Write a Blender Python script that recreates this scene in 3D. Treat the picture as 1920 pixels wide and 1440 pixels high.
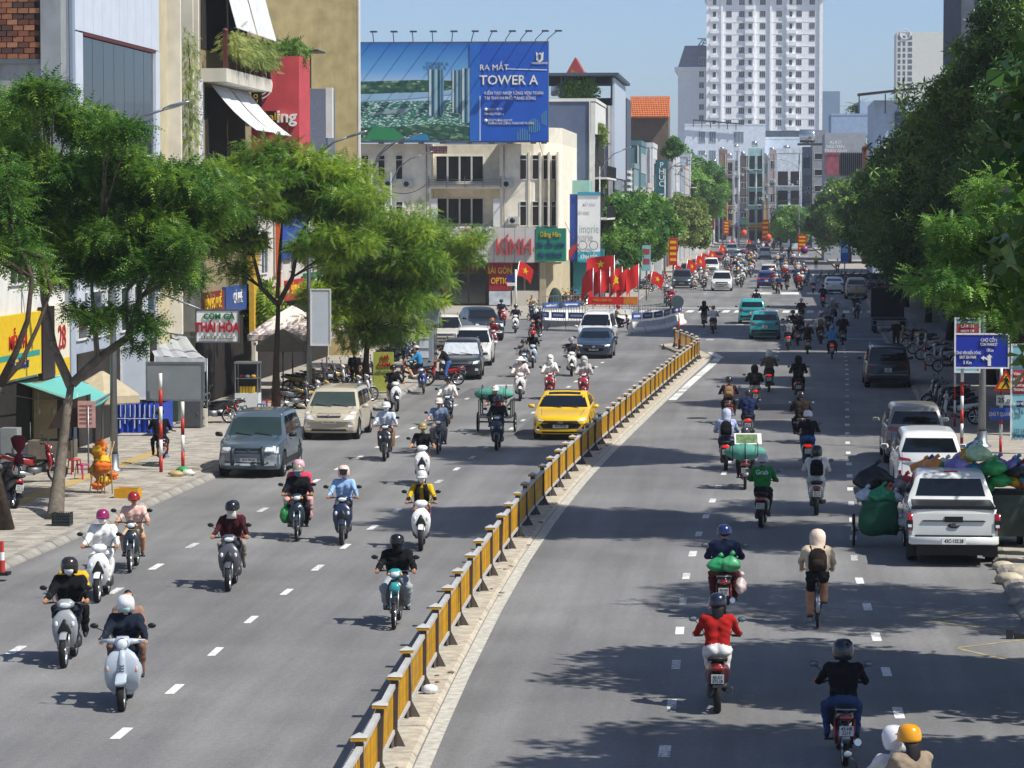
import bpy,bmesh,math,random
import numpy as np
from mathutils import Vector,Matrix
from mathutils.bvhtree import BVHTree
# ------------------------------------------------------------------ scene, camera, light
for o in list(bpy.data.objects): bpy.data.objects.remove(o)
SC=bpy.context.scene
COL=SC.collection
R=math.radians
PI=math.pi
FPX=5700.0                       # focal length in pixels of a 1920 wide frame
CAMH=7.5
PITCH=math.atan((720 - 388) / FPX)
YAW=math.atan((1435 - 960) / FPX)
cam_d=bpy.data.cameras.new('camera')
cam=bpy.data.objects.new('camera',cam_d);COL.objects.link(cam)
cam_d.sensor_fit='HORIZONTAL';cam_d.sensor_width=36.0
cam_d.lens=FPX / 1920*36
cam_d.clip_start=0.5;cam_d.clip_end=12000
cam.location=(0,0,CAMH)
cam.rotation_euler=(PI/2 - PITCH,0,YAW)
SC.camera=cam
SUN_EL,SUN_AZ=R(52),R(23)      # azimuth: from +X turned towards the camera side (-Y)
SUN_DIR=Vector((math.cos(SUN_EL)*math.cos(SUN_AZ),-math.cos(SUN_EL)*math.sin(SUN_AZ),math.sin(SUN_EL)))
W=bpy.data.worlds.new('World');SC.world=W;W.use_nodes=True
wn=W.node_tree;wn.nodes.clear()
sky=wn.nodes.new('ShaderNodeTexSky');sky.sky_type='NISHITA';sky.sun_disc=False
sky.sun_elevation=SUN_EL
sky.sun_rotation=math.atan2(SUN_DIR.x,SUN_DIR.y)
sky.altitude=10;sky.air_density=0.62;sky.dust_density=0.9;sky.ozone_density=4.2
bg=wn.nodes.new('ShaderNodeBackground');bg.inputs[1].default_value=0.115
wo=wn.nodes.new('ShaderNodeOutputWorld')
wn.links.new(sky.outputs[0],bg.inputs[0]);wn.links.new(bg.outputs[0],wo.inputs[0])
sun_d=bpy.data.lights.new('sun','SUN');sun_d.energy=4.6;sun_d.angle=R(0.5);sun_d.color=(1.0,0.96,0.88)
sun=bpy.data.objects.new('sun',sun_d);COL.objects.link(sun)
sun.rotation_euler=SUN_DIR.to_track_quat('Z','Y').to_euler()
SC.view_settings.view_transform='Standard';SC.view_settings.look='None'
SC.view_settings.gamma=1.0;SC.view_settings.exposure=0.35
SC.view_settings.use_curve_mapping=False
SC.render.engine='CYCLES'
# ------------------------------------------------------------------ picture point -> place in the world
_f=Vector((-math.sin(YAW)*math.cos(PITCH),math.cos(YAW)*math.cos(PITCH),-math.sin(PITCH)))
_r=Vector((math.cos(YAW),math.sin(YAW),0))
_u=_r.cross(_f)
CAMP=Vector((0,0,CAMH))
def ray(px,py):
 return _f+_r*((px-960)/FPX)+_u*((720-py)/FPX)
def gp(px,py,z=0.0):
 d=ray(px,py);t=(z-CAMH)/d.z
 return CAMP+d*t
def pp(px,py,Y):
 d=ray(px,py);t=Y/d.y
 return CAMP+d*t
def zat(py,Y,px=960): return pp(px,py,Y).z
def xat(px,Y,py=500): return pp(px,py,Y).x
# ------------------------------------------------------------------ materials
def lin(h):
 if not isinstance(h,str): return h
 h=h.lstrip('#');c=[int(h[i:i+2],16)/255 for i in (0,2,4)]
 return tuple(x/12.92 if x <= 0.04045 else ((x+0.055)/1.055)**2.4 for x in c)
MC={}
def mat(col,rough=0.6,metal=0.0,var=0.12,scale=6.0,bump=0.0,spec=0.4,coat=0.0,bscale=None,name=None,emit=0.0,dirt=0.0,stretch=None):
 key=(col,rough,metal,var,scale,bump,spec,coat,bscale,name,emit,dirt,stretch)
 if key in MC: return MC[key]
 m=bpy.data.materials.new(name or 'surface');m.use_nodes=True
 nt=m.node_tree;N=nt.nodes;L=nt.links
 b=N['Principled BSDF'];c=lin(col)
 b.inputs['Roughness'].default_value=rough;b.inputs['Metallic'].default_value=metal
 b.inputs['Specular IOR Level'].default_value=spec
 if coat: b.inputs['Coat Weight'].default_value=coat;b.inputs['Coat Roughness'].default_value=0.06
 tc=N.new('ShaderNodeTexCoord');src=tc.outputs['Object']
 if stretch:
  mp=N.new('ShaderNodeMapping');mp.inputs['Scale'].default_value=stretch
  L.new(src,mp.inputs[0]);src=mp.outputs[0]
 if var > 0:
  nz=N.new('ShaderNodeTexNoise');nz.inputs['Scale'].default_value=scale;nz.inputs['Detail'].default_value=5
  L.new(src,nz.inputs['Vector'])
  mr=N.new('ShaderNodeMapRange');mr.inputs[1].default_value=0.3;mr.inputs[2].default_value=0.7
  mr.inputs[3].default_value=1-var;mr.inputs[4].default_value=1+var
  L.new(nz.outputs[0],mr.inputs[0])
  mx=N.new('ShaderNodeMix');mx.data_type='RGBA';mx.blend_type='MULTIPLY';mx.inputs[0].default_value=1
  mx.inputs[6].default_value=(*c,1);L.new(mr.outputs[0],mx.inputs[7])
  out=mx.outputs[2]
  if dirt > 0:
   n2=N.new('ShaderNodeTexNoise');n2.inputs['Scale'].default_value=0.7;n2.inputs['Detail'].default_value=9;n2.inputs['Roughness'].default_value=0.7
   mp2=N.new('ShaderNodeMapping');mp2.inputs['Scale'].default_value=(1.6,1.6,0.35)
   L.new(tc.outputs['Object'],mp2.inputs[0]);L.new(mp2.outputs[0],n2.inputs['Vector'])
   m3=N.new('ShaderNodeMapRange');m3.inputs[1].default_value=0.48;m3.inputs[2].default_value=0.78
   m3.inputs[3].default_value=0;m3.inputs[4].default_value=dirt
   L.new(n2.outputs[0],m3.inputs[0])
   mm=N.new('ShaderNodeMix');mm.data_type='RGBA';mm.inputs[7].default_value=(c[0]*.25+.01,c[1]*.25+.01,c[2]*.23+.008,1)
   L.new(m3.outputs[0],mm.inputs[0]);L.new(out,mm.inputs[6]);out=mm.outputs[2]
  L.new(out,b.inputs['Base Color'])
  if emit: L.new(out,b.inputs['Emission Color'])
 else:
  b.inputs['Base Color'].default_value=(*c,1)
  if emit: b.inputs['Emission Color'].default_value=(*c,1)
 if emit: b.inputs['Emission Strength'].default_value=emit
 if bump > 0:
  nb=N.new('ShaderNodeTexNoise');nb.inputs['Scale'].default_value=bscale or scale*4;nb.inputs['Detail'].default_value=4
  L.new(src,nb.inputs['Vector'])
  bp=N.new('ShaderNodeBump');bp.inputs['Strength'].default_value=bump;bp.inputs['Distance'].default_value=0.02
  L.new(nb.outputs[0],bp.inputs['Height']);L.new(bp.outputs[0],b.inputs['Normal'])
 MC[key]=m
 return m
def paint(col): return mat(col,rough=0.28,var=0.05,scale=3,spec=0.5,coat=0.6,name='vehicle_paint')
def plastic(col): return mat(col,rough=0.45,var=0.08,scale=10,name='plastic')
def cloth(col): return mat(col,rough=0.92,var=0.2,scale=7,bump=0.55,bscale=14,spec=0.15,name='cloth')
def metalm(col,rough=0.35): return mat(col,rough=rough,metal=0.85,var=0.1,scale=8,name='metal')
def wallm(col,dirt=0.25,var=0.1): return mat(col,rough=0.85,var=var,scale=1.7,bump=0.15,bscale=30,spec=0.2,dirt=dirt,name='wall')
def glass(col='#10161c',rough=0.06): return mat(col,rough=rough,var=0.25,scale=0.9,spec=0.8,name='glass')
RUBBER=mat('#161616',rough=0.8,var=0.2,scale=20,name='rubber')
BLACKP=plastic('#17181a');DARKP=plastic('#26282b');CHROME=metalm('#c8ccd0',0.18);ALLOY=metalm('#9a9ea2',0.35)
SKIN=mat('#b98562',rough=0.6,var=0.08,scale=8,name='skin');SKINL=mat('#d3a482',rough=0.6,var=0.08,scale=8,name='skin')
HAIR=mat('#15110f',rough=0.5,var=0.2,scale=30,name='hair')
HEADL=mat('#dfe6ea',rough=0.08,var=0.3,scale=22,spec=0.9,coat=1.0,name='headlight_glass')
TAILL=mat('#8e0d10',rough=0.12,var=0.2,scale=16,spec=0.8,coat=1.0,name='tail_light_glass')
TAILON=mat('#c01a14',rough=0.2,var=0.1,emit=0.9,name='tail_light_lit')
AMBERON=mat('#ff8a20',rough=0.2,var=0.1,emit=3.0,name='signal_lit')
HEADON=mat('#fff6e6',rough=0.2,var=0.05,emit=4.0,name='headlight_lit')
PLATEW=mat('#d9dad6',rough=0.5,var=0.06,name='plate');PLATEY=mat('#d8b436',rough=0.5,var=0.06,name='plate')
INK=mat('#14161c',rough=0.6,var=0.05,name='ink')
# ------------------------------------------------------------------ mesh helpers
class MB:
 def __init__(s): s.v=[];s.f=[];s.m=[];s.sm=[]
 def add(s,vs,fs,mi=0,smooth=False):
  o=len(s.v);s.v += [tuple(v) for v in vs]
  for f in fs:
   s.f.append(tuple(i+o for i in f));s.m.append(mi);s.sm.append(smooth)
  return s
 def box(s,a,b,mi=0,M=None):
  x0,y0,z0=a;x1,y1,z1=b
  vs=[(x0,y0,z0),(x1,y0,z0),(x1,y1,z0),(x0,y1,z0),(x0,y0,z1),(x1,y0,z1),(x1,y1,z1),(x0,y1,z1)]
  if M is not None: vs=[tuple(M @ Vector(v)) for v in vs]
  return s.add(vs,[(0,3,2,1),(4,5,6,7),(0,1,5,4),(1,2,6,5),(2,3,7,6),(3,0,4,7)],mi)
 def cbox(s,c,d,mi=0,M=None):
  return s.box((c[0]-d[0]/2,c[1]-d[1]/2,c[2]-d[2]/2),(c[0]+d[0]/2,c[1]+d[1]/2,c[2]+d[2]/2),mi,M)
 def bar(s,a,b,w,h,mi=0):                       # rectangular bar from a to b
  a=Vector(a);b=Vector(b);d=(b-a);L=d.length
  if L < 1e-6: return s
  q=d.to_track_quat('Y','Z').to_matrix().to_4x4();q.translation=a
  return s.box((-w/2,0,-h/2),(w/2,L,h/2),mi,q)
 def prism(s,poly,axis,a,b,mi=0,smooth=False):  # 2D polygon extruded along axis from a to b
  n=len(poly)
  def P(u,v,t):
   return (t,u,v) if axis == 'x' else ((u,t,v) if axis == 'y' else (u,v,t))
  vs=[P(u,v,a) for u,v in poly]+[P(u,v,b) for u,v in poly]
  area=sum(poly[i][0]*poly[(i+1) % n][1]-poly[(i+1) % n][0]*poly[i][1] for i in range(n))
  flip=(area > 0) == (axis == 'y')
  if b < a: flip=not flip
  side=[((i,(i+1) % n,(i+1) % n+n,i+n) if not flip else (i+n,(i+1) % n+n,(i+1) % n,i)) for i in range(n)]
  c0=tuple(range(n-1,-1,-1));c1=tuple(range(n,2*n))
  if flip: c0=c0[::-1];c1=c1[::-1]
  s.add(vs,side,mi,smooth)
  o=len(s.v)-2*n
  s.f += [tuple(i+o for i in c0),tuple(i+o for i in c1)];s.m += [mi,mi];s.sm += [False,False]
  return s
 def tube(s,pts,r,n=8,mi=0,cap=True,smooth=True):
  pts=[Vector(p) for p in pts];k=len(pts)
  rs=r if isinstance(r,(list,tuple)) else [r]*k
  vs=[];up=None
  for i,p in enumerate(pts):
   d=(pts[min(i+1,k-1)]-pts[max(i-1,0)])
   if d.length < 1e-9: d=Vector((0,0,1))
   d.normalize()
   if up is None:
    up=Vector((0,0,1)) if abs(d.z) < 0.9 else Vector((1,0,0))
   a=d.cross(up)
   if a.length < 1e-6: a=d.orthogonal()
   a.normalize();b=a.cross(d);b.normalize();up=b
   for j in range(n):
    t=2*PI*j/n
    vs.append(tuple(p+(a*math.cos(t)+b*math.sin(t))*rs[i]))
  fs=[]
  for i in range(k-1):
   for j in range(n):
    j2=(j+1) % n
    fs.append((i*n+j,(i+1)*n+j,(i+1)*n+j2,i*n+j2)[::-1])
  s.add(vs,fs,mi,smooth)
  if cap:
   o=len(s.v)-k*n
   s.f.append(tuple(o+j for j in range(n)));s.m.append(mi);s.sm.append(False)
   s.f.append(tuple(o+(k-1)*n+j for j in range(n-1,-1,-1)));s.m.append(mi);s.sm.append(False)
  return s
 def lathe(s,prof,n=16,mi=0,axis='z',c=(0,0,0),smooth=True,closed=False):  # prof: (r, h)
  k=len(prof);vs=[]
  for r,h in prof:
   for j in range(n):
    t=2*PI*j/n;u,v=r*math.cos(t),r*math.sin(t)
    p=(u,v,h) if axis == 'z' else ((h,u,v) if axis == 'x' else (v,h,u))
    vs.append((p[0]+c[0],p[1]+c[1],p[2]+c[2]))
  fs=[]
  for i in range(k if closed else k-1):
   i2=(i+1) % k
   for j in range(n):
    j2=(j+1) % n
    fs.append((i*n+j,i*n+j2,i2*n+j2,i2*n+j))
  return s.add(vs,fs,mi,smooth)
 def ell(s,c,r,n=10,m=7,mi=0,M=None):
  vs=[];fs=[]
  for i in range(m+1):
   ph=PI*i/m
   for j in range(n):
    t=2*PI*j/n
    v=Vector((r[0]*math.sin(ph)*math.cos(t),r[1]*math.sin(ph)*math.sin(t),r[2]*math.cos(ph)))
    if M is not None: v=M @ v
    vs.append((v.x+c[0],v.y+c[1],v.z+c[2]))
  for i in range(m):
   for j in range(n):
    j2=(j+1) % n
    fs.append((i*n+j,(i+1)*n+j,(i+1)*n+j2,i*n+j2))
  return s.add(vs,fs,mi,True)
 def loft(s,rings,n=16,mi=0,cap=True,smooth=True):
  # ring: (center, ax, a, b, exponent, tilt) superellipse; ax 'y': plane x/z ; 'z': plane x/y
  vs=[]
  for rg in rings:
   c,ax,a,b=rg[:4];e=rg[4] if len(rg) > 4 else 2.0;tl=rg[5] if len(rg) > 5 else 0.0
   for j in range(n):
    t=2*PI*j/n;ct,st=math.cos(t),math.sin(t)
    u=a*math.copysign(abs(ct)**(2/e),ct);w=b*math.copysign(abs(st)**(2/e),st)
    if ax == 'y': p=Vector((u,0,w));p=Matrix.Rotation(tl,3,'X') @ p
    elif ax == 'z': p=Vector((u,w,0));p=Matrix.Rotation(tl,3,'X') @ p
    else: p=Vector((0,u,w));p=Matrix.Rotation(tl,3,'Z') @ p
    vs.append((p.x+c[0],p.y+c[1],p.z+c[2]))
  k=len(rings);fs=[]
  for i in range(k-1):
   for j in range(n):
    j2=(j+1) % n
    fs.append((i*n+j,i*n+j2,(i+1)*n+j2,(i+1)*n+j))
  s.add(vs,fs,mi,smooth)
  if cap:
   o=len(s.v)-k*n
   s.f.append(tuple(o+j for j in range(n-1,-1,-1)));s.m.append(mi);s.sm.append(smooth)
   s.f.append(tuple(o+(k-1)*n+j for j in range(n)));s.m.append(mi);s.sm.append(smooth)
  return s
 def mesh(s,name,fix=False):
  me=bpy.data.meshes.new(name)
  me.from_pydata(s.v,[],s.f)
  if len(s.m):
   me.polygons.foreach_set('material_index',s.m)
   me.polygons.foreach_set('use_smooth',s.sm)
  if fix:
   bm=bmesh.new();bm.from_mesh(me);bmesh.ops.recalc_face_normals(bm,faces=bm.faces[:]);bm.to_mesh(me);bm.free()
  me.update()
  return me
def link(name,me,mats=None,parent=None,loc=None,rz=0.0):
 o=bpy.data.objects.new(name,me);COL.objects.link(o)
 if mats is not None:
  if not isinstance(mats,(list,tuple)): mats=[mats]
  if len(me.materials) == 0:
   for m in mats: me.materials.append(m)
  else:
   for i,m in enumerate(mats):
    o.material_slots[i].link='OBJECT';o.material_slots[i].material=m
 if loc is not None: o.location=loc
 if rz: o.rotation_euler.z=rz
 if parent is not None: o.parent=parent
 return o
def ob(name,mb,mats,parent=None,loc=None,rz=0.0,fix=True):
 return link(name,mb.mesh(name,fix),mats,parent,loc,rz)
def tag(o,label,cat,group=None,kind=None):
 if label: o['label']=label
 if cat: o['category']=cat
 if group: o['group']=group
 if kind: o['kind']=kind
 return o
def empty(name,loc=(0,0,0),rz=0.0,label=None,cat=None,group=None):
 o=bpy.data.objects.new(name,None);COL.objects.link(o)
 o.empty_display_size=0.2
 o.location=loc;o.rotation_euler.z=rz
 return tag(o,label,cat,group)
def struct(name,mb,mats,parent=None,fix=True):
 o=ob(name,mb,mats,parent,fix=fix)
 if parent is None: o['kind']='structure'
 return o
def recolour(o,mats):
 for i,m in enumerate(mats):
  if i < len(o.material_slots) and m is not None:
   o.material_slots[i].link='OBJECT';o.material_slots[i].material=m
# text as thin mesh: lies in XZ plane, facing -Y, centred
TXC={}
def text_mesh(body,size,ext=0.01,bold=0.0,align='CENTER',sx=1.0,shear=0.0):
 key=(body,size,ext,bold,align,sx,shear)
 if key in TXC: return TXC[key]
 cu=bpy.data.curves.new('lettering','FONT');cu.body=body;cu.size=size
 cu.align_x=align;cu.align_y='CENTER';cu.extrude=ext;cu.offset=bold*0.3;cu.resolution_u=2;cu.shear=shear
 o=bpy.data.objects.new('lettering',cu)
 me=bpy.data.meshes.new_from_object(o)
 bpy.data.objects.remove(o);bpy.data.curves.remove(cu)
 me.transform(Matrix.Rotation(PI/2,4,'X') @ Matrix.Diagonal((sx,1,1,1)))
 TXC[key]=me
 return me
def text(body,size,m,parent,loc,rz=0.0,name='lettering',**k):
 me=text_mesh(body,size,**k)
 if len(me.materials) == 0: me.materials.append(m)
 o=bpy.data.objects.new(name,me);COL.objects.link(o)
 o.material_slots[0].link='OBJECT';o.material_slots[0].material=m
 o.location=loc;o.rotation_euler.z=rz;o.parent=parent
 return o
rnd=random.Random(7)
# ------------------------------------------------------------------ ground, road, pavements
def interp(pts,y):
 for (y0,x0),(y1,x1) in zip(pts,pts[1:]):
  if y <= y1: return x0+(x1-x0)*(y-y0)/(y1-y0)
 return pts[-1][1]
LEFTK=[(20,-16.2),(62,-15.8),(83,-15.3),(117,-14.5),(150,-14.4)]
RIGHTK=[(20,4.6),(59,4.85),(121,6.1),(202,7.3),(248,8.3),(382,8.5),(1000,8.5)]
FARL=[(237,-10.3),(281,-9.9),(1000,-9.9)]
def asphalt_mat():
 m=bpy.data.materials.new('asphalt');m.use_nodes=True
 nt=m.node_tree;N=nt.nodes;L=nt.links;b=N['Principled BSDF']
 tc=N.new('ShaderNodeTexCoord')
 def noise(scale,detail=4,vec=None,rough=0.5):
  n=N.new('ShaderNodeTexNoise');n.inputs['Scale'].default_value=scale;n.inputs['Detail'].default_value=detail
  n.inputs['Roughness'].default_value=rough
  L.new(vec or tc.outputs['Object'],n.inputs['Vector']);return n
 mp=N.new('ShaderNodeMapping');mp.inputs['Scale'].default_value=(1.0,0.045,1);L.new(tc.outputs['Object'],mp.inputs[0])
 streak=noise(1.1,5,mp.outputs[0],0.6)
 big=noise(0.12,6);grain=noise(38,3,None,0.75);grain2=noise(9,4)
 patch=noise(0.45,2)
 def rng(n,a,b_,c,d):
  r=N.new('ShaderNodeMapRange');r.inputs[1].default_value=a;r.inputs[2].default_value=b_;r.inputs[3].default_value=c;r.inputs[4].default_value=d
  L.new(n.outputs[0],r.inputs[0]);return r.outputs[0]
 def mul(a,c):
  k=N.new('ShaderNodeMath');k.operation='MULTIPLY';L.new(a,k.inputs[0]);L.new(c,k.inputs[1]);return k.outputs[0]
 f=mul(mul(rng(streak,.3,.7,.78,1.2),rng(big,.35,.65,.84,1.14)),mul(rng(grain,.3,.7,.62,1.38),rng(grain2,.3,.7,.9,1.1)))
 f=mul(f,rng(patch,.4,.6,.95,1.05))
 mx=N.new('ShaderNodeMix');mx.data_type='RGBA';mx.blend_type='MULTIPLY';mx.inputs[0].default_value=1
 mx.inputs[6].default_value=(0.182,0.180,0.178,1);L.new(f,mx.inputs[7]);L.new(mx.outputs[2],b.inputs['Base Color'])
 b.inputs['Roughness'].default_value=0.75;b.inputs['Specular IOR Level'].default_value=0.35
 bp=N.new('ShaderNodeBump');bp.inputs['Strength'].default_value=0.45;bp.inputs['Distance'].default_value=0.01
 L.new(grain.outputs[0],bp.inputs['Height']);L.new(bp.outputs[0],b.inputs['Normal'])
 return m
ASPH=asphalt_mat()
def worn_mark(c,wear=.5):
 m=mat(c,rough=0.7,var=0.2,scale=14,spec=0.2,name='road_paint_worn');nt=m.node_tree;N=nt.nodes;L=nt.links;b=N['Principled BSDF']
 src=b.inputs['Base Color'].links[0].from_socket;ge=N.new('ShaderNodeNewGeometry')
 nz=N.new('ShaderNodeTexNoise');nz.inputs['Scale'].default_value=16;nz.inputs['Detail'].default_value=6;L.new(ge.outputs['Position'],nz.inputs['Vector'])
 n2=N.new('ShaderNodeTexNoise');n2.inputs['Scale'].default_value=.5;L.new(ge.outputs['Position'],n2.inputs['Vector'])
 ad=N.new('ShaderNodeMath');ad.operation='ADD';L.new(nz.outputs[0],ad.inputs[0]);L.new(n2.outputs[0],ad.inputs[1])
 mr=N.new('ShaderNodeMapRange');mr.inputs[1].default_value=1.02;mr.inputs[2].default_value=1.22;mr.inputs[4].default_value=wear+.3;L.new(ad.outputs[0],mr.inputs[0])
 mx=N.new('ShaderNodeMix');mx.data_type='RGBA';mx.inputs[7].default_value=(.16,.16,.16,1);L.new(mr.outputs[0],mx.inputs[0]);L.new(src,mx.inputs[6]);L.new(mx.outputs[2],b.inputs['Base Color'])
 return m
MARK=worn_mark('#d9d9d5')
MARKD=mat('#b4b1a6',rough=0.8,var=0.3,scale=7,spec=0.2,name='dusty_paint')
MARKY=mat('#9c9070',rough=0.7,var=0.25,scale=6,spec=0.2,name='yellow_paint')
CONC=mat('#9a958b',rough=0.9,var=0.16,scale=1.3,bump=0.3,bscale=40,spec=0.2,dirt=0.35,name='concrete')
PAVE=mat('#a09a90',rough=0.9,var=0.2,scale=2.2,bump=0.3,bscale=50,spec=0.2,dirt=0.3,name='paving')
SAND=mat('#b0a797',rough=0.95,var=0.24,scale=5,bump=0.5,bscale=30,spec=0.1,dirt=.4,name='dusty_concrete')
KERB=mat('#8f8b84',rough=0.9,var=0.2,scale=4,bump=0.3,spec=0.2,dirt=0.4,name='kerb')
g=MB();g.add([(-3500,-50,-.03),(3500,-50,-.03),(3500,6000,-.03),(-3500,6000,-.03)],[(0,1,2,3)])
struct('ground',g,mat('#8b877c',rough=.95,var=.2,scale=.05,spec=.1,name='dust'))
def strip(fl,fr,y0,y1,step,z=0.0):
 mb=MB();ys=[y0]
 while ys[-1] < y1-1e-6: ys.append(min(y1,ys[-1]+step))
 for a,b in zip(ys,ys[1:]):
  mb.add([(fl(a),a,z),(fr(a),a,z),(fr(b),b,z),(fl(b),b,z)],[(0,1,2,3)])
 return mb
rd=MB()
def road_piece(xl,xr,y0,y1):
 rd.add([(xl(y0),y0,0),(xr(y0),y0,0),(xr(y1),y1,0),(xl(y1),y1,0)],[(0,1,2,3)])
ys=[20,40,62,83,100,117,135,150]
for a,b in zip(ys,ys[1:]): road_piece(lambda y: interp(LEFTK,y),lambda y: interp(RIGHTK,y),a,b)
# flare to the cross street
FL=[(150,-14.4),(154,-15.2),(157,-17.2),(158.5,-20),(159,-140)]
for a,b in zip(FL,FL[1:]):
 rd.add([(a[1],a[0],0),(interp(RIGHTK,a[0]),a[0],0),(interp(RIGHTK,b[0]),b[0],0),(b[1],b[0],0)],[(0,1,2,3)])
rd.add([(-140,159,0),(interp(RIGHTK,159),159,0),(7.3,201,0),(-140,201,0)],[(0,1,2,3)])
CN=[(201,-140),(201.5,-22),(204,-13.8),(212,-11.6),(224,-10.5),(237,-10.3)]
for a,b in zip(CN,CN[1:]):
 rd.add([(a[1],a[0],0),(interp(RIGHTK,a[0]),a[0],0),(interp(RIGHTK,b[0]),b[0],0),(b[1],b[0],0)],[(0,1,2,3)])
ys=[237,281,382,600,1000]
for a,b in zip(ys,ys[1:]): road_piece(lambda y: interp(FARL,y),lambda y: interp(RIGHTK,y),a,b)
road=struct('road',rd,ASPH,fix=False)
# lane dashes: every painted dash is a piece of the road
dash_me=MB().add([(-.075,-.5,0),(.075,-.5,0),(.075,.5,0),(-.075,.5,0)],[(0,1,2,3)]).mesh('lane_dash');dash_me.materials.append(MARK)
def dashes(pts,y0,y1,per=4.0):
 y=y0
 while y < y1:
  o=bpy.data.objects.new('lane_dash',dash_me);COL.objects.link(o)
  x=interp(pts,y);o.location=(x,y,.005)
  o.rotation_euler.z=-math.atan2(interp(pts,y+2)-interp(pts,y-2),4)
  o.scale=(rnd.uniform(.9,1.1),rnd.uniform(.92,1.05),1);o.parent=road
  y += per
dashes([(30,-9.1),(46,-9.13),(54,-9.3),(66,-9.24),(86,-8.8),(143,-7.9),(160,-7.5)],38.4,150)
dashes([(30,-12.6),(66,-12.65),(74,-12.4),(86,-12.2),(120,-11.6)],42.3,122)
dashes([(30,-1.3),(45,-1.37),(61,-1.58),(69,-1.51),(83,-1.2),(120,-.3),(159,.7),(200,1.4)],37.6,168)
dashes([(30,2.1),(45,2.0),(64,1.9),(100,2.7),(142,3.8),(157,4.1),(200,4.7)],37.1,175)
dashes([(230,-.4),(900,-.6)],262,520,6)
dashes([(230,-5.2),(900,-5.2)],264,420,6)
for x,y,sx,sy in [(-4.0,178,3,.8),(-3.1,172,3,.8),(-1.6,195,3,.9)]:
 o=bpy.data.objects.new('lane_dash',dash_me);COL.objects.link(o);o.location=(x,y,.005);o.scale=(sx,sy,1);o.parent=road
def mark(name,pts,m=MARK,z=.005):
 mb=MB();mb.add([(x,y,z) for x,y in pts],[tuple(range(len(pts)))]);return struct(name,mb,m,road,fix=False)
# zebra crossing beyond the junction
for i in range(21):
 x=-10.0+i*.86
 mark('zebra_bar',[(x,216.5),(x+.48,216.5),(x+.62,221.5),(x+.14,221.5)])
mark('stop_line',[(-10.2,225.6),(-1.2,225.6),(-1.2,226.6),(-10.2,226.6)])
mark('stop_line',[(.8,173.6),(7.0,173.6),(7.0,174.2),(.8,174.2)])
for i in range(4): mark('zebra_bar',[(-1.0+i*2.3,262),(.6+i*2.3,262),(.6+i*2.3,269),(-1.0+i*2.3,269)])
def seg(a,b,w,m=MARK,name='edge_line',z=.005):
 a=Vector((*a,0));b=Vector((*b,0));d=(b-a).normalized();n=Vector((-d.y,d.x,0))*w/2
 return mark(name,[(a-n)[:2],(b-n)[:2],(b+n)[:2],(a+n)[:2]],m,z)
for A,B in [((1795,1215),(1935,1198)),((1795,1216),(1935,1248)),((1738,1164),(1890,1184)),((1738,1163),(1830,1148))]:
 a=gp(*A);b=gp(*B);seg((a.x,a.y),(b.x,b.y),.1,MARKY,'bus_bay_line')
# ---- median strip, edge line
FENCE=[(30,-4.75),(36.5,-4.9),(41.5,-5.1),(48.6,-5.3),(56.1,-5.46),(64,-5.55),(72.8,-5.56),(82.7,-5.44),(92,-5.22),(102,-4.91),(116,-4.45),(131,-3.97),(145,-3.45),(150,-3.3)]
fx=lambda y: interp(FENCE,y)
md=MB();n=61
for i in range(n-1):
 a=24+(151-24)*i/(n-1)+.012;b=24+(151-24)*(i+1)/(n-1)-.012
 prof=[(-.2,0),(-.17,.06),(.3,.06),(.36,0)]
 for (p,q) in zip(prof,prof[1:]):
  md.add([(fx(a)+p[0],a,p[1]),(fx(a)+q[0],a,q[1]),(fx(b)+q[0],b,q[1]),(fx(b)+p[0],b,p[1])],[(0,1,2,3)])
# island tip behind the bend
tip=[(-3.0,150.6),(-2.75,153),(-3.2,157),(-4.2,163),(-5.1,166.5),(-5.7,164.5),(-4.6,157),(-3.9,150.6)]
md.prism(tip,'z',0.0,.06)
struct('median_strip',md,SAND)
mb=strip(lambda y: fx(y)+.38,lambda y: fx(y)+.6,24,150,4,.005);o=struct('edge_line',mb,MARKD,road,fix=False)
mb=strip(lambda y: fx(y)+.64+(y-118)*.004,lambda y: fx(y)+.95+(y-118)*.006,118,151,3,.009);o=struct('edge_line',mb,MARK,road,fix=False)
mark('edge_line',[(-2.35,150.9),(-2.0,151.2),(-2.6,157.5),(-2.95,157)])
# ---- left pavement with kerb
def pavement(name,pts,z=.12):
 mb=MB();mb.prism(pts,'z',-.02,z);return struct(name,mb,PAVE)
lp=[(interp(LEFTK,y)-.15,y) for y in (20,40,62,72,83,100,117,135,150)]+[(-15.4,154),(-17.3,156.6),(-20,158),(-60,158.6),(-60,20)]
pavL=pavement('pavement_left',lp)
# slabs near the camera, joints recessed
sl=MB();r2=random.Random(3)
for iy in range(0,92):
 y=58+iy*.42
 for ix in range(0,16):
  x=interp(LEFTK,y)-.35-(ix+1)*.42
  if y > 92 and ix > 9: continue
  h=.132+r2.uniform(-.004,.006);t=r2.uniform(-.003,.003)
  sl.add([(x,y,h),(x+.405,y,h+t),(x+.405,y+.405,h),(x,y+.405,h-t),(x,y,.1),(x+.405,y,.1),(x+.405,y+.405,.1),(x,y+.405,.1)],
    [(0,1,2,3),(0,4,5,1),(1,5,6,2),(2,6,7,3),(3,7,4,0)],r2.choice((0,0,0,1,1,2)))
o=ob('paving_slabs',sl,[PAVE,mat('#aaa498',rough=.9,var=.2,scale=3,bump=.3,spec=.2,dirt=.35,name='paving'),mat('#958d84',rough=.9,var=.2,scale=3,bump=.3,spec=.2,dirt=.35,name='paving')],pavL,fix=False)
o['kind']='stuff'
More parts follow.
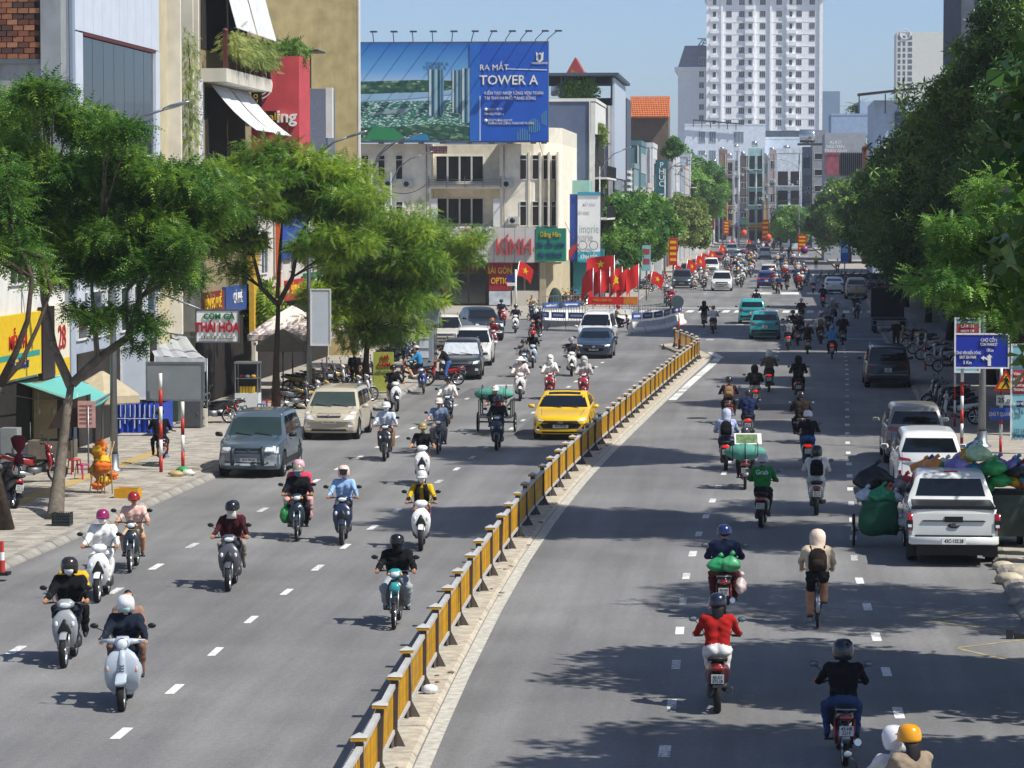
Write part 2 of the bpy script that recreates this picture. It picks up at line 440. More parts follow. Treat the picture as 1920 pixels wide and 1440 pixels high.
# guiding strip of yellow tactile tiles, each a tile
tile=MB().box((-.2,-.2,0),(.2,.2,.012)).mesh('tactile_tile');tile.materials.append(mat('#b39a63',rough=.9,var=.25,scale=4,dirt=.3,name='tactile'))
for i in range(60):
 y=66+i*.42;o=bpy.data.objects.new('tactile_tile',tile);COL.objects.link(o);o.location=(interp(LEFTK,y)-3.1,y,.136);o.parent=pavL
kme={}
def kerbs(path,parent,step=1.0,name='kerb_stone'):
 for a,b in zip(path,path[1:]):
  a=Vector((*a,0));b=Vector((*b,0));n=max(1,round((b-a).length/step))
  if 'k' not in kme:
   k=MB();k.prism([(-.14,-.01),(.16,-.01),(.14,.04),(.02,.125),(-.14,.13)],'y',-.485,.485);kme['k']=k.mesh('kerb_stone',True);kme['k'].materials.append(KERB)
  for i in range(n):
   c=a.lerp(b,(i+.5)/n);o=bpy.data.objects.new(name,kme['k']);COL.objects.link(o)
   o.location=c;o.rotation_euler.z=math.atan2(b.y-a.y,b.x-a.x)-PI/2
   o.scale=(1,(b-a).length/n/1.0,rnd.uniform(.96,1.04));o.parent=parent
kerbs([(interp(LEFTK,y),y) for y in (56,62,72,83,100,117,135,150)]+[(-15.2,154),(-17.2,156.8),(-20,158.3),(-30,158.6)],pavL,1.3)
# ---- right pavement
rp=[(interp(RIGHTK,y)+.15,y) for y in (20,40,59,80,100,121,160,202,248,382,600,900)]+[(40,900),(40,20)]
pavR=pavement('pavement_right',rp)
kerbs([(p[0],p[1]) for p in reversed([(interp(RIGHTK,y),y) for y in (50,59,80,100,121,160,202,248,300)])],pavR,1.8)
# ---- far left pavement (corner with the billboard house)
fp=[(-60,201.7),(-22,202),(-14,204.3),(-11.8,212),(-10.7,224),(-10.5,237),(-10.1,281),(-10.1,900),(-60,900)]
pavF=pavement('pavement_far',fp,.13)
kerbs([(-40,201.5),(-22,201.8),(-13.9,204),(-11.7,212),(-10.6,224),(-10.4,237),(-10,281),(-10,340)],pavF,2.0)
# repairs, covers and stains in the asphalt
PATCH=mat('#636364',rough=.8,var=.25,scale=9,bump=.4,bscale=60,spec=.3,name='asphalt_patch');TAR=mat('#2a2a2c',rough=.6,var=.2,scale=9,name='tar_seal');IRON=mat('#3d3c3a',rough=.6,metal=.5,var=.3,scale=9,bump=.5,bscale=40,name='cast_iron')
pr_=random.Random(17)
for (x,y,w,l) in [(-7.5,104,1.6,9),(.4,112,1.5,8),(-11.5,122,1.4,7)]:
 mb=MB();pts=[(x-w/2,y-l/2),(x+w/2,y-l/2+.1),(x+w/2-.05,y+l/2),(x-w/2+.04,y+l/2-.1)]
 mb.add([(a,b,.003) for a,b in pts],[(0,1,2,3)]);struct('asphalt_patch',mb,PATCH,road,fix=False)
mc=MB();mc.lathe([(.001,.006),(.3,.006),(.31,.012),(.36,.012),(.38,.002)],24);mcm=mc.mesh('manhole_cover',True);mcm.materials.append(IRON)
for (x,y) in [(-11.0,92),(3.9,88),(-2.4,108),(-3.0,182)]:
 o=bpy.data.objects.new('manhole_cover',mcm);COL.objects.link(o);o.location=(x,y,.002);o.parent=road
# ------------------------------------------------------------------ trees
def leaf_mat(c0,c1,name,trans=0.35,rough=.45):
 m=bpy.data.materials.new(name);m.use_nodes=True
 nt=m.node_tree;N=nt.nodes;L=nt.links;b=N['Principled BSDF'];out=N['Material Output']
 at=N.new('ShaderNodeAttribute');at.attribute_name='tint'
 mx=N.new('ShaderNodeMix');mx.data_type='RGBA';mx.inputs[6].default_value=(*lin(c0),1);mx.inputs[7].default_value=(*lin(c1),1)
 L.new(at.outputs['Fac'],mx.inputs[0]);L.new(mx.outputs[2],b.inputs['Base Color'])
 b.inputs['Roughness'].default_value=rough;b.inputs['Specular IOR Level'].default_value=.35
 tr=N.new('ShaderNodeBsdfTranslucent');L.new(mx.outputs[2],tr.inputs['Color'])
 ms=N.new('ShaderNodeMixShader');ms.inputs[0].default_value=trans
 L.new(b.outputs[0],ms.inputs[1]);L.new(tr.outputs[0],ms.inputs[2]);L.new(ms.outputs[0],out.inputs['Surface'])
 return m
LF_A=leaf_mat('#376629','#8fb040','leaf_feathery',.42)
LF_B=leaf_mat('#4c7a2b','#b3ca4a','leaf_young',.42)
LF_D=leaf_mat('#335826','#7c9c3f','leaf_dark',.25,.32)
LF_Y=leaf_mat('#6f8744','#b9bf70','leaf_olive')
LF_G=leaf_mat('#3f7030','#8db64a','leaf_green')
BARK=mat('#4a4038',rough=.95,var=.3,scale=7,bump=.8,bscale=18,spec=.15,name='bark')
BARKG=mat('#6d655a',rough=.95,var=.3,scale=6,bump=.8,bscale=16,spec=.15,name='bark_grey')
NP=np.random.default_rng(5)
def rot_frames(d,up):
 d=d/np.linalg.norm(d,axis=1)[:,None];r=np.cross(d,up);r /= np.maximum(1e-6,np.linalg.norm(r,axis=1))[:,None]
 return d,r,np.cross(r,d)
# a pinnate leaf: leaflets in two rows, one triangle each
def leaf_proto(kind):
 V=[];F=[]
 if kind == 'feather':
  for i in range(5):
   t=.14+.19*i;w=.24*math.sin(PI*min(1,.25+t*.72));z=-.22*t*t
   for s in (-1,1):
    o=len(V);V += [(0,t-.07,z),(0,t+.06,z),(s*w,t+.11,z-.05)];F.append((o,o+1,o+2) if s > 0 else (o+1,o,o+2))
  return np.array(V),np.array(F)
 if kind == 'blade':
  for k in range(5):
   a=2*PI*k/5+.3;e=.15-.5*((k*37) % 5)/5;c,s=math.cos(a),math.sin(a)
   tip=(c*1.0*math.cos(e),s*1.0*math.cos(e),math.sin(e)-.25);mid=(c*.5*math.cos(e),s*.5*math.cos(e),math.sin(e)*.5)
   o=len(V);V += [(0,0,0),(mid[0]-s*.13,mid[1]+c*.13,mid[2]),tip,(mid[0]+s*.13,mid[1]-c*.13,mid[2])];F += [(o,o+1,o+2),(o,o+2,o+3)]
  return np.array(V),np.array(F)
 if kind == 'tuft':
  for k in range(5):
   a=2*PI*k/5;c,s=math.cos(a),math.sin(a)
   o=len(V);V += [(c*.1,s*.1,0),(c*.9-s*.3,s*.9+c*.3,-.1),(c*.9+s*.3,s*.9-c*.3,.1)];F.append((o,o+1,o+2))
  return np.array(V),np.array(F)
def foliage(name,clumps,kind,size,m,parent,dens=1.0,flat=True,origin=None,droop=.25):
 PV,PF=leaf_proto(kind);nv=len(PV)
 allV=[];allT=[]
 for (c,r,n) in clumps:
  n=int(n*dens)
  d=NP.normal(size=(n,3));d /= np.linalg.norm(d,axis=1)[:,None]
  rad=NP.uniform(.35,1.0,n)**.6
  # lumpy outline
  lump=1+.28*np.sin(d[:,0]*5+c[0])+.22*np.sin(d[:,1]*6+c[1]*2+d[:,2]*4)
  p=d*rad[:,None]*lump[:,None]*np.array(r)
  pos=p+np.array(c)
  h=d*np.array((.75,.75,.3))+NP.normal(scale=.5,size=(n,3));h[:,2] -= droop
  up=np.tile(np.array((0.,0.,1.)),(n,1))+NP.normal(scale=.35,size=(n,3))
  if not flat: up=d+NP.normal(scale=.6,size=(n,3))
  f,rr,u=rot_frames(h,up)
  s=size*NP.uniform(.7,1.25,n)
  W=pos[:,None,:]+s[:,None,None]*(PV[None,:,0:1]*rr[:,None,:]+PV[None,:,1:2]*f[:,None,:]+PV[None,:,2:3]*u[:,None,:])
  allV.append(W.reshape(-1,3))
  t=np.clip(NP.uniform(0,1)**1.6*.75+NP.normal(scale=.16,size=n)+.05,0,1)
  allT.append(np.repeat(t,nv))
 V=np.concatenate(allV);T=np.concatenate(allT);k=len(V)//nv
 F=(np.arange(k)[:,None,None]*nv+PF[None]).reshape(-1,3)
 if origin is not None: V=V-np.array(origin)
 me=bpy.data.meshes.new(name)
 me.vertices.add(len(V));me.vertices.foreach_set('co',V.ravel().astype(np.float32))
 me.loops.add(F.size);me.loops.foreach_set('vertex_index',F.ravel().astype(np.int32))
 me.polygons.add(len(F));me.polygons.foreach_set('loop_start',(np.arange(len(F))*3).astype(np.int32))
 me.update(calc_edges=True)
 a=me.attributes.new('tint','FLOAT','POINT');a.data.foreach_set('value',T.astype(np.float32))
 me.materials.append(m)
 o=bpy.data.objects.new(name,me);COL.objects.link(o);o.parent=parent
 return o
def tree(label,base,trunk,limbs,clumps,kind,size,lm,bark=BARK,dens=1.0,r0=.16,flat=True,group=None,name='street_tree',twigs=True,droop=.25):
 """all points in world coordinates"""
 B=Vector(base);root=empty(name,B,0,label,'tree',group)
 tr=MB();n=len(trunk)
 tr.tube([Vector(p)-B for p in trunk],[r0*(1-.5*i/(n-1))*(1.25 if i == 0 else 1) for i in range(n)],10)
 ends=[]
 for lb in limbs:
  k=len(lb[0]) if isinstance(lb,tuple) else len(lb)
  pts,ra=(lb if isinstance(lb,tuple) else (lb,r0*.55))
  tr.tube([Vector(p)-B for p in pts],[ra*(1-.6*i/(k-1)) for i in range(k)],8)
  ends += [Vector(p) for p in pts[1:]]
 ends.append(Vector(trunk[-1]))
 if twigs:
  for ci,(c,r,nn) in enumerate(clumps):
   if ci % 2 and len(clumps) > 40: continue
   c=Vector(c);e=min(ends,key=lambda q: (q-c).length+max(0,q.z-c.z)*2)
   mid=e.lerp(c,.5)+Vector((0,0,.12*(c-e).length-.1))
   tr.tube([e-B,mid-B,c-B],[r0*.22,r0*.15,r0*.06],6)
   for _ in range(4):
    d=Vector((NP.normal(),NP.normal(),abs(NP.normal())*.6)).normalized()
    tr.tube([c-B,c-B+Vector((d.x*r[0],d.y*r[1],d.z*r[2]))*.8],[r0*.09,r0*.03],4)
 ob('trunk',tr,bark,root)
 foliage('crown',clumps,kind,size,lm,root,dens,flat,origin=B,droop=droop)
 return root
def clp(pts,Y,r,n,dy=1.6,rz=.62,seed=1):
 rr=random.Random(seed)
 return pads(pts,Y,r,n,dy,rz,rr)
def pads(pts,Y,r,n,dy,rz,rr,per=6):
 out=[]
 for p in pts:
  k=p[2] if len(p) > 2 else 1.0
  c=pp(p[0],p[1],Y+rr.uniform(-dy,dy));R_=r*k*rr.uniform(.85,1.15)
  for _ in range(per):
   a=rr.uniform(0,6.28);q=rr.random()**.5*R_*.75
   cc=(c.x+math.cos(a)*q,c.y+math.sin(a)*q*1.1,c.z+rr.uniform(-.6,.6)*R_*rz);r2=R_*rr.uniform(.42,.72)
   out.append((cc,(r2,r2,r2*rr.uniform(.35,.6)),n*k*k/per*1.5))
 return out
# nearest left tree: forked trunk, layered feathery crown
Y1=72.6
P1=lambda x,y,d=0: tuple(pp(x,y,Y1+d))
b1=tuple(gp(103,975,.12))
tree('large feathery tree with a forked trunk beside the black crate',b1,[b1,P1(112,880),P1(122,800),P1(133,722)],
  [([P1(133,725),P1(100,650,.3),P1(82,560,.6),P1(75,470,.8),P1(95,380,1)],.12),([P1(135,720),P1(185,672,.2),P1(240,632,.5),P1(262,560,.8),P1(258,500,1),P1(290,420,1.4)],.12),([P1(182,674,.2),P1(175,590,.4),P1(170,500,.6),P1(190,420,.6)],.06),([P1(240,632,.5),P1(236,570,0),P1(238,545,0)],.05)],
  clp([(40,215),(110,235),(165,250),(15,300),(80,310),(150,320),(215,300,.9),(60,385),(130,395),(200,375),(270,350),(330,330,.9),(30,450),(100,455),(170,450),(240,430),(305,420),(365,370),(385,420,.8),(350,470,.8),(280,490,.8),(205,500,.7),(330,520,.6),(140,520,.6),(60,175,.8),(-40,260,1.2),(-60,380,1.2),(-30,330,1.2),(225,250,.7)],Y1+1.5,1.05,820,2.4,.66,2)
 +clp([(185,600,.6),(230,585,.55),(275,610,.6),(150,585,.5),(255,645,.35)],Y1,.75,420,.3,.4,3),'feather',.35,LF_A,BARKG,1.12,.17,droop=.12)
P0=lambda x,y,d=0: tuple(pp(x,y,68+d))
b0=tuple(gp(-70,1030,.12));b0=(b0[0],68.0,.12)
tree('feathery tree leaning in from the left edge',b0,[b0,P0(-30,800),P0(0,720)],[([P0(0,720),P0(30,660),P0(52,600),P0(60,520),P0(20,420,.5)],.09),([P0(-5,730),P0(40,680,.4),P0(72,610,.7),P0(95,545,.9),P0(80,480,1)],.07)],
  clp([(0,400),(-50,330),(-90,420),(30,500,.7),(-30,480)],68.5,1.0,550,1.2,.6,5),'feather',.34,LF_A,BARK,1.0,.14,droop=.12)
# second left tree
Y2=109.0;P2=lambda x,y,d=0: tuple(pp(x,y,Y2+d));b2=(xat(516,Y2),Y2,.12)
tree('slender tree with bright green flat crown in front of the beige wall',b2,[b2,P2(518,680),P2(522,570)],[([P2(522,572),P2(490,540),P2(475,480),P2(460,410)],.1),([P2(522,570),P2(548,520),P2(560,450),P2(590,390)],.1),([P2(520,560),P2(525,470),P2(530,400)],.08)],
  clp([(400,322),(450,307),(500,294),(555,290),(605,307),(645,332),(385,353),(440,343),(495,347),(550,342),(605,343),(655,358),(680,388,.7),(415,403),(470,393),(530,383),(590,393),(640,408),(430,453),(480,448,.7),(600,448,.9),(660,448),(445,508,.6),(630,488,.6),(570,463,.5),(390,428,.8)],Y2,1.12,680,2.0,.55,7),'feather',.36,LF_B,BARK,1.1,.15,droop=.1)
Y3=116.5;P3=lambda x,y,d=0: tuple(pp(x,y,Y3+d));b3=(xat(688,Y3),Y3,.12)
tree('broad leafy tree standing behind the beige gold car',b3,[b3,P3(686,680),P3(690,620)],[([P3(690,622),P3(650,570),P3(620,500)],.1),([P3(690,620),P3(720,560),P3(760,490)],.1),([P3(690,620),P3(695,540),P3(700,470)],.08)],
  clp([(600,475),(655,450),(705,440),(760,425),(615,520),(670,500),(725,490),(775,480),(600,560,.9),(650,550),(705,540),(755,525),(800,510,.9),(640,595),(695,590),(745,575),(790,555,.8),(660,630,.7),(715,625,.8),(760,610,.6),(610,600,.6)],Y3,1.25,680,2.2,.62,11),'feather',.36,LF_B,BARK,1.1,.16,droop=.12)
Y4=139.0;P4=lambda x,y,d=0: tuple(pp(x,y,Y4+d));b4=(xat(800,Y4),Y4,.12)
tree('smaller tree with spreading top in front of the optician sign',b4,[b4,P4(800,600),P4(812,530)],[([P4(812,530),P4(845,490),P4(870,460)],.07),([P4(812,530),P4(790,480),P4(780,440)],.07)],
  clp([(790,430),(840,445),(880,455),(860,480),(815,475),(775,470),(895,440,.6),(760,420,.8),(825,565,.55),(810,600,.45)],Y4,1.2,480,1.2,.5,13),'feather',.36,LF_B,BARK,1.0,.13,droop=.1)
# right hand row: dense dark crowns
def round_tree(label,x,y,z0,z1,rad,kind,size,lm,n,cl=16,seed=1,lean=(0,0),group=None,r0=.2,bark=BARK,dens=1.0,rz=.8):
 rr=random.Random(seed);b=(x,y,.12);tp=(x+lean[0]*.5,y+lean[1]*.5,z0+.4*(z1-z0)*.3)
 cs=[]
 for i in range(cl):
  a=i*2.399+rr.uniform(-.3,.3);h=(i+.5)/cl;rd=rad*math.sin(PI*(.18+.74*h))**.8*rr.uniform(.55,.8)
  c=(x+lean[0]+math.cos(a)*rd,y+lean[1]+math.sin(a)*rd,z0+(z1-z0)*h*.92+.3)
  R_=rad*rr.uniform(.34,.5);cs.append((c,(R_,R_,R_*rz),n))
 limbs=[]
 for k in range(5):
  c=cs[rr.randrange(len(cs))][0];m_=tuple((Vector(tp).lerp(Vector(c),.5)+Vector((0,0,-.3))))
  limbs.append(([tp,m_,c],r0*.5))
 return tree(label,b,[b,(x+rr.uniform(-.1,.1),y,z0*.5),tp],limbs,cs,kind,size,lm,bark,dens,r0,kind == 'feather',group)
GR='trees along the right pavement'
round_tree('tall dense tree rising to the upper right corner',9.6,112,3.6,15.0,3.9,'blade',.3,LF_D,850,26,21,(.0,0),GR,.24)
round_tree('dense dark tree next to the tallest one on the right',9.4,128,3.4,13.4,3.8,'blade',.32,LF_D,720,24,22,(-.2,0),GR,.22)
round_tree('dark tree in the middle of the right row',9.6,148,3.4,12.8,3.9,'blade',.36,LF_D,560,24,23,(-.2,0),GR)
round_tree('dark tree shading the parked flatbed',10.2,170,3.6,12.2,4.0,'blade',.4,LF_D,460,22,24,(-.3,0),GR)
round_tree('dark tree over the blue banner',10.4,196,3.8,11.2,4.2,'tuft',.36,LF_D,460,22,25,(-.5,0),GR)
round_tree('last dark tree of the right row at the crossing',10.4,226,4.0,10.2,4.2,'tuft',.38,LF_D,420,20,26,(-.6,0),GR)
round_tree('leafy tree with thick trunk behind the blue road sign',8.6,99,4.6,12.4,3.2,'blade',.28,LF_D,750,20,27,(1.0,2),GR,.26,BARKG)
# light green boughs reaching in from the right, trunk outside the frame
Y5=74.0;P5=lambda x,y,d=0: tuple(pp(x,y,Y5+d));b5=(8.3,Y5,.12)
tree('light green boughs reaching in from the right edge',b5,[b5,(8.2,Y5,3.4),(7.9,Y5,4.6)],[([(7.9,Y5,4.6),P5(1900,500),P5(1800,450)],.09),([(7.9,Y5,4.4),P5(1880,560),P5(1780,540)],.08),([(7.9,Y5,4.6),P5(1930,430),P5(1890,380)],.08)],
  clp([(1790,425,.8),(1850,370),(1900,400),(1840,440),(1880,480),(1780,470,.7),(1730,525,.55),(1790,530,.8),(1850,540),(1910,560),(1900,350),(1820,570,.7),(1760,555,.5),(1880,600,.7),(1960,450,1.3),(1980,540,1.3)],Y5,.85,420,1.0,.55,31),'feather',.34,LF_G,BARK,1.0,.17,group=GR,droop=.12)
# trees just outside the right edge whose shadows fall on the road
for i,(x,y,h,kd,sz,n_) in enumerate([(8.6,37.5,12.5,'tuft',.36,400),(8.2,46.0,11.5,'tuft',.36,400),(10.0,54.5,13.6,'blade',.24,420),(8.9,66.0,14.0,'blade',.26,600),(9.0,84.0,12.2,'blade',.24,700)]):
 round_tree(('nearest','second nearest','third nearest','fourth','fifth')[i]+' of the pavement trees outside the right edge',x,y,4.6 if i < 3 else 6.5,h,3.5 if i < 3 else 3.1,kd,sz,LF_D,n_,15,41+i,(-.8 if i < 3 else 0,0),'trees outside the right edge')
for i,(x,y) in enumerate([(8.6,67.5),(9.0,86.0)]):
 round_tree(('nearer','farther')[i]+' of two very tall pavement trees whose crowns rise out of the picture',x,y,(13.4,15.4)[i],(18.2,20.0)[i],3.6,'tuft',.36,LF_D,420,16,61+i,(-2.2,0),'trees outside the right edge',.24)
# far street trees
round_tree('round green tree behind the red flags',-12.5,262,3.2,7.8,2.8,'tuft',.42,LF_G,420,18,51,(0,0),'far street trees',.18)
round_tree('green tree next to the round one on the far pavement',-11.9,286,3.4,8.0,3.0,'tuft',.42,LF_G,400,18,52,(.6,0),'far street trees',.18)
round_tree('pale olive loose tree beyond the flags',-10.2,345,3.6,8.0,3.0,'tuft',.4,LF_Y,380,18,53,(1.2,0),'far street trees',.18)
round_tree('tall green tree far down the left side',-11.8,470,6.5,14.5,4.6,'tuft',.55,LF_G,330,18,54,(1,0),'far street trees',.2)
round_tree('bright green low tree in the middle distance',4.2,520,2.4,6.6,3.6,'tuft',.5,LF_G,260,16,55,(0,0),'far street trees',.2)
round_tree('dark bushy tree at the far right pavement',11.0,400,3.0,10.2,4.6,'tuft',.5,LF_D,330,16,56,(-1,0),'far street trees',.2)
round_tree('small leafy tree beside the white advert board',-11.6,240,1.0,5.6,1.7,'blade',.4,LF_G,160,9,57,(0,0),'far street trees',.1)
# ------------------------------------------------------------------ buildings
GLD=glass('#1a2026');GLB=glass('#35424c');WHITE=wallm('#d3d2cd',.15);FRAME=plastic('#d9d9d6');DARKFR=plastic('#2a2c2e')
WINC={}
def win_mesh(w,h,mull,transom,d):
 key=('w',round(w,2),round(h,2),mull,transom,d)
 if key not in WINC:
  f=MB();t=.06
  f.box((-w/2,-d,0),(-w/2+t,.02,h));f.box((w/2-t,-d,0),(w/2,.02,h));f.box((-w/2+t,-d,0),(w/2-t,.02,t));f.box((-w/2+t,-d,h-t),(w/2-t,.02,h))
  for i in range(1,mull): x=-w/2+w*i/mull;f.box((x-.025,-d+.01,t),(x+.025,.02,h-t))
  if transom: f.box((-w/2+t,-d+.012,h*transom-.025),(w/2-t,.02,h*transom+.025))
  p=MB();p.box((-w/2+t*.8,-d*.45,t*.8),(w/2-t*.8,.015,h-t*.8))
  WINC[key]=(f.mesh('window',True),p.mesh('pane',True))
 return WINC[key]
def window(parent,P0,face,u,z,w,h,fm=FRAME,pm=GLD,mull=1,transom=0,d=.07,name='window'):
 """face: S looks to the camera, E to +x, W to -x; u is the centre along the face, in world coordinates; P0 the plane position"""
 fm_,pm_=win_mesh(w,h,mull,transom,d)
 B=parent.matrix_world.translation if False else Vector(parent.location)
 o=bpy.data.objects.new(name,fm_);COL.objects.link(o);o.parent=parent
 if len(fm_.materials) == 0: fm_.materials.append(fm)
 if len(pm_.materials) == 0: pm_.materials.append(pm)
 if face == 'S': loc=Vector((u,P0,z));rz=0
 elif face == 'E': loc=Vector((P0,u,z));rz=PI/2
 else: loc=Vector((P0,u,z));rz=-PI/2
 o.location=loc-B;o.rotation_euler.z=rz
 recolour(o,[fm])
 q=bpy.data.objects.new('pane',pm_);COL.objects.link(q);q.parent=o;recolour(q,[pm])
 return o
class House:
 def __init__(s,name,label,x0,x1,y0,y1,h,wm,cat='building',group=None,roof=None,parapet=.5,z0=0.0):
  s.x0,s.x1,s.y0,s.y1,s.h=x0,x1,y0,y1,h
  s.o=Vector(((x0+x1)/2,(y0+y1)/2,z0));s.root=empty(name,s.o,0,label,cat,group)
  m=MB();m.box((x0,y0,z0),(x1,y1,h));s.part('wall',m,wm)
  if parapet:
   m=MB();t=.15
   m.box((x0-.06,y0-.06,h),(x1+.06,y0+t,h+parapet));m.box((x0-.06,y1-t,h),(x1+.06,y1+.06,h+parapet));m.box((x0-.06,y0+t,h),(x0+t,y1-t,h+parapet));m.box((x1-t,y0+t,h),(x1+.06,y1-t,h+parapet))
   s.part('parapet',m,roof or wm)
 def part(s,name,mb,m,parent=None):
  mb.v=[(v[0]-s.o.x,v[1]-s.o.y,v[2]-s.o.z) for v in mb.v]
  return ob(name,mb,m,parent or s.root)
 def win(s,face,u,z,w,h,**k):
  P0={'S': s.y0,'E': s.x1,'W': s.x0}[face];return window(s.root,P0,face,u,z,w,h,**k)
 def box(s,name,a,b,m):
  q=MB();q.box(a,b);return s.part(name,q,m)
 def balcony(s,face,u0,u1,z,depth,m,rail=DARKFR,bars=True):
  q=MB();r=MB()
  if face == 'E': q.box((s.x1,u0,z-.15),(s.x1+depth,u1,z));e=s.x1+depth-.03
  elif face == 'W': q.box((s.x0-depth,u0,z-.15),(s.x0,u1,z));e=s.x0-depth+.03
  else: q.box((u0,s.y0-depth,z-.15),(u1,s.y0,z));e=s.y0-depth+.03
  b=s.part('balcony',q,m)
  n=max(3,int((u1-u0)/.22))
  for i in range(n+1):
   u=u0+.04+(u1-u0-.08)*i/n
   a=(e,u) if face in 'EW' else (u,e)
   r.box((a[0]-.015,a[1]-.015,z),(a[0]+.015,a[1]+.015,z+.9))
  if face in 'EW': r.box((e-.025,u0,z+.9),(e+.025,u1,z+.96))
  else: r.box((u0,e-.025,z+.9),(u1,e+.025,z+.96))
  s.part('railing',r,rail)
 def text(s,body,size,m,x,z,face='S',off=.02,**k):
  P0={'S': s.y0-off,'E': s.x1+off,'W': s.x0-off}[face]
  loc=Vector((x,P0,z)) if face == 'S' else Vector((P0,x,z))
  return text(body,size,m,s.root,loc-s.o,{'S': 0,'E': PI/2,'W': -PI/2}[face],**k)
def ywall(px,X): return X*FPX/(px-1435)            # depth at which the picture column meets a wall at X
# ---- left near row -------------------------------------------------------------------------------
XF=-21.0
h=House('shop_house','low white shop house with yellow phone shop signs at the left edge',-34,XF,74,90,7.6,WHITE,parapet=.4)
h.box('shop_shade_panel',(XF-.4,75,.15),(XF+.03,89.6,2.6),mat('#1f1d1b',rough=.9,var=.3,scale=2,name='shop_dark'))  # flat dark slab on the facade, shade of the shop interior painted as colour
sg=h.box('sign_board',(XF+.02,78,2.7),(XF+.14,86.4,4.5),mat('#d9b51e',rough=.5,var=.08,name='sign_yellow'))
sg2=h.box('sign_board',(XF+.02,86.5,2.5),(XF+.16,88.0,4.6),plastic('#26181a'))
sg3=h.box('sign_board',(XF+.02,88.02,2.5),(XF+.15,89.95,4.6),mat('#dcd6c0',rough=.5,var=.08,name='sign_cream'))
REDT=mat('#a3161c',rough=.5,var=.06,name='red_letters');WHT=mat('#e6e6e2',rough=.5,var=.05,name='white_letters');YLT=mat('#e0b92a',rough=.5,var=.05,name='yellow_letters');BLT=mat('#1c2f7a',rough=.5,var=.05,name='blue_letters');GRT=mat('#0f6a3c',rough=.5,var=.05,name='green_letters')
h.text('28',1.0,REDT,88.9,3.6,'E',.17,bold=.03);h.text('MIỄN PHÍ',.55,REDT,83.6,3.7,'E',.16,bold=.02,sx=.9);h.text('GIÁ RẺ MỖI NGÀY',.3,BLT,83.6,3.05,'E',.16,bold=.01)
h.box('sign_band',(XF+.145,78.2,3.25),(XF+.15,86.2,3.4),mat('#2f8f86',rough=.5,name='teal_print'))
h.box('sign_corner',(XF+.16,88.05,2.55),(XF+.165,89.9,3.0),mat('#d9b51e',rough=.5,var=.08,name='sign_yellow'))
for y in (78,81,84,87): h.win('E',y,5.3,1.8,1.7,mull=2,pm=GLB)
# folding gate of metal strips
gt=empty('folding_gate',(XF+.1,86.9,.12),0,'beige folding metal gate under the yellow signs','gate')
stp=MB().box((-.03,-.03,0),(.03,.03,2.35)).mesh('gate_strip');stp.materials.append(mat('#a3936f',rough=.5,metal=.3,var=.1,name='gate_metal'))
for i in range(22):
 o=bpy.data.objects.new('gate_strip',stp);COL.objects.link(o);o.parent=gt;o.location=(0,-1.35+i*.13,0)
h=House('brick_house','stained concrete house wall with bare brick infill at top left',-30,XF-.05,90.1,90.7,19,wallm('#8d8f92',.8),parapet=0)
bw=0;bx_=xat(80,90);bm_=[mat(c,rough=.9,var=.3,scale=4,bump=.4,dirt=.5,name='brick') for c in ('#7a4a36','#8a5a40','#5d3a2e','#4a3530','#96684c')]
bk=MB().box((-.155,-.05,-.075),(.155,.02,.075)).mesh('brick');bk.materials.append(bm_[0])
h.box('infill',(-30,90.05,zat(108,90)),(bx_,90.12,18.5),mat('#3a302b',rough=.95,var=.3,name='mortar'))
zz=zat(108,90)+.1;row=0
while zz < 14.2:
 x=bx_-.18-(.16 if row % 2 else 0)
 while x > -24.6:
  o=bpy.data.objects.new('brick',bk);COL.objects.link(o);o.parent=h.root;o.location=Vector((x,90.03+rnd.uniform(-.015,.01),zz))-h.o
  recolour(o,[rnd.choice(bm_)]);x -= .34
 zz += .17;row += 1
h.box('lintel',(-30,89.95,zat(116,90)),(bx_+.05,90.1,zat(107,90)),metalm('#6b7478',.6));h.box('column',(bx_+.02,89.9,0),(XF-.03,90.1,19),wallm('#8b9094',.9))
# blue grey clad building
h=House('clad_building','blue grey panel clad building with a big tinted shop window',-36,XF,90.8,104.0,22,wallm('#9aa4b2',.05),parapet=0)
CLAD=mat('#c3cbd6',rough=.45,var=.05,scale=1.5,spec=.4,name='cladding');CLADD=mat('#8793a6',rough=.45,var=.05,scale=1.5,name='cladding')
zt_=12.85;pl=(ywall(285,XF)-ywall(122,XF))/10
for i in range(10):
 y=ywall(122,XF)+pl*i
 for (a,b) in ((zt_+.03,16.2),(16.23,19.6),(19.63,22)):
  q=MB();q.box((XF+.02,y+.012,a),(XF+.1,y+pl-.012,b));h.part('cladding_panel',q,CLAD)
q=MB();q.box((XF+.02,90.8,5),(XF+.12,ywall(122,XF)-.02,22));h.part('corner_panel',q,CLADD)
for a,b,m in ((ywall(122,XF),ywall(137,XF),CLAD),(ywall(277,XF),ywall(285,XF),CLAD)):
 for z0_,z1_ in ((4.4,8.4),(8.42,12.82)): q=MB();q.box((XF+.02,a+.01,z0_),(XF+.12,b-.01,z1_));h.part('cladding_panel',q,m)
ga,gb=ywall(138,XF),ywall(276,XF);GW=mat('#0f1b20',rough=.05,var=.5,scale=.5,spec=.8,metal=.1,name='tinted_glass')
for i in range(7):
 y=ga+(gb-ga)*i/7;q=MB();q.box((XF-.02,y+.02,5.2),(XF+.04,y+(gb-ga)/7-.02,12.75));h.part('pane',q,GW)
q=MB();q.box((XF+.02,ga-.05,12.75),(XF+.14,gb+.05,12.85));h.part('window_head',q,mat('#5a2a2c',rough=.5,name='red_trim'))
for z_ in (9.2,5.1): q=MB();q.box((XF+.04,ga,z_),(XF+.07,gb,z_+.06));h.part('glazing_bar',q,FRAME)
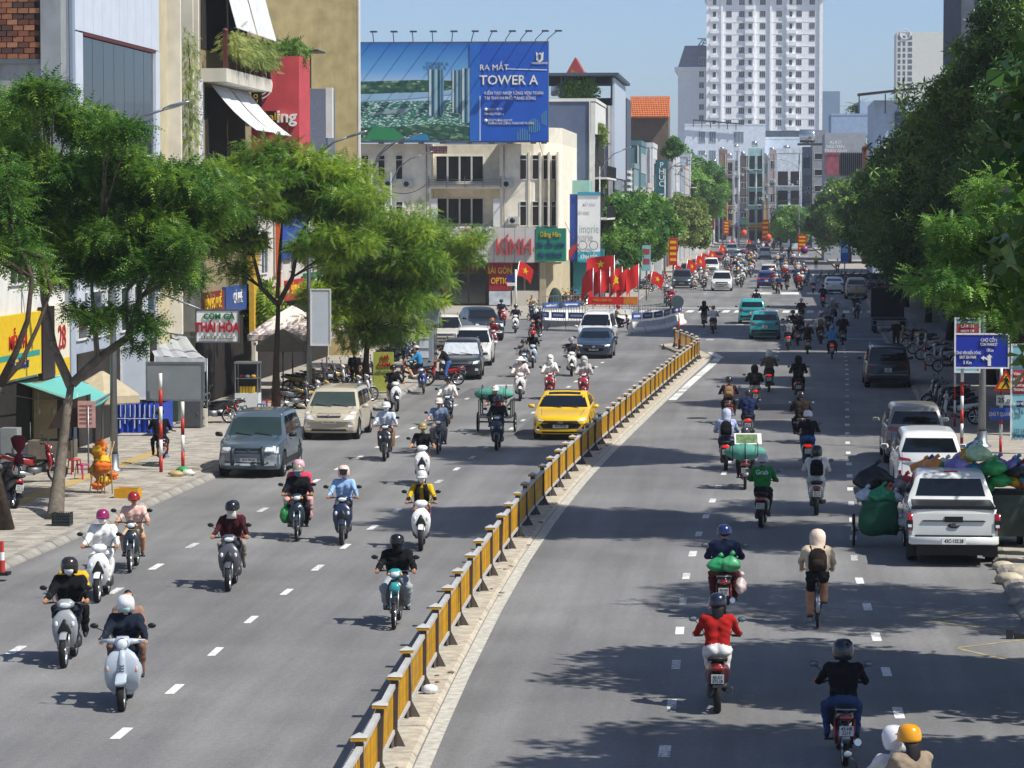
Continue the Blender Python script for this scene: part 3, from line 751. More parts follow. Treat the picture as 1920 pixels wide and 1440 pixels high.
for i in range(6): h.win('E',92.2+i*2.1,3.4,1.5,1.5,mull=1,pm=GLB)
h.box('shop_shade_panel',(XF-.4,91.5,.15),(XF+.05,103.6,3.0),mat('#2a2724',rough=.9,var=.4,scale=1,name='shop_dark'))  # dark panel paints the shaded ground floor, nothing is hollowed out
# narrow beige house with fins and hanging plants
h=House('fin_house','narrow beige house with tall white fins and trailing plants',-34,XF,104.1,110.0,22,wallm('#b8ae92',.35),parapet=0)
for px,w in ((308,.25),(332,.16),(343,.2)):
 y=ywall(px,XF);q=MB();q.box((XF,y-w/2,3),(XF+.45,y+w/2,22));h.part('fin',q,wallm('#d5cfc0',.2))
for z_ in (5.5,9.0,12.6): q=MB();q.box((XF+.02,106.9,z_),(XF+.06,109.2,z_+2.4));h.part('pane',q,GLB)
# house with cloth awnings and balcony garden
h=House('awning_house','tall house with white cloth awnings and a balcony garden',-34,XF,110.1,123.5,22,wallm('#8d8266',.4),parapet=0)
DK=mat('#211d1b',rough=.9,var=.3,scale=2,name='deep_shade_room');AWN=mat('#cfd2d4',rough=.85,var=.12,scale=3,bump=.3,bscale=5,dirt=.2,name='awning_cloth')  # DK: dark colour that paints the shade of open rooms on solid walls
q=MB();q.box((XF-.02,113.2,8.6),(XF+.03,121.8,12.0));h.part('open_terrace',q,DK);q=MB();q.box((XF-.02,112.4,13.4),(XF+.03,122.4,22));h.part('open_terrace',q,DK)  # terrace shade painted as two dark sheets on the wall
q=MB();q.box((XF+.02,112.2,12.15),(XF+1.0,122.6,12.65));h.part('balcony',q,wallm('#cdc8bb',.3))
RP=mat('#5a2f28',rough=.6,var=.2,name='railing_post')
for i in range(6):
 y=112.4+i*2.0;q=MB();q.box((XF+.85,y-.08,12.65),(XF+1.0,y+.08,14.0));q.ell((XF+.925,y,14.05),(.11,.11,.1));h.part('railing_post',q,RP)
for i in range(40):
 y=112.5+i*.25;q=MB();q.box((XF+.9,y-.012,12.65),(XF+.93,y+.012,13.7));h.part('railing_bar',q,BLACKP)
q=MB();q.box((XF+.88,112.4,13.7),(XF+.96,122.4,13.76));h.part('top_rail',q,BLACKP)
def awning(hh,x0,z0,x1,z1,ya,yb,m,n=10,sag=.15,name='awning'):
 q=MB();k=6
 for s_ in (0,1):
  for i in range(n):
   for j in range(k):
    def P(i_,j_):
     t=j_/k;yy=ya+(yb-ya)*i_/n
     return (x0+(x1-x0)*t,yy,z0+(z1-z0)*t-sag*math.sin(PI*t)*(1+.3*math.sin(i_*1.3))-.02*s_)
    q.add([P(i,j),P(i+1,j),P(i+1,j+1),P(i,j+1)],[(0,1,2,3) if s_ else (3,2,1,0)],0,True)
 return hh.part(name,q,m)
awning(h,XF+.2,12.1,XF+1.9,10.4,113.4,117.4,AWN);awning(h,XF+.2,12.1,XF+1.95,10.35,117.6,121.8,AWN)
awning(h,XF+.2,18.5,XF+1.25,14.2,113.0,117.5,AWN);awning(h,XF+.2,18.5,XF+1.25,14.2,117.8,122.3,AWN)
# white breeze blocks
LT=wallm('#c9ccd0',.15);bb=MB()
for (a,b) in (((-.3,-.3),(-.24,.3)),((.24,-.3),(.3,.3)),((-.24,-.3),(.24,-.24)),((-.24,.24),(.24,.3))): bb.box((0,a[0],a[1]),(.1,b[0],b[1]))
bb.bar((.05,-.24,-.24),(.05,.24,.24),.06,.1);bb.bar((.05,-.24,.24),(.05,.24,-.24),.055,.1)
bbm=bb.mesh('breeze_block',True);bbm.materials.append(LT)
for i in range(3):
 for j in range(8):
  o=bpy.data.objects.new('breeze_block',bbm);COL.objects.link(o);o.parent=h.root;o.location=Vector((XF+.03,110.6+i*.62,7.6+j*.62))-h.o
h.box('sign_board',(XF+.3,121.0,2.2),(XF+.5,122.2,6.2),mat('#c9a23a',rough=.5,name='sign_gold'));
h.box('shop_shade_panel',(XF-.4,111,.15),(XF+.04,123,3.3),DK)  # shop front shade as a dark panel
# red cafe front
h=House('red_cafe','red cafe front with gold and white lettering',-33,xat(562,124.6),124.6,127.6,zat(104,124.6),mat('#c04a50',rough=.6,var=.12,scale=1.5,dirt=.2,name='red_wall'),parapet=0,z0=9.4)
PT=lambda px,py,Y=124.5: pp(px,py,Y)
def tx(h_,body,px,py,hpx,m,Y,**k):
 p=pp(px,py,Y);return text(body,hpx*Y/FPX*1.38,m,h_.root,p-h_.o,k.pop('rz',0.0),**k)
GOLD=mat('#c9a63a',rough=.4,var=.1,name='gold_letters')
tx(h,'ing',537,219,24,WHT,124.5,bold=.05,ext=.06)
pb=h.box('sign_plate',(xat(488,124.4),124.4,zat(231,124.4)),(xat(519,124.4),124.58,zat(207,124.4)),plastic('#1c1a18'));tx(h,'mbala',503,219,15,GOLD,124.37,bold=.01,ext=.01)
p1,p2=pp(464,200,124.3),pp(490,136,124.3)
h.box('sign_plate',(p1.x,124.3,p1.z),(p2.x,124.56,p2.z),plastic('#1c1a18'))
for i,ch in enumerate('coffee'):
 o=tx(h,ch,478,190-i*9.5,13,GOLD,124.28,ext=.01);o.rotation_euler=(0,-PI/2,0)
c_=pp(484,160,124.5)
for rr_ in (.55,.40):
 q=MB();q.lathe([(rr_,-.03),(rr_+.05,-.03),(rr_+.05,.03),(rr_,.03)],28,0,'y',tuple(c_),closed=True);h.part('ring_emblem',q,WHT)
q=MB();q.prism([(c_.x,c_.z+.4),(c_.x+.05,c_.z+.05),(c_.x+.4,c_.z),(c_.x+.05,c_.z-.05),(c_.x,c_.z-.4),(c_.x-.05,c_.z-.05),(c_.x-.4,c_.z),(c_.x-.05,c_.z+.05)],'y',124.46,124.55);h.part('star_emblem',q,WHT)
# low house row behind the trees
h=House('low_house','two storey white house half hidden behind the bright green tree',-36,-21.6,127.8,149.5,8.4,wallm('#c9c6bf',.3))
for y in (130,134,138,142,146): h.win('E',y,4.6,1.8,1.9,mull=2,pm=GLB)
h.box('blue_sign',(-21.55,134,5.2),(-21.4,141,7.4),mat('#22479a',rough=.5,name='blue_sign'));h.box('shop_shade_panel',(-22,128.4,.15),(-21.55,149,3.2),DK);h.box('orange_post',(-21.5,132.6,3),(-21.3,132.9,8),mat('#b5562e',rough=.6,name='orange_post'))  # the DK slab is painted shade along the ground floor
h=House('roof_box','grey sheet metal box on the roof beside the red cafe',xat(565,140),xat(612,140),140,143,zat(165,140),metalm('#8d97a6',.6),z0=8.3,cat='roof box',parapet=0)
h.box('white_edge',(xat(612,140),140,zat(258,140)),(xat(624,140),140.4,zat(163,140)),WHITE)
h.box('roof_sheet',(xat(556,139),138.5,zat(95,139)),(xat(600,139),141,zat(92,139)),metalm('#4a5058',.5))
for px in (576,584): h.box('prop',(xat(px,139.5)-.03,139.4,zat(165,140)),(xat(px,139.5)+.03,139.5,zat(95,139)),metalm('#5a6066',.5))
# tall blank beige wall
XW=xat(675,150.0)
bt=empty('beige_tower',(-30,154,0),0,'tall blank beige rendered wall with rain streaks','building')
q=MB();q.prism([(-60,150),(XW-.08,150),(XW-1.5,158),(-60,158)],'z',0,25);q.v=[(v[0]+30,v[1]-154,v[2]) for v in q.v];ob('wall',q,wallm('#bcab7c',.4,.16),bt)  # streaks are stretched noise that darkens the wall colour
q=MB();q.box((XW-.08+30,-4.02,0),(XW+30,-3.6,25));ob('white_edge',q,WHITE,bt)
# ---- corner house with the billboard -------------------------------------------------------------------
YB=225.0
CREAM=wallm('#ebe3cf',.2);root=empty('corner_house',(-24,234,0),0,'cream corner house with the giant billboard on its roof','building')
class HB(House):
 def __init__(s,root): s.root=root;s.o=Vector(root.location);s.y0=YB+1;s.x1=-14.8;s.x0=-34
hb=HB(root)
Q=lambda px,Y=YB+1: xat(px,Y)
fp_=[(-36,226),(Q(808),226),(Q(808),228.2),(Q(937),228.2),(Q(937),226),(Q(1000),226.0),(Q(1020),226.3),(Q(1038),227.0),(Q(1054,228),228.2),(Q(1057,230),230.5),(Q(1057,230),246),(-36,246)]
for zz0,zz1,nm in ((3.4,12.2,'wall'),): q=MB();q.prism(fp_,'z',zz0,zz1);hb.part(nm,q,CREAM)
q=MB();q.prism([(x,y+.35) for x,y in fp_],'z',0,3.4);hb.part('ground_floor',q,wallm('#b9ae92',.3))
q=MB();q.prism([(Q(950),226.3),(Q(1000),226.1),(Q(1020),226.4),(Q(1038),227.1),(Q(1054,228),228.3),(Q(1057,230),230.5),(Q(1057,230),246),(Q(950),246)],'z',12.2,13.4);hb.part('parapet',q,wallm('#d8d2c0',.2))
BRW=glass('#2b211e',.15)
for zt1,zb1 in ((zat(290,226),zat(337,226)),(zat(377,226),zat(424,226))):
 for px in (685,716,749): window(root,226,'S',Q(px),zb1,.58,zt1-zb1,pm=BRW,transom=.8)
 for px,Y_ in ((981,226.02),(1004,226.02)): window(root,Y_,'S',Q(px),zb1,.56,zt1-zb1,pm=BRW,transom=.8)
 for px,Y_ in ((1022,226.25),(1036,226.75)):
  o=window(root,Y_,'S',Q(px),zb1,.42,zt1-zb1,pm=BRW,transom=.8);o.rotation_euler.z=R(14 if px == 1022 else 24)
for px in (992,1013,1029,1045):
 q=MB();q.box((Q(px)-.07,225.9,zat(425,226)),(Q(px)+.07,227.5,zat(285,226)));hb.part('fin',q,wallm('#dcd6c4',.15))
# recessed balconies
for zt1,zb1 in ((zat(287,226),zat(345,226)),(zat(372,226),zat(425,226))):
 for i in range(4):
  window(root,228.2,'S',Q(817+22.5*(i+.5),228.2),zb1+.15,.9,2.0,pm=GLD,fm=FRAME)
 q=MB();q.box((Q(808),226.0,zb1-.35),(Q(937),228.2,zb1));hb.part('balcony_floor',q,CREAM)
r_=MB();zb1=zat(349,226)
for i in range(5): r_.box((Q(804),225.9,zb1+.12*i),(Q(939),225.94,zb1+.12*i+.03))
for px in (804,838,872,906,939): r_.box((Q(px)-.02,225.88,zb1-.1),(Q(px)+.02,225.96,zb1+.75))
hb.part('railing',r_,metalm('#8a8c8e',.5))
for px in (808,925):
 q=MB();q.box((Q(px),225.95,zat(425,226)),(Q(px)+.5,226.05,zat(372,226)));hb.part('white_frame',q,FRAME)
# shop fascia and lettering
fz0,fz1=zat(492,225.6),zat(427,225.6)
nfp=11
for i in range(nfp):
 xa=Q(790,225.6)+(Q(1004,225.6)-Q(790,225.6))*i/nfp;xb=Q(790,225.6)+(Q(1004,225.6)-Q(790,225.6))*(i+1)/nfp
 q=MB();q.box((xa+.012,225.6,fz0),(xb-.012,226.3,fz1));hb.part('fascia_panel',q,mat('#c3c1bd',rough=.4,var=.05,scale=2,name='fascia'))
q=MB();q.box((Q(700,225.6),225.7,fz0),(Q(790,225.6),226.3,fz1));hb.part('fascia_panel',q,mat('#c3c1bd',rough=.4,var=.05,scale=2,name='fascia'))
q=MB();q.box((Q(1004,225.6)+.02,225.55,zat(490,225.6)),(Q(1060,225.6),226.8,zat(428,225.6)));hb.part('green_board',q,mat('#1f7d66',rough=.5,var=.06,name='green_board'))
RK=mat('#b04a4c',rough=.5,var=.06,name='red_letters_3d')
def tb(body,px,py,hpx,m,Y=225.5,**k):
 p=pp(px,py,Y);return text(body,hpx*Y/FPX*1.38,m,root,p-hb.o,**k)
tb('KÍNH',963,465,32,RK,225.45,bold=.05,ext=.12,sx=.66);tb('MẮT',868,465,32,RK,225.45,bold=.05,ext=.12,sx=.66)
GD=mat('#d2b43a',rough=.5,var=.05,name='gold_letters2')
tb('Đăng Hào',1032,440,9,GD,225.5,bold=.02,ext=.03,sx=.75);tb('CẬN · VIỄN · LOẠN',1032,459,8.5,mat('#27407c',rough=.5,name='navy_letters'),225.5,bold=.015,ext=.02,sx=.52);tb('ĐA TRÒNG',1032,478,9,mat('#27407c',rough=.5,name='navy_letters'),225.5,bold=.02,ext=.02,sx=.7)
q=MB();q.box((Q(917,225.9),225.9,zat(545,226)),(Q(957,225.9),226.0,zat(493,226)));hb.part('red_banner',q,mat('#8c1d2a',rough=.6,var=.08,name='red_banner'))
tb('SÀI GÒN',937,508,12,YLT,225.85,bold=.01,sx=.7);tb('OPTIC',937,527,12,YLT,225.85,bold=.01,sx=.7)
q=MB();q.box((Q(917,225.9),225.9,zat(572,226)),(Q(957,225.9),226.0,zat(546,226)));hb.part('poster',q,mat('#b9c2c8',rough=.6,var=.35,scale=1.5,name='poster_print'))
for a,b in ((845,878),(879,911),(960,983),(984,1010)):
 q=MB();q.box((Q(a,226.2)+.04,226.25,.3 if a < 950 else 1.3),(Q(b,226.2)-.04,226.32,2.5));hb.part('shop_glass',q,glass('#2a3330'))
 q=MB();q.box((Q(a,226.2)+.04,226.25,2.6),(Q(b,226.2)-.04,226.32,3.3));hb.part('shop_glass',q,glass('#4a2a26'))
q=MB();q.box((Q(960,226),226.0,.1),(Q(1012,226),226.3,1.25));hb.part('plinth',q,wallm('#c9c3b5',.2))
q=MB();q.box((Q(1012,226),225.95,0),(Q(1024,226),226.4,3.4));hb.part('pillar',q,wallm('#b3a88e',.4))
pl_=[(-.9,0)];p=pp(822,281,225.7)
q=MB();q.box((p.x-.65,225.7,p.z-.28),(p.x+.65,225.78,p.z+.28));hb.part('rental_sign',q,mat('#b9b4b4',rough=.5,name='sign_pale'));q=MB();q.box((p.x-.65,225.66,p.z-.28),(p.x+.65,225.72,p.z-.02));hb.part('rental_sign_red',q,REDT)
tb('CHO THUÊ',822,278,5,REDT,225.68,bold=.01);tb('0977 44 55 60',822,285,5,WHT,225.64,bold=.01,sx=.8)
# ---- billboard ---------------------------------------------------------------------------------------------
YBB=224.6
bbz0,bbz1=zat(263,YBB),zat(80,YBB);bx0,bx1=xat(640,YBB),xat(1028,YBB)
bro=Vector(((bx0+bx1)/2,YBB+.2,bbz0));br=empty('billboard',bro,0,'giant blue property billboard reading TOWER A','billboard')
def bpart(name,mb,m,parent=None):
 mb.v=[(v[0]-bro.x,v[1]-bro.y,v[2]-bro.z) for v in mb.v];return ob(name,mb,m,parent or br)
def print_mat(name,kind):
 m=bpy.data.materials.new(name);m.use_nodes=True;nt=m.node_tree;N=nt.nodes;L=nt.links;b=N['Principled BSDF'];b.inputs['Roughness'].default_value=.55
 tc=N.new('ShaderNodeTexCoord');sp=N.new('ShaderNodeSeparateXYZ');L.new(tc.outputs['Object'],sp.inputs[0])
 cr_=N.new('ShaderNodeValToRGB')
 if kind == 'sky':
  mr=N.new('ShaderNodeMapRange');mr.inputs[1].default_value=zat(158,YBB)-bbz0;mr.inputs[2].default_value=zat(80,YBB)-bbz0;L.new(sp.outputs[2],mr.inputs[0]);L.new(mr.outputs[0],cr_.inputs[0])
  cr_.color_ramp.elements[0].color=(*lin('#a9c6e0'),1);cr_.color_ramp.elements[1].color=(*lin('#1668b4'),1);e=cr_.color_ramp.elements.new(.35);e.color=(*lin('#66a2d4'),1)
 else:
  v=N.new('ShaderNodeTexVoronoi');v.inputs['Scale'].default_value=7 if kind == 'city' else 3.2;mp=N.new('ShaderNodeMapping');mp.inputs['Scale'].default_value=(1,1,2.2);L.new(tc.outputs['Object'],mp.inputs[0]);L.new(mp.outputs[0],v.inputs['Vector'])
  s2=N.new('ShaderNodeSeparateColor');L.new(v.outputs['Color'],s2.inputs[0]);L.new(s2.outputs[0],cr_.inputs[0])
  cols=['#24564f','#3f8070','#9cc0b2','#dfe8da'] if kind == 'city' else ['#1f4038','#2c5a46','#44704f','#86a07f']
  for i,c in enumerate(cols):
   if i in (0,len(cols)-1): cr_.color_ramp.elements[0 if i == 0 else -1].color=(*lin(c),1)
   else: e=cr_.color_ramp.elements.new(.45+.2*i);e.color=(*lin(c),1)
 L.new(cr_.outputs[0],b.inputs['Base Color']);return m
def bpoly(name,pts,m,lay):
 q=MB();P_=[pp(x,y,YBB) for x,y in pts];q.prism([(p.x,p.z) for p in P_],'y',YBB-.012*lay,YBB+.02-.012*(lay-1));return bpart(name,q,m)
fl=lambda c: mat(c,rough=.55,var=.06,scale=.8,name='billboard_print')
q=MB();q.box((bx0,YBB+.02,bbz0-.15),(bx1,YBB+.5,bbz1+.1));bpart('board',q,metalm('#6d7480',.6))
bpoly('printed_sky',[(640,265),(899,265),(899,81),(640,81)],print_mat('print_sky','sky'),1)
bpoly('printed_city',[(640,255),(893,255),(893,186),(800,189),(640,192)],print_mat('print_city','city'),2)
bpoly('printed_land',[(640,178),(700,176),(820,172),(893,160),(893,152),(780,150),(640,154)],print_mat('print_land','green'),2)
bpoly('printed_river',[(640,192),(760,186),(893,172),(893,160),(820,172),(700,176),(640,178)],fl('#8fb2c9'),3)
bpoly('printed_park',[(640,264),(893,264),(893,240),(820,232),(740,238),(640,240)],print_mat('print_park','green'),3)
bpoly('printed_pitch',[(684,262),(770,264),(735,240),(700,237)],fl('#2f8352'),4)
bpoly('printed_pool',[(760,263),(806,263),(800,252),(772,254)],fl('#2b7fb0'),5)
for i in range(5): bpoly('printed_road',[(690+i*14,216-i),(700+i*14,216-i),(735+i*10,206-i),(727+i*10,206-i)],fl('#8fa3a6'),4)
for (x0,x1,y0,y1) in ((804,832,128,219),(848,867,130,214),(866,893,126,232)):
 bpoly('printed_tower',[(x0,y1),(x1,y1-4),(x1,y0),(x0,y0+1)],fl('#6f97a8'),4)
 n_=5
 for i in range(n_):
  xa=x0+(x1-x0)*(i+.15)/n_;bpoly('printed_stripe',[(xa,y1-2),(xa+(x1-x0)/n_*.55,y1-3),(xa+(x1-x0)/n_*.55,y0+2),(xa,y0+2)],fl(('#c9d3cf','#1d4a5c','#9fb9bf','#173a50','#3f7088')[i]),5)
bpoly('printed_overlay',[(881,264),(900,264),(900,81),(881,81)],fl('#2468bc'),6)
bpoly('printed_text_panel',[(900,265),(1028,265),(1028,81),(900,81)],fl('#1c58b8'),4)
bpoly('white_rule',[(899.5,264),(901,264),(901,180),(899.5,180)],fl('#dfe4e8'),7);bpoly('white_rule',[(950,130),(1026,132),(1026,130.5),(950,128.5)],fl('#dfe4e8'),7)
CRM=mat('#eee9d6',rough=.5,var=.03,name='cream_print')
def tbb(body,px,py,hpx,m=CRM,al='LEFT',**k):
 p=pp(px,py,YBB-.1);return text(body,hpx*YBB/FPX*1.38,m,br,p-bro,ext=.01,align=al,**k)
tbb('RA MẮT',899,127,11,bold=.0);tbb('TOWER A',899,151,18,bold=.04,sx=.98)
tbb('KIẾN TẠO NHỊP SỐNG VẸN TOÀN',908,175,6.2,bold=.0,sx=.82);tbb('TẠI THÀNH PHỐ ĐÁNG SỐNG',908,184.5,6.2,bold=.0,sx=.82)
tbb('028 39 797 797',915,205,4.6,sx=.72);tbb('TÌM HIỂU THÊM  »',908,214,4.6,sx=.72);tbb('SỐ 35 ĐƯỜNG QUY MỸ,',915,226,4.2,sx=.74);tbb('PHƯỜNG HÒA CƯỜNG, THÀNH PHỐ ĐÀ NẴNG',915,231.5,4.2,sx=.68)
tbb('TOWER A',819,121,7,fl('#16324a'),'CENTER')
for px,py in ((911,205),(911,226)):
 p=pp(px,py,YBB-.1);q=MB();q.lathe([(.001,-.01),(.12,-.01),(.12,.02)],14,0,'y',tuple(p));bpart('contact_icon',q,CRM)
p=pp(1012,106,YBB-.1);q=MB()
q.prism([(p.x-.28,p.z+.35),(p.x-.1,p.z+.2),(p.x,p.z+.35),(p.x+.1,p.z+.2),(p.x+.28,p.z+.35),(p.x+.25,p.z-.25),(p.x,p.z-.45),(p.x-.25,p.z-.25)],'y',YBB-.1,YBB-.06);bpart('crest',q,CRM)
q=MB();q.prism([(p.x-.1,p.z+.1),(p.x,p.z+.2),(p.x+.1,p.z+.1),(p.x+.08,p.z-.2),(p.x-.08,p.z-.2)],'y',YBB-.13,YBB-.1);bpart('crest_inner',q,fl('#14489a'))
tbb('MASTERISE HOMES',1012,118.5,3.6,CRM,'CENTER',bold=.008,sx=.72)
for i,(cx,cy,r_,s_) in enumerate(((980,262,14,.6),(1000,240,12,.6),(1024,226,12,.9))):
 for k in range(7):
  xx=cx-r_+2*r_*k/6.5;hh_=math.sqrt(max(0,r_*r_-(xx-cx)**2))*1.5
  if xx < 1026 and hh_ > 2: bpoly('leaf_stripe',[(xx,min(263,cy+hh_*.5)),(xx+1.6,min(263,cy+hh_*.5)),(xx+1.6,cy-hh_),(xx,cy-hh_)],fl('#5f9ab0'),6)
for i,px in enumerate((700,738,774,811,847,884,916,948,976,1004,1026)):
 t=i/10;q=MB();p=pp(px,80,YBB);dx=.15+1.0*max(0,t-.3)
 e=Vector((p.x+dx,YBB-1.6,bbz1+.75));q.tube([(p.x,YBB+.3,bbz1-.1),(p.x,YBB+.1,bbz1+.25),(p.x+dx*.7,YBB-1.1,bbz1+.62),tuple(e)],.035,6)
 lo=bpart('lamp_arm',q,metalm('#767c84',.5));q=MB();q.cbox(tuple(e+Vector((.1,-.15,.0))),(.5,.3,.12));bpart('flood_lamp',q,metalm('#5d646c',.5))
for i,px in enumerate((715,752,790,830,880,922,956,1000,1020)):
 q=MB();p=pp(px,268,YBB-.6);q.cbox(tuple(p),(.4,.3,.12));q.bar(tuple(p),(p.x,YBB+.1,p.z+.2),.05,.05);bpart('flood_lamp',q,metalm('#5d646c',.5))
# ---- far left row --------------------------------------------------------------------------------------------------
h=House('teal_panel_house','small house with pale teal cladding right of the corner house',-16.5,-13.9,240,244.5,9.6,wallm('#8fb8ae',.1),parapet=0);h.win('S',-14.6,4,1.2,1.6,pm=GLB)
ad=empty('advert_board',pp(1098,490,237),0,'white and blue optical advert board above a teal shop','advert board')
def adbox(nm,x0,x1,y0,y1,Y,m,d=.3):
 a=pp(x0,y1,Y);b=pp(x1,y0,Y);q=MB();q.box((a.x,Y,a.z),(b.x,Y+d,b.z));q.v=[(v[0]-ad.location.x,v[1]-ad.location.y,v[2]-ad.location.z) for v in q.v];return ob(nm,q,m,ad)
adbox('board',1083,1125,360,472,237,mat('#d5dade',rough=.5,var=.05,name='white_board'));adbox('blue_side',1068,1083,364,490,237.1,mat('#1f3f8c',rough=.5,name='blue_side'));adbox('teal_foot',1083,1125,472,492,236.95,mat('#3a9fb8',rough=.5,name='teal_foot'));adbox('teal_top',1083,1125,360,366,236.9,mat('#2f86a8',rough=.5,name='teal_top'))
for s_,px,py,hp,m in (('imorie',1104,430,17,mat('#7f9a9c',rough=.5,name='grey_letters')),('MẮT KÍNH',1104,385,6,mat('#8a7fae',rough=.5,name='violet_letters')),('KÍNH MẮT',1104,482,8,WHT)):
 p=pp(px,py,236.8);text(s_,hp*237/FPX*1.38,m,ad,p-Vector(ad.location),bold=.01,sx=.6)
p=pp(1103,460,236.8)-Vector(ad.location)
for dx in (-.42,.42):
 q=MB();q.lathe([(.3,-.02),(.35,-.02),(.35,.02),(.3,.02)],20,0,'y',(p.x+dx,p.y,p.z),closed=True);ob('spectacles_ring',q,plastic('#3a4a52'),ad)
rs=House('red_sign_house','shop with dark red sign between the corner house and the advert board',-15.0,-12.6,237.6,239.8,4.2,wallm('#3a7f8c',.2),parapet=0)
q=MB();c_=pp(1064,470,235.9);q.prism([(c_.x-.9,c_.z+.5),(c_.x-.5,c_.z+.5),(c_.x,c_.z-.1),(c_.x+.5,c_.z+.5),(c_.x+.9,c_.z+.5),(c_.x+.2,c_.z-.7),(c_.x-.2,c_.z-.7)],'y',235.7,235.95);rs.part('emblem',q,mat('#8c2a32',rough=.5,name='red_emblem'))
h=House('blue_box_house','tall blue grey box house with open corner balconies',-26,-13.9,246,262,16.0,wallm('#5b6880',.15),parapet=0)
h.box('white_band',(-14.1,245.9,13.4),(-13.75,262,15.9),WHITE);h.box('white_cap',(-26.1,245.9,16.0),(-13.7,262.1,16.25),WHITE);h.box('white_edge',(-14.2,245.85,0),(-13.8,246.3,13.4),WHITE)
for z_ in (3.4,6.6,9.9): h.balcony('E',246.6,261.5,z_,1.1,WHITE);h.box('open_bay',(-13.95,247,z_),(-13.82,261,z_+2.6),DK)  # dark sheet behind each balcony paints the shade of the bay
h=House('roof_garden_house','house with steel roof terrace, red roof peak and plants',-26,-13.2,262.2,283,16.2,wallm('#a8adb4',.3),parapet=0)
h.box('terrace_roof',(-26.5,260.5,18.7),(-12.6,283,18.95),metalm('#5b6470',.5));
for x_ in (-26,-21.5,-17.5,-13.2):
 for y_ in (261,282): h.box('steel_post',(x_-.08,y_-.08,16.2),(x_+.08,y_+.08,18.7),metalm('#3b4148',.5))
for i in range(6): h.box('steel_beam',(-26+i*2.2,261.2,18.0),(-25.9+i*2.2,261.3,18.7),metalm('#3b4148',.5))
p=pp(1081,148,275);q=MB();q.prism([(p.x-1.1,18.95),(p.x+1.1,18.95),(p.x,20.9)],'y',273,277);h.part('red_roof',q,mat('#a3473f',rough=.6,var=.15,scale=5,name='red_tin'))
h.box('metal_cladding',(-13.2,262.3,10),(-13.0,283,18.6),mat('#b3bdc8',rough=.4,var=.08,name='metal_sheet'));h.box('glass_front',(-13.15,263,3.5),(-13.02,282.5,9.9),GLB)
h=House('grey_tank_house','slim grey house with louvred front',-24,-12.9,283.2,292,17.6,metalm('#6d747c',.6),parapet=0)
for i in range(14): h.box('louvre',(-12.9,284,3.5+i*.55),(-12.72,291,3.75+i*.55),FRAME)
FARC=[(-24,-12.6,292.2,303,11.2,'#7d9396'),(-24,-12.4,303.2,316,13.6,'#5f7f86'),(-24,-12.2,316.2,327,9.5,'#b9b4aa'),(-24,-12.1,327.2,340,13.9,'#c8cbce'),(-24,-12.0,340.2,352,12.2,'#a3a9ad'),
  (-24,-11.9,352.2,366,10.4,'#bfb7a8'),(-24,-11.8,382.2,398,12.4,'#9aa5b0'),(-24,-11.7,398.2,416,14.6,'#c3c5c8'),(-24,-11.6,416.2,436,11.8,'#8d9aa8'),(-24,-11.5,436.2,460,13.0,'#b5b0a8'),(-24,-11.4,460.2,490,15.0,'#a9b2bc'),(-24,-11.3,490.2,530,12.5,'#bcb8b0'),(-24,-11,530.2,580,16.0,'#9ea8b4'),(-24,-10.6,580.2,640,14.0,'#b8bcc0')]
desc=['grey green','teal glass fronted','pale beige','white framed','light grey','sandy','blue grey','off white','slate blue','stone coloured','pale blue','cream grey','hazy blue','pale grey']
for i,(x0,x1,y0,y1,hh,c) in enumerate(FARC):
 h=House('town_house',desc[i]+' town house in the far left row',x0,x1,y0,y1,hh,wallm(c,.35),group='town houses on the far left')
 nf=int(hh/3.3)
 for f in range(nf):
  for k in range(max(1,int((y1-y0)/4))): h.win('E',y0+2+k*4,1.0+f*3.3 if f else .3,2.2,1.9,mull=2,pm=GLB)
  if f and i % 2 == 0: h.balcony('E',y0+.5,y1-.5,f*3.3+.6,.9,WHITE)
 if hh > 12:
  for xx in (-15,-18.5): h.win('S',xx,hh-2.6,1.5,1.5,pm=GLB)
 h.box('sign',(x1+.05,y0+.4,3.2),(x1+.9,y0+.7,7.5),plastic(('#2f6a6c','#8a2a2c','#2b4a86','#c9c9c4')[i % 4]))
gsn=House('green_sign_house','narrow house with tall vertical green pharmacy sign',-13,-11.2,330,331,12.2,wallm('#c9cccf',.3),parapet=0)
gsn.box('sign_board',(-11.9,329.7,5.5),(-10.6,329.95,12.6),mat('#2b5f66',rough=.5,name='sign_teal'))
for i,ch in enumerate('PHÚC THIỆN'): gsn.text(ch,.85,WHT,-11.25,12.0-i*.68,'S',.34)
# orange tile roof
h=House('tile_roof_house','house with bright orange tiled roof facing the viewer',xat(1180,375),xat(1252,375),375,382,zat(222,375),wallm('#6b5f55',.4),parapet=0)
za,zb_=zat(220,374),zat(183,380);xa,xb=xat(1178,375),xat(1254,375);q=MB();ncol,nrow=24,10
for i in range(ncol):
 for j in range(nrow):
  x=xa+(xb-xa)*i/ncol;w=(xb-xa)/ncol;t=j/nrow;y=374+5.5*t;z=za+(zb_-za)*t
  q.add([(x+.01,y,z+.05),(x+w*.5,y,z+.12),(x+w-.01,y,z+.05),(x+w-.01,y+.62,z+.27),(x+w*.5,y+.62,z+.34),(x+.01,y+.62,z+.27)],[(0,1,4,5),(1,2,3,4)])
rf=h.part('roof',q,mat('#c4703e',rough=.7,var=.25,scale=3,name='roof_tile'));rf['kind']='stuff'
q=MB();q.prism([(374,za-.1),(379.6,zb_+.1),(382,za-.1)],'x',xa+.1,xb-.1);h.part('roof_body',q,mat('#9a5a3a',rough=.8,name='roof_under'))
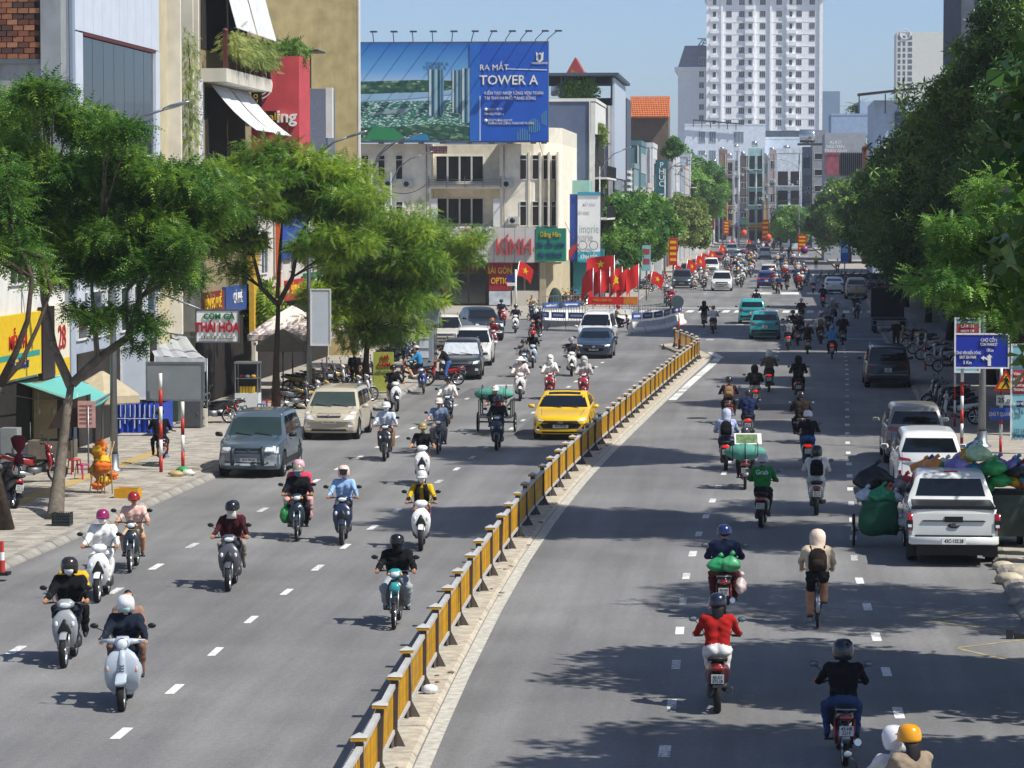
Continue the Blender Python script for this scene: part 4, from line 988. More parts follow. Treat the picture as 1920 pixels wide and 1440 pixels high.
# ---- houses closing the end of the street ------------------------------------------------------------------------------
ENDC=[(1286,1312,318,640,'#b5bcc4'),(1312,1332,300,660,'#a3a09a'),(1332,1347,312,650,'#9aa7b3'),(1347,1362,288,705,'#8d7468'),(1362,1376,300,690,'#a9a4a0'),(1376,1386,284,640,'#c3c9ce'),(1386,1402,296,720,'#5d5a58'),(1402,1432,279,600,'#9fc0c0'),(1432,1442,300,690,'#7d848c'),(1442,1455,290,640,'#a89a94'),(1455,1503,288,560,'#c9d3dc'),(1503,1522,276,600,'#8f9aa5'),(1522,1545,262,590,'#7d8288')]
ed=['whitish','sandy grey','pale blue','brown','beige grey','slim white','dark','mint green','slate','dusty pink','white framed','slim grey','tall dark grey']
er=random.Random(5)
for i,(a,b,ty,Y_,c) in enumerate(ENDC):
 x0,x1,zt1=xat(a,Y_),xat(b,Y_),zat(ty,Y_)
 h=House('end_house',ed[i]+' narrow house closing the far end of the street',x0,x1-.05,Y_,Y_+14,zt1,wallm(c,.5,.2),group='houses closing the street',parapet=er.choice((0,.4,.9)))
 nf=int(zt1/3.6);st=i % 3
 if ed[i] == 'white framed': st=1
 for f in range(nf):
  zf=.6+f*3.5
  if st == 0:
   nw=max(1,int((x1-x0)/2.6))
   for k in range(nw):
    if er.random() < .85: h.win('S',x0+(x1-x0)*(k+.5)/nw,zf+.8,min(1.5,(x1-x0)/nw-.3),er.choice((1.4,1.8)),mull=2,pm=er.choice((GLD,GLB)))
  elif st == 1 or f == 0:
   n2=2 if x1-x0 > 3 else 1
   for k in range(n2): u0=x0+(x1-x0)*k/n2;h.box('open_bay',(u0+.25,Y_-.02,zf+.3),(u0+(x1-x0)/n2-.25,Y_+.1,zf+2.9),DK)  # recess shade painted as a thin dark box on the front
   if f: h.balcony('S',x0+.1,x1-.15,zf+.3,1.0,wallm(c,.2))
  else:
   h.box('shutter',(x0+.2,Y_-.06,zf+.5),(x1-.3,Y_,zf+2.6),mat(er.choice(('#6a7a80','#8a6a58','#4a5a6a')),rough=.6,var=.15,stretch=(1,1,9),name='shutter'))
 if er.random() < .6: h.box('side_sign',(x0+.1,Y_-1.3,4),(x0+.3,Y_-.1,er.uniform(7,12)),plastic(er.choice(('#a3282c','#2a4a9a','#c9c9c4','#2f7a5a','#c9a02a'))))
 h.box('awning',(x0,Y_-1.6,3.2),(x1,Y_,3.4),plastic(('#3a4a6a','#6b2a2a','#2c3a34','#4a4a4a')[i % 4]))
h=House('white_hall','long white building in front of the hotel tower',xat(1283,790),xat(1434,790),790,812,zat(236,790),wallm('#cdd8e4',.1),parapet=.4)
for py,pxs in ((183,()),(258,(1315,1335,1384)),(293,(1315,1335)),):
 for px in pxs: h.win('S',xat(px,790),zat(py+11,790),1.8 if px < 1380 else 2.6,3.0,mull=3,pm=mat('#6b7c8a',rough=.2,var=.1,name='curtain_glass'))
for i in range(6): q=MB();p0=pp(1300+i*16,226+i*1.2,789);q.box((p0.x-.1,789,p0.z-1.6),(p0.x+.1,789.2,p0.z+.3));h.part('roof_post',q,metalm('#3a4048'))
q=MB();a_=pp(1300,225,789);b_=pp(1395,233,789);q.bar(tuple(a_),tuple(b_),.35,.35);h.part('roof_beam',q,metalm('#3a4048'))
h=House('white_hall','lower white wing with roof garden right of the long white building',xat(1434,795),xat(1502,795),795,812,zat(262,795),wallm('#c9d6e4',.1),parapet=.6)
h.box('roof_storey',(xat(1434,800),800,zat(262,800)),(xat(1500,800),810,zat(246,800)),GLB)
# ---- hotel tower -----------------------------------------------------------------------------------------------------
YT=840.0;TW=wallm('#e6e8ea',.06,.05)
x0,x1=xat(1326,YT),xat(1538,YT);zc=zat(-2,YT)
h=House('hotel_tower','white high rise hotel tower with rows of small square windows',x0,x1,YT,YT+26,72,TW,parapet=0)
h.box('cornice',(x0-1.2,YT-1.2,zc),(x1+1.2,YT+27,zc+1.2),TW)
wx=[(1365,1.6),(1389,1.6),(1428,1.6),(1458.5,1.6),(1495.7,1.6),(1520,1.6)]
for k in range(12):
 zc_=zat(6.7+22.5*k,YT)-.8
 for px,w in wx: h.win('S',xat(px,YT),zc_,w,1.75,mull=3,pm=GLD if rnd.random() < .8 else GLB)
 for px in (1338,1404.5,1480): h.win('S',xat(px,YT),zc_+.1,1.0,1.5,pm=GLD)
 for px in (1404,1482): q=MB();q.box((xat(px,YT)-1.3,YT-1.0,zc_-1.2),(xat(px,YT)+1.3,YT,zc_-.2));h.part('balcony',q,TW)
 q=MB();q.box((xat(1345,YT),YT-.08,zc_-1.35),(x1,YT,zc_-1.2));h.part('string_course',q,TW)
 for px in (1338,): q=MB();q.box((xat(px,YT)-1.2,YT-.9,zc_-1.1),(xat(px,YT)+1.2,YT,zc_-.3));h.part('balcony',q,TW)
for px,w in ((1326,.8),(1352,.5),(1412,.7),(1443,.5),(1474.5,.9),(1537,.9)): q=MB();q.box((xat(px,YT)-w/2,YT-.5,0),(xat(px,YT)+w/2,YT,zc));h.part('pilaster',q,wallm('#f0f0f0',.05))
h=House('hotel_wing','white hotel wing with grey mansard roof left of the tower',xat(1270,850),xat(1326,850),850,880,zat(135,850),TW,parapet=0)
h.box('eaves',(xat(1264,850),849,zat(135,850)),(xat(1328,850),881,zat(127,850)),TW)
za,zb_=zat(127,850),zat(86,850);xa,xb,xc=xat(1270,850),xat(1330,850),xat(1282,850)
q=MB();q.add([(xa,850,za),(xb,850,za),(xb,853,zb_),(xc,853,zb_),(xa,880,za),(xb,880,za),(xb,877,zb_),(xc,877,zb_)],[(0,1,2,3),(4,7,6,5),(0,3,7,4),(1,5,6,2),(3,2,6,7)]);h.part('mansard_roof',q,mat('#757a88',rough=.7,var=.2,scale=1,stretch=(.2,.2,3),name='slate'))
for k in range(9): h.win('S',xat(1314,850),zat(146+20.5*k,850),1.4,1.7,mull=2,pm=GLB)
for px in (1316,): h.win('S',xat(px,852),zat(122,850),2.0,2.0,mull=3,pm=GLB)
for i,ch in enumerate('ZA'): text(ch,3.2,metalm('#7d8590'),h.root,pp(1314+i*8,80,851)-h.o,ext=.1,bold=.05)
h=House('far_tower','cream far tower with curved crest rising over the trees',xat(1678,1300),xat(1765,1300),1300,1325,zat(64,1300),wallm('#d5d5cc',.1),parapet=0)
for k in range(10):
 for px in (1683,1692,1703): h.win('S',xat(px,1300),zat(75+11*k,1300)-.8,1.3 if px < 1700 else 2.0,1.9,pm=GLB)
q=MB();c_=pp(1697,64,1300);q.lathe([(1.9,-.4),(2.4,-.4),(2.4,.4),(1.9,.4)],20,0,'y',tuple(c_),closed=True);h.part('crest',q,wallm('#c9ccd0',.1))
House('far_tower','blue hazy glass tower behind the hotel',xat(1538,1700),xat(1573,1700),1700,1730,zat(173,1700),mat('#5f7f9a',rough=.4,var=.1,scale=.1,name='blue_glass'),parapet=0)
House('far_tower','slender blue tower right of the cream tower',xat(1748,1600),xat(1778,1600),1600,1620,zat(66,1600),mat('#7f9fc0',rough=.4,var=.1,scale=.1,name='blue_glass'),parapet=0)
# ---- right side -----------------------------------------------------------------------------------------------------
RC=[(11.5,26,100,111.5,13.5,'#8a8782','grey shop house'),(11.2,26,112,121,17.0,'#9a948a','beige shop house'),(11.4,26,126,140,12.5,'#7f8588','blue grey shop house'),(11.0,26,140.2,152,18.5,'#8c8378','brown grey shop house'),(11.2,26,156,168,14.0,'#a3a09a','pale shop house'),
  (12.0,30,186,200,11.0,'#9b9a96','grey shop house'),(12.2,30,200.2,222,13.0,'#a8a49c','stone shop house'),(12.6,30,222.2,250,11.5,'#8d9298','slate shop house'),(12.8,30,250.2,290,13.0,'#a5a7a8','pale grey shop house'),(12.9,30,290.2,336,12.0,'#9a9690','dusty shop house')]
pos_=['first and nearest','second','third','fourth and tallest','fifth','sixth, near the flatbed','seventh, by the blue banner','eighth','ninth','tenth and farthest']
for i,(x0,x1,y0,y1,hh,c,nm) in enumerate(RC):
 h=House('shop_house',nm+' behind the right hand trees, '+pos_[i],x0,x1,y0,y1,hh,wallm(c,.4),group='shop houses behind the right trees')
 h.box('shop_shade_panel',(x0-.03,y0+.4,.15),(x0+.3,y1-.4,3.0),DK)  # dark slab paints the shaded shop interior
 h.box('sign_board',(x0-.35,y0+.3,3.1),(x0-.02,y1-.3,4.1),plastic(('#23406c','#7a2328','#2a5a4a','#b5a77c','#5a5f64')[i % 5]))
 for f in range(1,int(hh/3.4)):
  for k in range(max(1,int((y1-y0)/3.5))): h.win('W',y0+1.8+k*3.5,1.4+f*3.4,1.9,1.8,mull=2,pm=GLB)
 awn_c=('#3a5a7a','#6a3030','#4a5a4a')[i % 3]
 q=MB();q.prism([(x0-2.2,2.55),(x0-2.2,2.65),(x0,3.05),(x0,2.95)],'y',y0+.5,y1-.5);h.part('awning',q,plastic(awn_c))
h=House('dark_tower','dark grey rendered tower at the top right corner',10.6,30,168.5,185.5,26,wallm('#5d6470',.5,.2),parapet=0)
h.box('green_pipe',(xat(1840,168),168.3,0),(xat(1850,168),168.5,26),plastic('#1f4a40'));h.box('blue_panel',(xat(1850,168),168.3,14),(xat(1898,168),168.5,26),mat('#31404f',rough=.4,name='blue_sheet'));h.box('ledge',(xat(1903,168),167.2,13.6),(30,168.5,14.0),WHITE);h.box('warm_window',(xat(1906,168),168.2,14.3),(30,168.45,19),mat('#a38c62',rough=.4,var=.2,name='warm_panel'))
h=House('pale_blue_house','pale blue rendered house with slanted steel roof beyond the right trees',xat(1636,340),32,340,360,zat(190,340),wallm('#b5c3d2',.15),parapet=0)
q=MB();a_=pp(1608,178,339);b_=pp(1720,166,339);q.bar(tuple(a_),tuple(b_),2.0,.25);h.part('steel_roof',q,metalm('#4a3f44',.5))
for px in (1611,1660,1697): p0=pp(px,176,339);h.box('roof_post',(p0.x-.06,339,zat(215,339)),(p0.x+.06,339.1,p0.z),metalm('#3a3a40'))
h.box('dark_blue_sign',(xat(1676,339.8),339.7,zat(268,340)),(xat(1694,339.8),340,zat(212,340)),mat('#1f2f5c',rough=.5,name='navy_board'))
h=House('sky_blue_house','sky blue painted house jutting out at the right of the hotel',xat(1557,480),xat(1636,480),480,500,zat(218,480),wallm('#93a9c4',.15),z0=zat(255,480),parapet=.3)
h.box('tall_part',(xat(1608,480),480.5,zat(218,480)),(xat(1636,480),499,zat(192,480)),wallm('#a3b7cf',.15))
h=House('red_sign_shop','house with faded red sign and dark vertical louvres',xat(1545,430),xat(1622,430),430,450,zat(250,430),wallm('#9aa0a6',.3),parapet=0)
h.box('red_board',(xat(1546,429.9),429.7,zat(328,430)),(xat(1572,429.9),430,zat(287,430)),mat('#8d4a54',rough=.7,var=.3,scale=1.5,name='faded_red'))
for i in range(12): x=xat(1575+i*3.8,430);h.box('louvre',(x,429.6,zat(330,430)),(x+.14,430,zat(287,430)),metalm('#2f3136',.6))
for r_,t_ in ((268,'ALKO'),(276,'NGUYEN'),(284,'TRAN ANH')): h.text(t_,.62,WHT,xat(1565,430),zat(r_,430),'S',.5)
h=House('grey_column_house','slim grey house with water tank at the right end of the street',xat(1522,560),xat(1546,560),560,580,zat(245,560),wallm('#8b9096',.3),parapet=0)
q=MB();p0=pp(1512,255,555);q.lathe([(.01,1.6),(1.1,1.5),(1.2,1.2),(1.2,-1.2),(.01,-1.3)],16,0,'x',tuple(p0));h.part('water_tank',q,metalm('#c9ced2',.2));h.box('tank_stand',(p0.x-1.6,554,p0.z-1.7),(p0.x+3,556,p0.z-1.3),metalm('#4a4f55'))
for i in range(3): h.win('S',xat(1534,560),zat(300+i*30,560),1.6,1.2,pm=GLD)
for i,(a,b,ty,Y_,c) in enumerate([(1546,1560,300,520,'#b3a67a'),(1622,1640,280,400,'#a3583c')]):
 House('slim_house',('slim yellow house' if i == 0 else 'slim brick red house')+' on the far right side',xat(a,Y_),xat(b,Y_)+2,Y_,Y_+15,zat(ty,Y_),wallm(c,.3))
# ------------------------------------------------------------------ air conditioners, pipes, stains on the nearer houses
acb=MB();acb.box((-.4,-.3,0),(.4,0,.55));acm=acb.mesh('air_conditioner',True);acm.materials.append(mat('#c4c4bf',rough=.5,var=.12,dirt=.3,name='ac_case'))
acf=MB();acf.lathe([(.001,-.315),(.2,-.315),(.2,-.3)],16,0,'y',(-.1,0,.27));acfm=acf.mesh('fan_grille',True);acfm.materials.append(DARKP)
def ac(parent,loc,rz=0.0):
 o=bpy.data.objects.new('air_conditioner',acm);COL.objects.link(o);o.parent=parent;o.location=Vector(loc)-Vector(parent.location);o.rotation_euler.z=rz
 q=bpy.data.objects.new('fan_grille',acfm);COL.objects.link(q);q.parent=o
def pipe(parent,pts,r=.05,m=None):
 q=MB();q.tube([Vector(p)-Vector(parent.location) for p in pts],r,6);ob('drain_pipe',q,m or plastic('#9a9a96'),parent)
for px,py in ((730,352),(765,352),(952,352),(964,440-20)): ac(root,pp(px,py,225.95))
for px in (800,945): pipe(root,[(xat(px,225.9),225.9,3.5),(xat(px,225.9),225.9,12.1)])
for o in [o for o in bpy.data.objects if o.parent is None and o.name.startswith(('end_house','town_house','blue_box','roof_garden','grey_tank'))]:
 w=[c for c in o.children if c.name.startswith('wall')][0];bb_=[Vector(c) for c in w.bound_box];x0_,x1_=min(b.x for b in bb_),max(b.x for b in bb_);y0_,z1_=min(b.y for b in bb_),max(b.z for b in bb_)
 for k in range(3): ac(o,Vector(o.location)+Vector((x0_+(x1_-x0_)*rnd.uniform(.2,.9),y0_-.02,z1_*rnd.uniform(.3,.9))))
 pipe(o,[Vector(o.location)+Vector((x1_-.3,y0_-.08,0)),Vector(o.location)+Vector((x1_-.3,y0_-.08,z1_))],.07)
 q=MB();q.lathe([(.01,1.2),(.55,1.1),(.6,.9),(.6,.1),(.5,0)],14,0,'z',(x0_+(x1_-x0_)*.4,y0_+2.5,z1_+.3));ob('water_tank',q,metalm('#b9bec2',.25),o)
 q=MB();q.box((x0_,y0_-1.1,2.6),(x1_,y0_,2.7));ob('canopy',q,plastic(rnd.choice(('#7a2a2c','#2c4a6a','#8a8a86','#3a5a4a'))),o)
 if o.name.startswith('end_house'):
  q=MB();q.box((x0_+.3,y0_-.25,2.9),(x1_-.3,y0_-.1,4.3));ob('shop_sign',q,plastic(rnd.choice(('#a3282c','#c9a02a','#2a4a9a','#c9c9c4','#2f7a5a'))),o)
# ------------------------------------------------------------------ median fence
fen=empty('median_fence',(fx(60),60,0),0,'yellow slatted median fence with capped posts curving along the road','fence')
FB=Vector(fen.location)
POSTM=mat('#4a3d36',rough=.6,var=.2,scale=8,name='post_paint');RAILM=mat('#b3b3b0',rough=.5,var=.12,scale=6,dirt=.25,name='rail_grey');SLAT=mat('#c8930f',rough=.5,var=.22,scale=5,dirt=.35,name='slat_yellow');CAPY=mat('#bb8a14',rough=.5,var=.15,scale=8,name='cap_yellow')
pm_=MB();pm_.box((-.05,-.05,.06),(.05,.05,1.0));pm_=pm_.mesh('fence_post',True);pm_.materials.append(POSTM)
cm_=MB();cm_.box((-.1,-.1,1.0),(.1,.1,1.045));cm_=cm_.mesh('post_cap',True);cm_.materials.append(CAPY)
ct_=MB();ct_.add([(-.105,-.105,1.045),(.105,-.105,1.045),(.105,.105,1.045),(-.105,.105,1.045),(0,0,1.1)],[(0,1,4),(1,2,4),(2,3,4),(3,0,4),(3,2,1,0)]);ct_=ct_.mesh('cap_top',True);ct_.materials.append(RAILM)
ft_=MB()
for a in (0,PI/2):
 M_=Matrix.Rotation(a,4,'Z');
 pts=[(-.17,.06),(.17,.06),(.05,.3),(-.05,.3)]
 n0=len(ft_.v);ft_.prism(pts,'y',-.012,.012)
 ft_.v[n0:]=[tuple(M_ @ Vector(v)) for v in ft_.v[n0:]]
ft_=ft_.mesh('post_foot',True);ft_.materials.append(mat('#57504a',rough=.7,var=.2,name='foot_paint'))
sl_=MB();sl_.box((-.005,-.028,.3),(.005,.028,.88));sl_=sl_.mesh('slat',True);sl_.materials.append(SLAT)
rl_=MB();rl_.box((-.04,-.5,.88),(.04,.5,.94));rl_=rl_.mesh('top_rail',True);rl_.materials.append(RAILM)
rb_=MB();rb_.box((-.03,-.5,.24),(.03,.5,.30));rb_=rb_.mesh('bottom_rail',True);rb_.materials.append(RAILM)
path=[];y=31.6
while y < 149: path.append(Vector((fx(y),y,0)));y += 2.44
path += [Vector((-3.25,149.3,0))]
hook=[Vector((-3.25,149.3,0)),Vector((-3.42,151.9,0)),Vector((-3.72,154.5,0)),Vector((-4.05,157.0,0)),Vector((-4.42,159.6,0)),Vector((-4.78,162.2,0))]
path += hook[1:]
def fo(me,nm,loc,rz=0.0,par=None,sc=None):
 o=bpy.data.objects.new(nm,me);COL.objects.link(o);o.parent=par or fen;o.location=loc-(FB if par is None else Vector((0,0,0)));o.rotation_euler.z=rz
 if sc: o.scale=sc
 return o
ns=0;rest=MB()
for i,p in enumerate(path):
 q=path[min(i+1,len(path)-1)];d=(q-p) if i < len(path)-1 else (p-path[i-1]);rz=math.atan2(d.y,d.x)-PI/2
 po=fo(pm_,'fence_post',p,rz);po.rotation_euler.x=rnd.uniform(-.03,.03);po.rotation_euler.y=rnd.uniform(-.035,.035)
 fo(cm_,'post_cap',Vector((0,0,0)),0,po);fo(ct_,'cap_top',Vector((0,0,0)),0,po);fo(ft_,'post_foot',Vector((0,0,0)),0,po)
 if i == len(path)-1: break
 c=(p+q)/2;L_=d.length-.1
 fo(rl_,'top_rail',c,rz,None,(1,L_,1));fo(rb_,'bottom_rail',c,rz,None,(1,L_,1))
 n_=14
 for k in range(n_):
  s_=p.lerp(q,(k+.5+.25)/(n_+.5))
  if ns < 298:
   so=fo(sl_,'slat',s_,rz+rnd.uniform(-.12,.12));so.rotation_euler.x=rnd.uniform(-.02,.02) if rnd.random() < .93 else rnd.uniform(-.12,.12);ns += 1
  else:
   M_=Matrix.Translation(s_-FB) @ Matrix.Rotation(rz,4,'Z');rest.box((-.005,-.028,.3),(.005,.028,.88),0,M_)
o=ob('far_slats',rest,SLAT,fen);o['kind']='stuff'
# litter along the median
for i in range(26):
 y=rnd.uniform(37,100);q=MB();r_=rnd.uniform(.02,.06)
 q.ell((0,0,0),(r_,r_*1.6,r_*.4),6,4);o=ob('dry_leaf',q,mat(('#6a4a2c','#8a7a5c','#5a5044')[i % 3],rough=.9,var=.2,name='litter'),bpy.data.objects['median_strip'],(fx(y)+rnd.uniform(.1,.45),y,.065),rnd.uniform(0,3))
bgx=gp(806,1308);q=MB();q.ell((0,0,.07),(.13,.1,.08),9,6);tag(ob('litter_cup',q,mat('#d5d8d8',rough=.4,var=.1,bump=.6,name='white_plastic'),None,(bgx.x,bgx.y,.06)),'crumpled white plastic cup lying against the median fence','litter')
# ------------------------------------------------------------------ street lamps and poles
GALV=metalm('#8c9298',.5)
def lamp(base,h,arms,label,r0=.11,group='street lamps'):
 b=Vector(base);o=empty('street_lamp',b,0,label,'street lamp',group)
 q=MB();q.tube([(0,0,0),(0,0,h*.5),(0,0,h)],[r0,r0*.75,r0*.5],10);ob('pole',q,GALV,o)
 q=MB();q.lathe([(r0*2.2,0),(r0*2.2,.05),(r0*1.3,.12),(r0*1.15,.5)],12);ob('base',q,GALV,o)
 for dx,dy,dz in arms:
  q=MB();q.tube([(0,0,h-.8),(dx*.25,dy*.25,h-.8+dz*.55),(dx*.6,dy*.6,h-.8+dz*.85),(dx,dy,h-.8+dz)],[.05,.045,.04,.035],8);a=ob('arm',q,GALV,o)
  d=Vector((dx,dy,dz*.35)).normalized();e=Vector((dx,dy,h-.8+dz));M_=d.to_track_quat('Y','Z').to_matrix().to_4x4();M_.translation=e
  q=MB();q.loft([((0,-.1,0),'y',.06,.04,3),((0,.15,.01),'y',.14,.06,3),((0,.6,.0),'y',.13,.04,3),((0,.7,0),'y',.05,.02,3)],10);q.v=[tuple(M_ @ Vector(v)) for v in q.v];ob('lamp_head',q,metalm('#a9aeb4',.4),o)
 return o
def lp_at(px,py,z=.12): g_=gp(px,py,z);return (g_.x,g_.y,z)
l1=lamp(lp_at(214,884),9.6,[(1.6,-.2,1.3)],'grey street lamp beside the orange heap on the left pavement')
l2=lamp(lp_at(580,757),9.4,[(1.6,-.2,1.4)],'grey street lamp with a blank white panel behind the beige car')
lamp((xat(697,190),190,0),10.4,[(1.6,-.3,2.0),(2.6,-.4,2.3)],'street lamp with looped arms left of the cream house')
lamp((xat(733,208),208,0),9.9,[(2.3,-.3,2.0)],'street lamp with single bent arm before the cream house')
lamp((xat(1124,243),243,.13),10.6,[(1.9,-.3,2.1)],'street lamp beside the white advert board')
for i,(px,Y_,hh,dx) in enumerate([(1246,318,11.5,2.4),(1268,365,12,2.4),(1355,560,13,-2.4),(1385,480,12.5,-2.2),(1498,470,14,-3.2),(1482,610,14,-3.0),(1417,560,14,-3.2)]):
 lamp((xat(px,Y_),Y_,.0),hh,[(dx,0,1.6)],('first','second','third','fourth','fifth','sixth','seventh')[i]+' of the distant street lamps counted from the left kerb',.13)
lr=lamp(lp_at(1841,838),6.5,[],'grey lamp post with flared foot behind the blue road sign',.13)
def panel(name,label,px0,px1,py0,py1,Y,m,d=.06,cat='sign',frame=None):
 a,b=pp(px0,py1,Y),pp(px1,py0,Y);o=empty(name,((a.x+b.x)/2,Y,a.z),0,label,cat)
 q=MB();w=(b.x-a.x)/2;h=b.z-a.z;q.box((-w,0,0),(w,d,h));ob('board',q,m,o)
 if frame:
  q=MB();t=.05
  for aa,bb in (((-w-t,-.02,-t),(w+t,d*.5,0)),((-w-t,-.02,h),(w+t,d*.5,h+t)),((-w-t,-.02,0),(-w,d*.5,h)),((w,-.02,0),(w+t,d*.5,h))): q.box(aa,bb)
  ob('frame',q,frame,o)
 return o
def ptext(o,body,px,py,hpx,m,Y,**k):
 p=pp(px,py,Y-.03);return text(body,hpx*Y/FPX*1.38,m,o,p-Vector(o.location),**k)
PWH=mat('#c3ccd8',rough=.5,var=.06,scale=2,name='blank_panel')
yl=l2.location.y
panel('pole_panel','blank white panel fixed to the street lamp behind the beige car',584,618,544,646,yl-.1,PWH,frame=FRAME)
panel('pole_panel','blank pale panel beside the left street lamp',229,277,640,746,93,PWH,frame=FRAME)
def striped(name,label,px,py,ptop,group='red and white sign posts',r=.05,n=9):
 g_=gp(px,py,.12);Y=g_.y;zt=pp(px,ptop,Y).z;o=empty(name,(g_.x,Y,.12),0,label,'post',group);h=zt-.12
 ms=[mat('#b02a22',rough=.5,var=.1,name='red_band'),mat('#d9d9d6',rough=.5,var=.1,name='white_band')]
 k=int(h/.42)
 for i in range(k):
  q=MB();q.tube([(0,0,h*i/k),(0,0,h*(i+1)/k)],r,10,0,True);ob('red_band' if i % 2 == 0 else 'white_band',q,ms[i % 2],o)
 return o
s1=striped('sign_post','left striped post carrying the grey sign back',302,886,700);s2=striped('sign_post','right striped post of the grey sign back, with litter at its foot',343,878,690)
panel('road_sign','grey back of a large road sign between striped posts',277,380,682,748,s1.location.y+.2,mat('#8d9498',rough=.5,metal=.4,var=.1,scale=1.5,name='sheet_back'),cat='sign',frame=GALV)
# ---- left shop signs
sg=panel('shop_sign','white sign reading COM GA THAI HOA',369,446,583,640,103,mat('#e4e6e0',rough=.5,var=.05,name='sign_white'),frame=metalm('#777c80'))
ptext(sg,'CƠM GÀ',410,594,11,GRT,103,bold=.03);ptext(sg,'THÁI HÒA',407,615,18,REDT,103,bold=.06,sx=.72);ptext(sg,'20 Đ.B.PHỦ ĐT: 0236 38 23233',408,633,6,INK,103,sx=.6);q=MB();q.tube([(-.6,.1,1.1),(-2.0,.4,1.6)],.03,6);q.tube([(-.6,.1,.1),(-2.0,.4,.3)],.03,6);ob('bracket',q,GALV,sg)
sg=panel('shop_sign','yellow green stand sign reading HA COM',700,738,660,735,121,mat('#a9b04e',rough=.5,var=.1,name='sign_lime'));ptext(sg,'HÀ',722,671,8,REDT,121,bold=.03);ptext(sg,'CƠM',720,684,8,REDT,121,bold=.03);ptext(sg,'NƯỚC THỊ HOA',719,697,4,BLT,121,sx=.7)
sg=panel('shop_sign','dark red guesthouse sign above the lime stand sign',699,731,618,640,127,mat('#5c211f',rough=.5,var=.1,name='sign_maroon'));ptext(sg,'NHÀ NGHỈ',715,625,6,WHT,127,sx=.7);ptext(sg,'BÌNH DÂN',715,634,5,YLT,127,sx=.7)
# electrical cabinet on a column
g_=gp(797,690,.12);ec=empty('electric_cabinet',(g_.x,g_.y,.12),0,'grey electrical cabinet raised on a steel column','cabinet');GC=mat('#7d8894',rough=.45,var=.1,scale=2,name='cabinet_grey')
Yc=g_.y;sc_=Yc/FPX
q=MB();q.box((-.36,-.3,0),(.36,.3,84*sc_));ob('column',q,GC,ec)
q=MB();q.box((-.62,-.45,84*sc_),(.62,.45,150*sc_));bx_o=ob('box',q,GC,ec);q=MB();q.box((-.7,-.52,150*sc_),(.78,.52,156*sc_));ob('lid',q,GC,ec)
for a,b in ((20,32),(38,52),(56,66)): q=MB();q.box((-.22,-.32,a*sc_),(.2,-.3,b*sc_));ob('notice',q,PWH,ec)
for x_ in (.44,.52): q=MB();q.tube([(x_,-.1,0),(x_,-.1,90*sc_),(x_+.15,-.1,120*sc_)],.035,6);ob('conduit',q,GALV,ec)
# glass food cart
g_=gp(465,778,.12);fc=empty('food_cart',(g_.x,g_.y,.12),0,'white street food cart with glass case','food cart')
q=MB();q.box((-.42,-.3,.0),(.42,.35,.78));ob('cabinet',q,mat('#cdd2d2',rough=.4,var=.08,stretch=(6,1,1),name='cart_white'),fc)
q=MB()
for x_ in (-.4,.4):
 for y_ in (-.28,.33): q.box((x_-.02,y_-.02,.78),(x_+.02,y_+.02,1.85))
q.box((-.44,-.32,1.83),(.44,.37,1.9));q.box((-.42,-.3,1.3),(.42,.35,1.32));ob('case_frame',q,metalm('#a3a8ac',.4),fc)
q=MB();q.box((-.38,.3,.8),(.38,.32,1.83));ob('back_glass',q,glass('#3a3a38'),fc)
for i in range(5): q=MB();q.cbox((-.22+i*.11,-.1,.9),(.09,.09,.24));ob('yellow_carton',q,mat('#c9a62a',rough=.5,name='carton'),fc)
for i in range(3): q=MB();q.ell((-.2+i*.2,0,1.38),(.1,.1,.06));ob('bowl',q,plastic(('#a33','#d5d5d0','#b5882a')[i] if i else '#aa3333'),fc)
# tents and parasols in front of the shops
def parasol(label,x,y,z,r,m,n=8,h=.6,name='parasol',sq=False):
 o=empty(name,(x,y,.12),0,label,'parasol');q=MB();k=4 if sq else n
 ring=lambda rr,zz: [(rr*math.cos(2*PI*i/k+PI/4),rr*math.sin(2*PI*i/k+PI/4),zz) for i in range(k)]
 V=ring(.05,z+h)+ring(r*.5,z+h*.55)+ring(r,z)+ring(r*1.0,z-.22)
 F=[(a*k+i,a*k+(i+1) % k,(a+1)*k+(i+1) % k,(a+1)*k+i) for a in range(3) for i in range(k)]
 q.add(V,F);q.add([(v[0]*.985,v[1]*.985,v[2]-.03) for v in V],[f[::-1] for f in F]);ob('canopy',q,m,o,fix=False)
 q=MB();q.tube([(0,0,0),(0,0,z+h)],.03,8);ob('pole',q,GALV,o)
 for i in range(k): q=MB();v=V[2*k+i];q.tube([(0,0,z-.35),(v[0]*.6,v[1]*.6,z+.1)],.008,4);ob('rib',q,GALV,o)
 return o
TENT=mat('#e2d3cd',rough=.8,var=.12,scale=2,name='tent_pale');GREYC=mat('#8a8578',rough=.85,var=.15,scale=2,name='parasol_grey');TEAL=mat('#5fa8a2',rough=.7,var=.12,scale=3,stretch=(1,8,1),name='teal_sheet')
x_,y_=gp(572,700,.12).x,123;parasol('pale tent roof with red edge among the parked motorbikes',xat(548,120),120,2.35,2.2,TENT,4,1.1,'tent',True)
parasol('second pale tent roof behind the street lamp',xat(612,125),125,2.3,2.2,TENT,4,1.0,'tent',True)
parasol('grey square parasol in front of the tents',xat(530,118),118,2.0,1.3,GREYC,4,.6,sq=True)
parasol('beige parasol with printed rim next to the left street lamp',xat(190,90),90,1.75,1.25,mat('#a89c84',rough=.85,var=.12,name='parasol_beige'),6,.7)
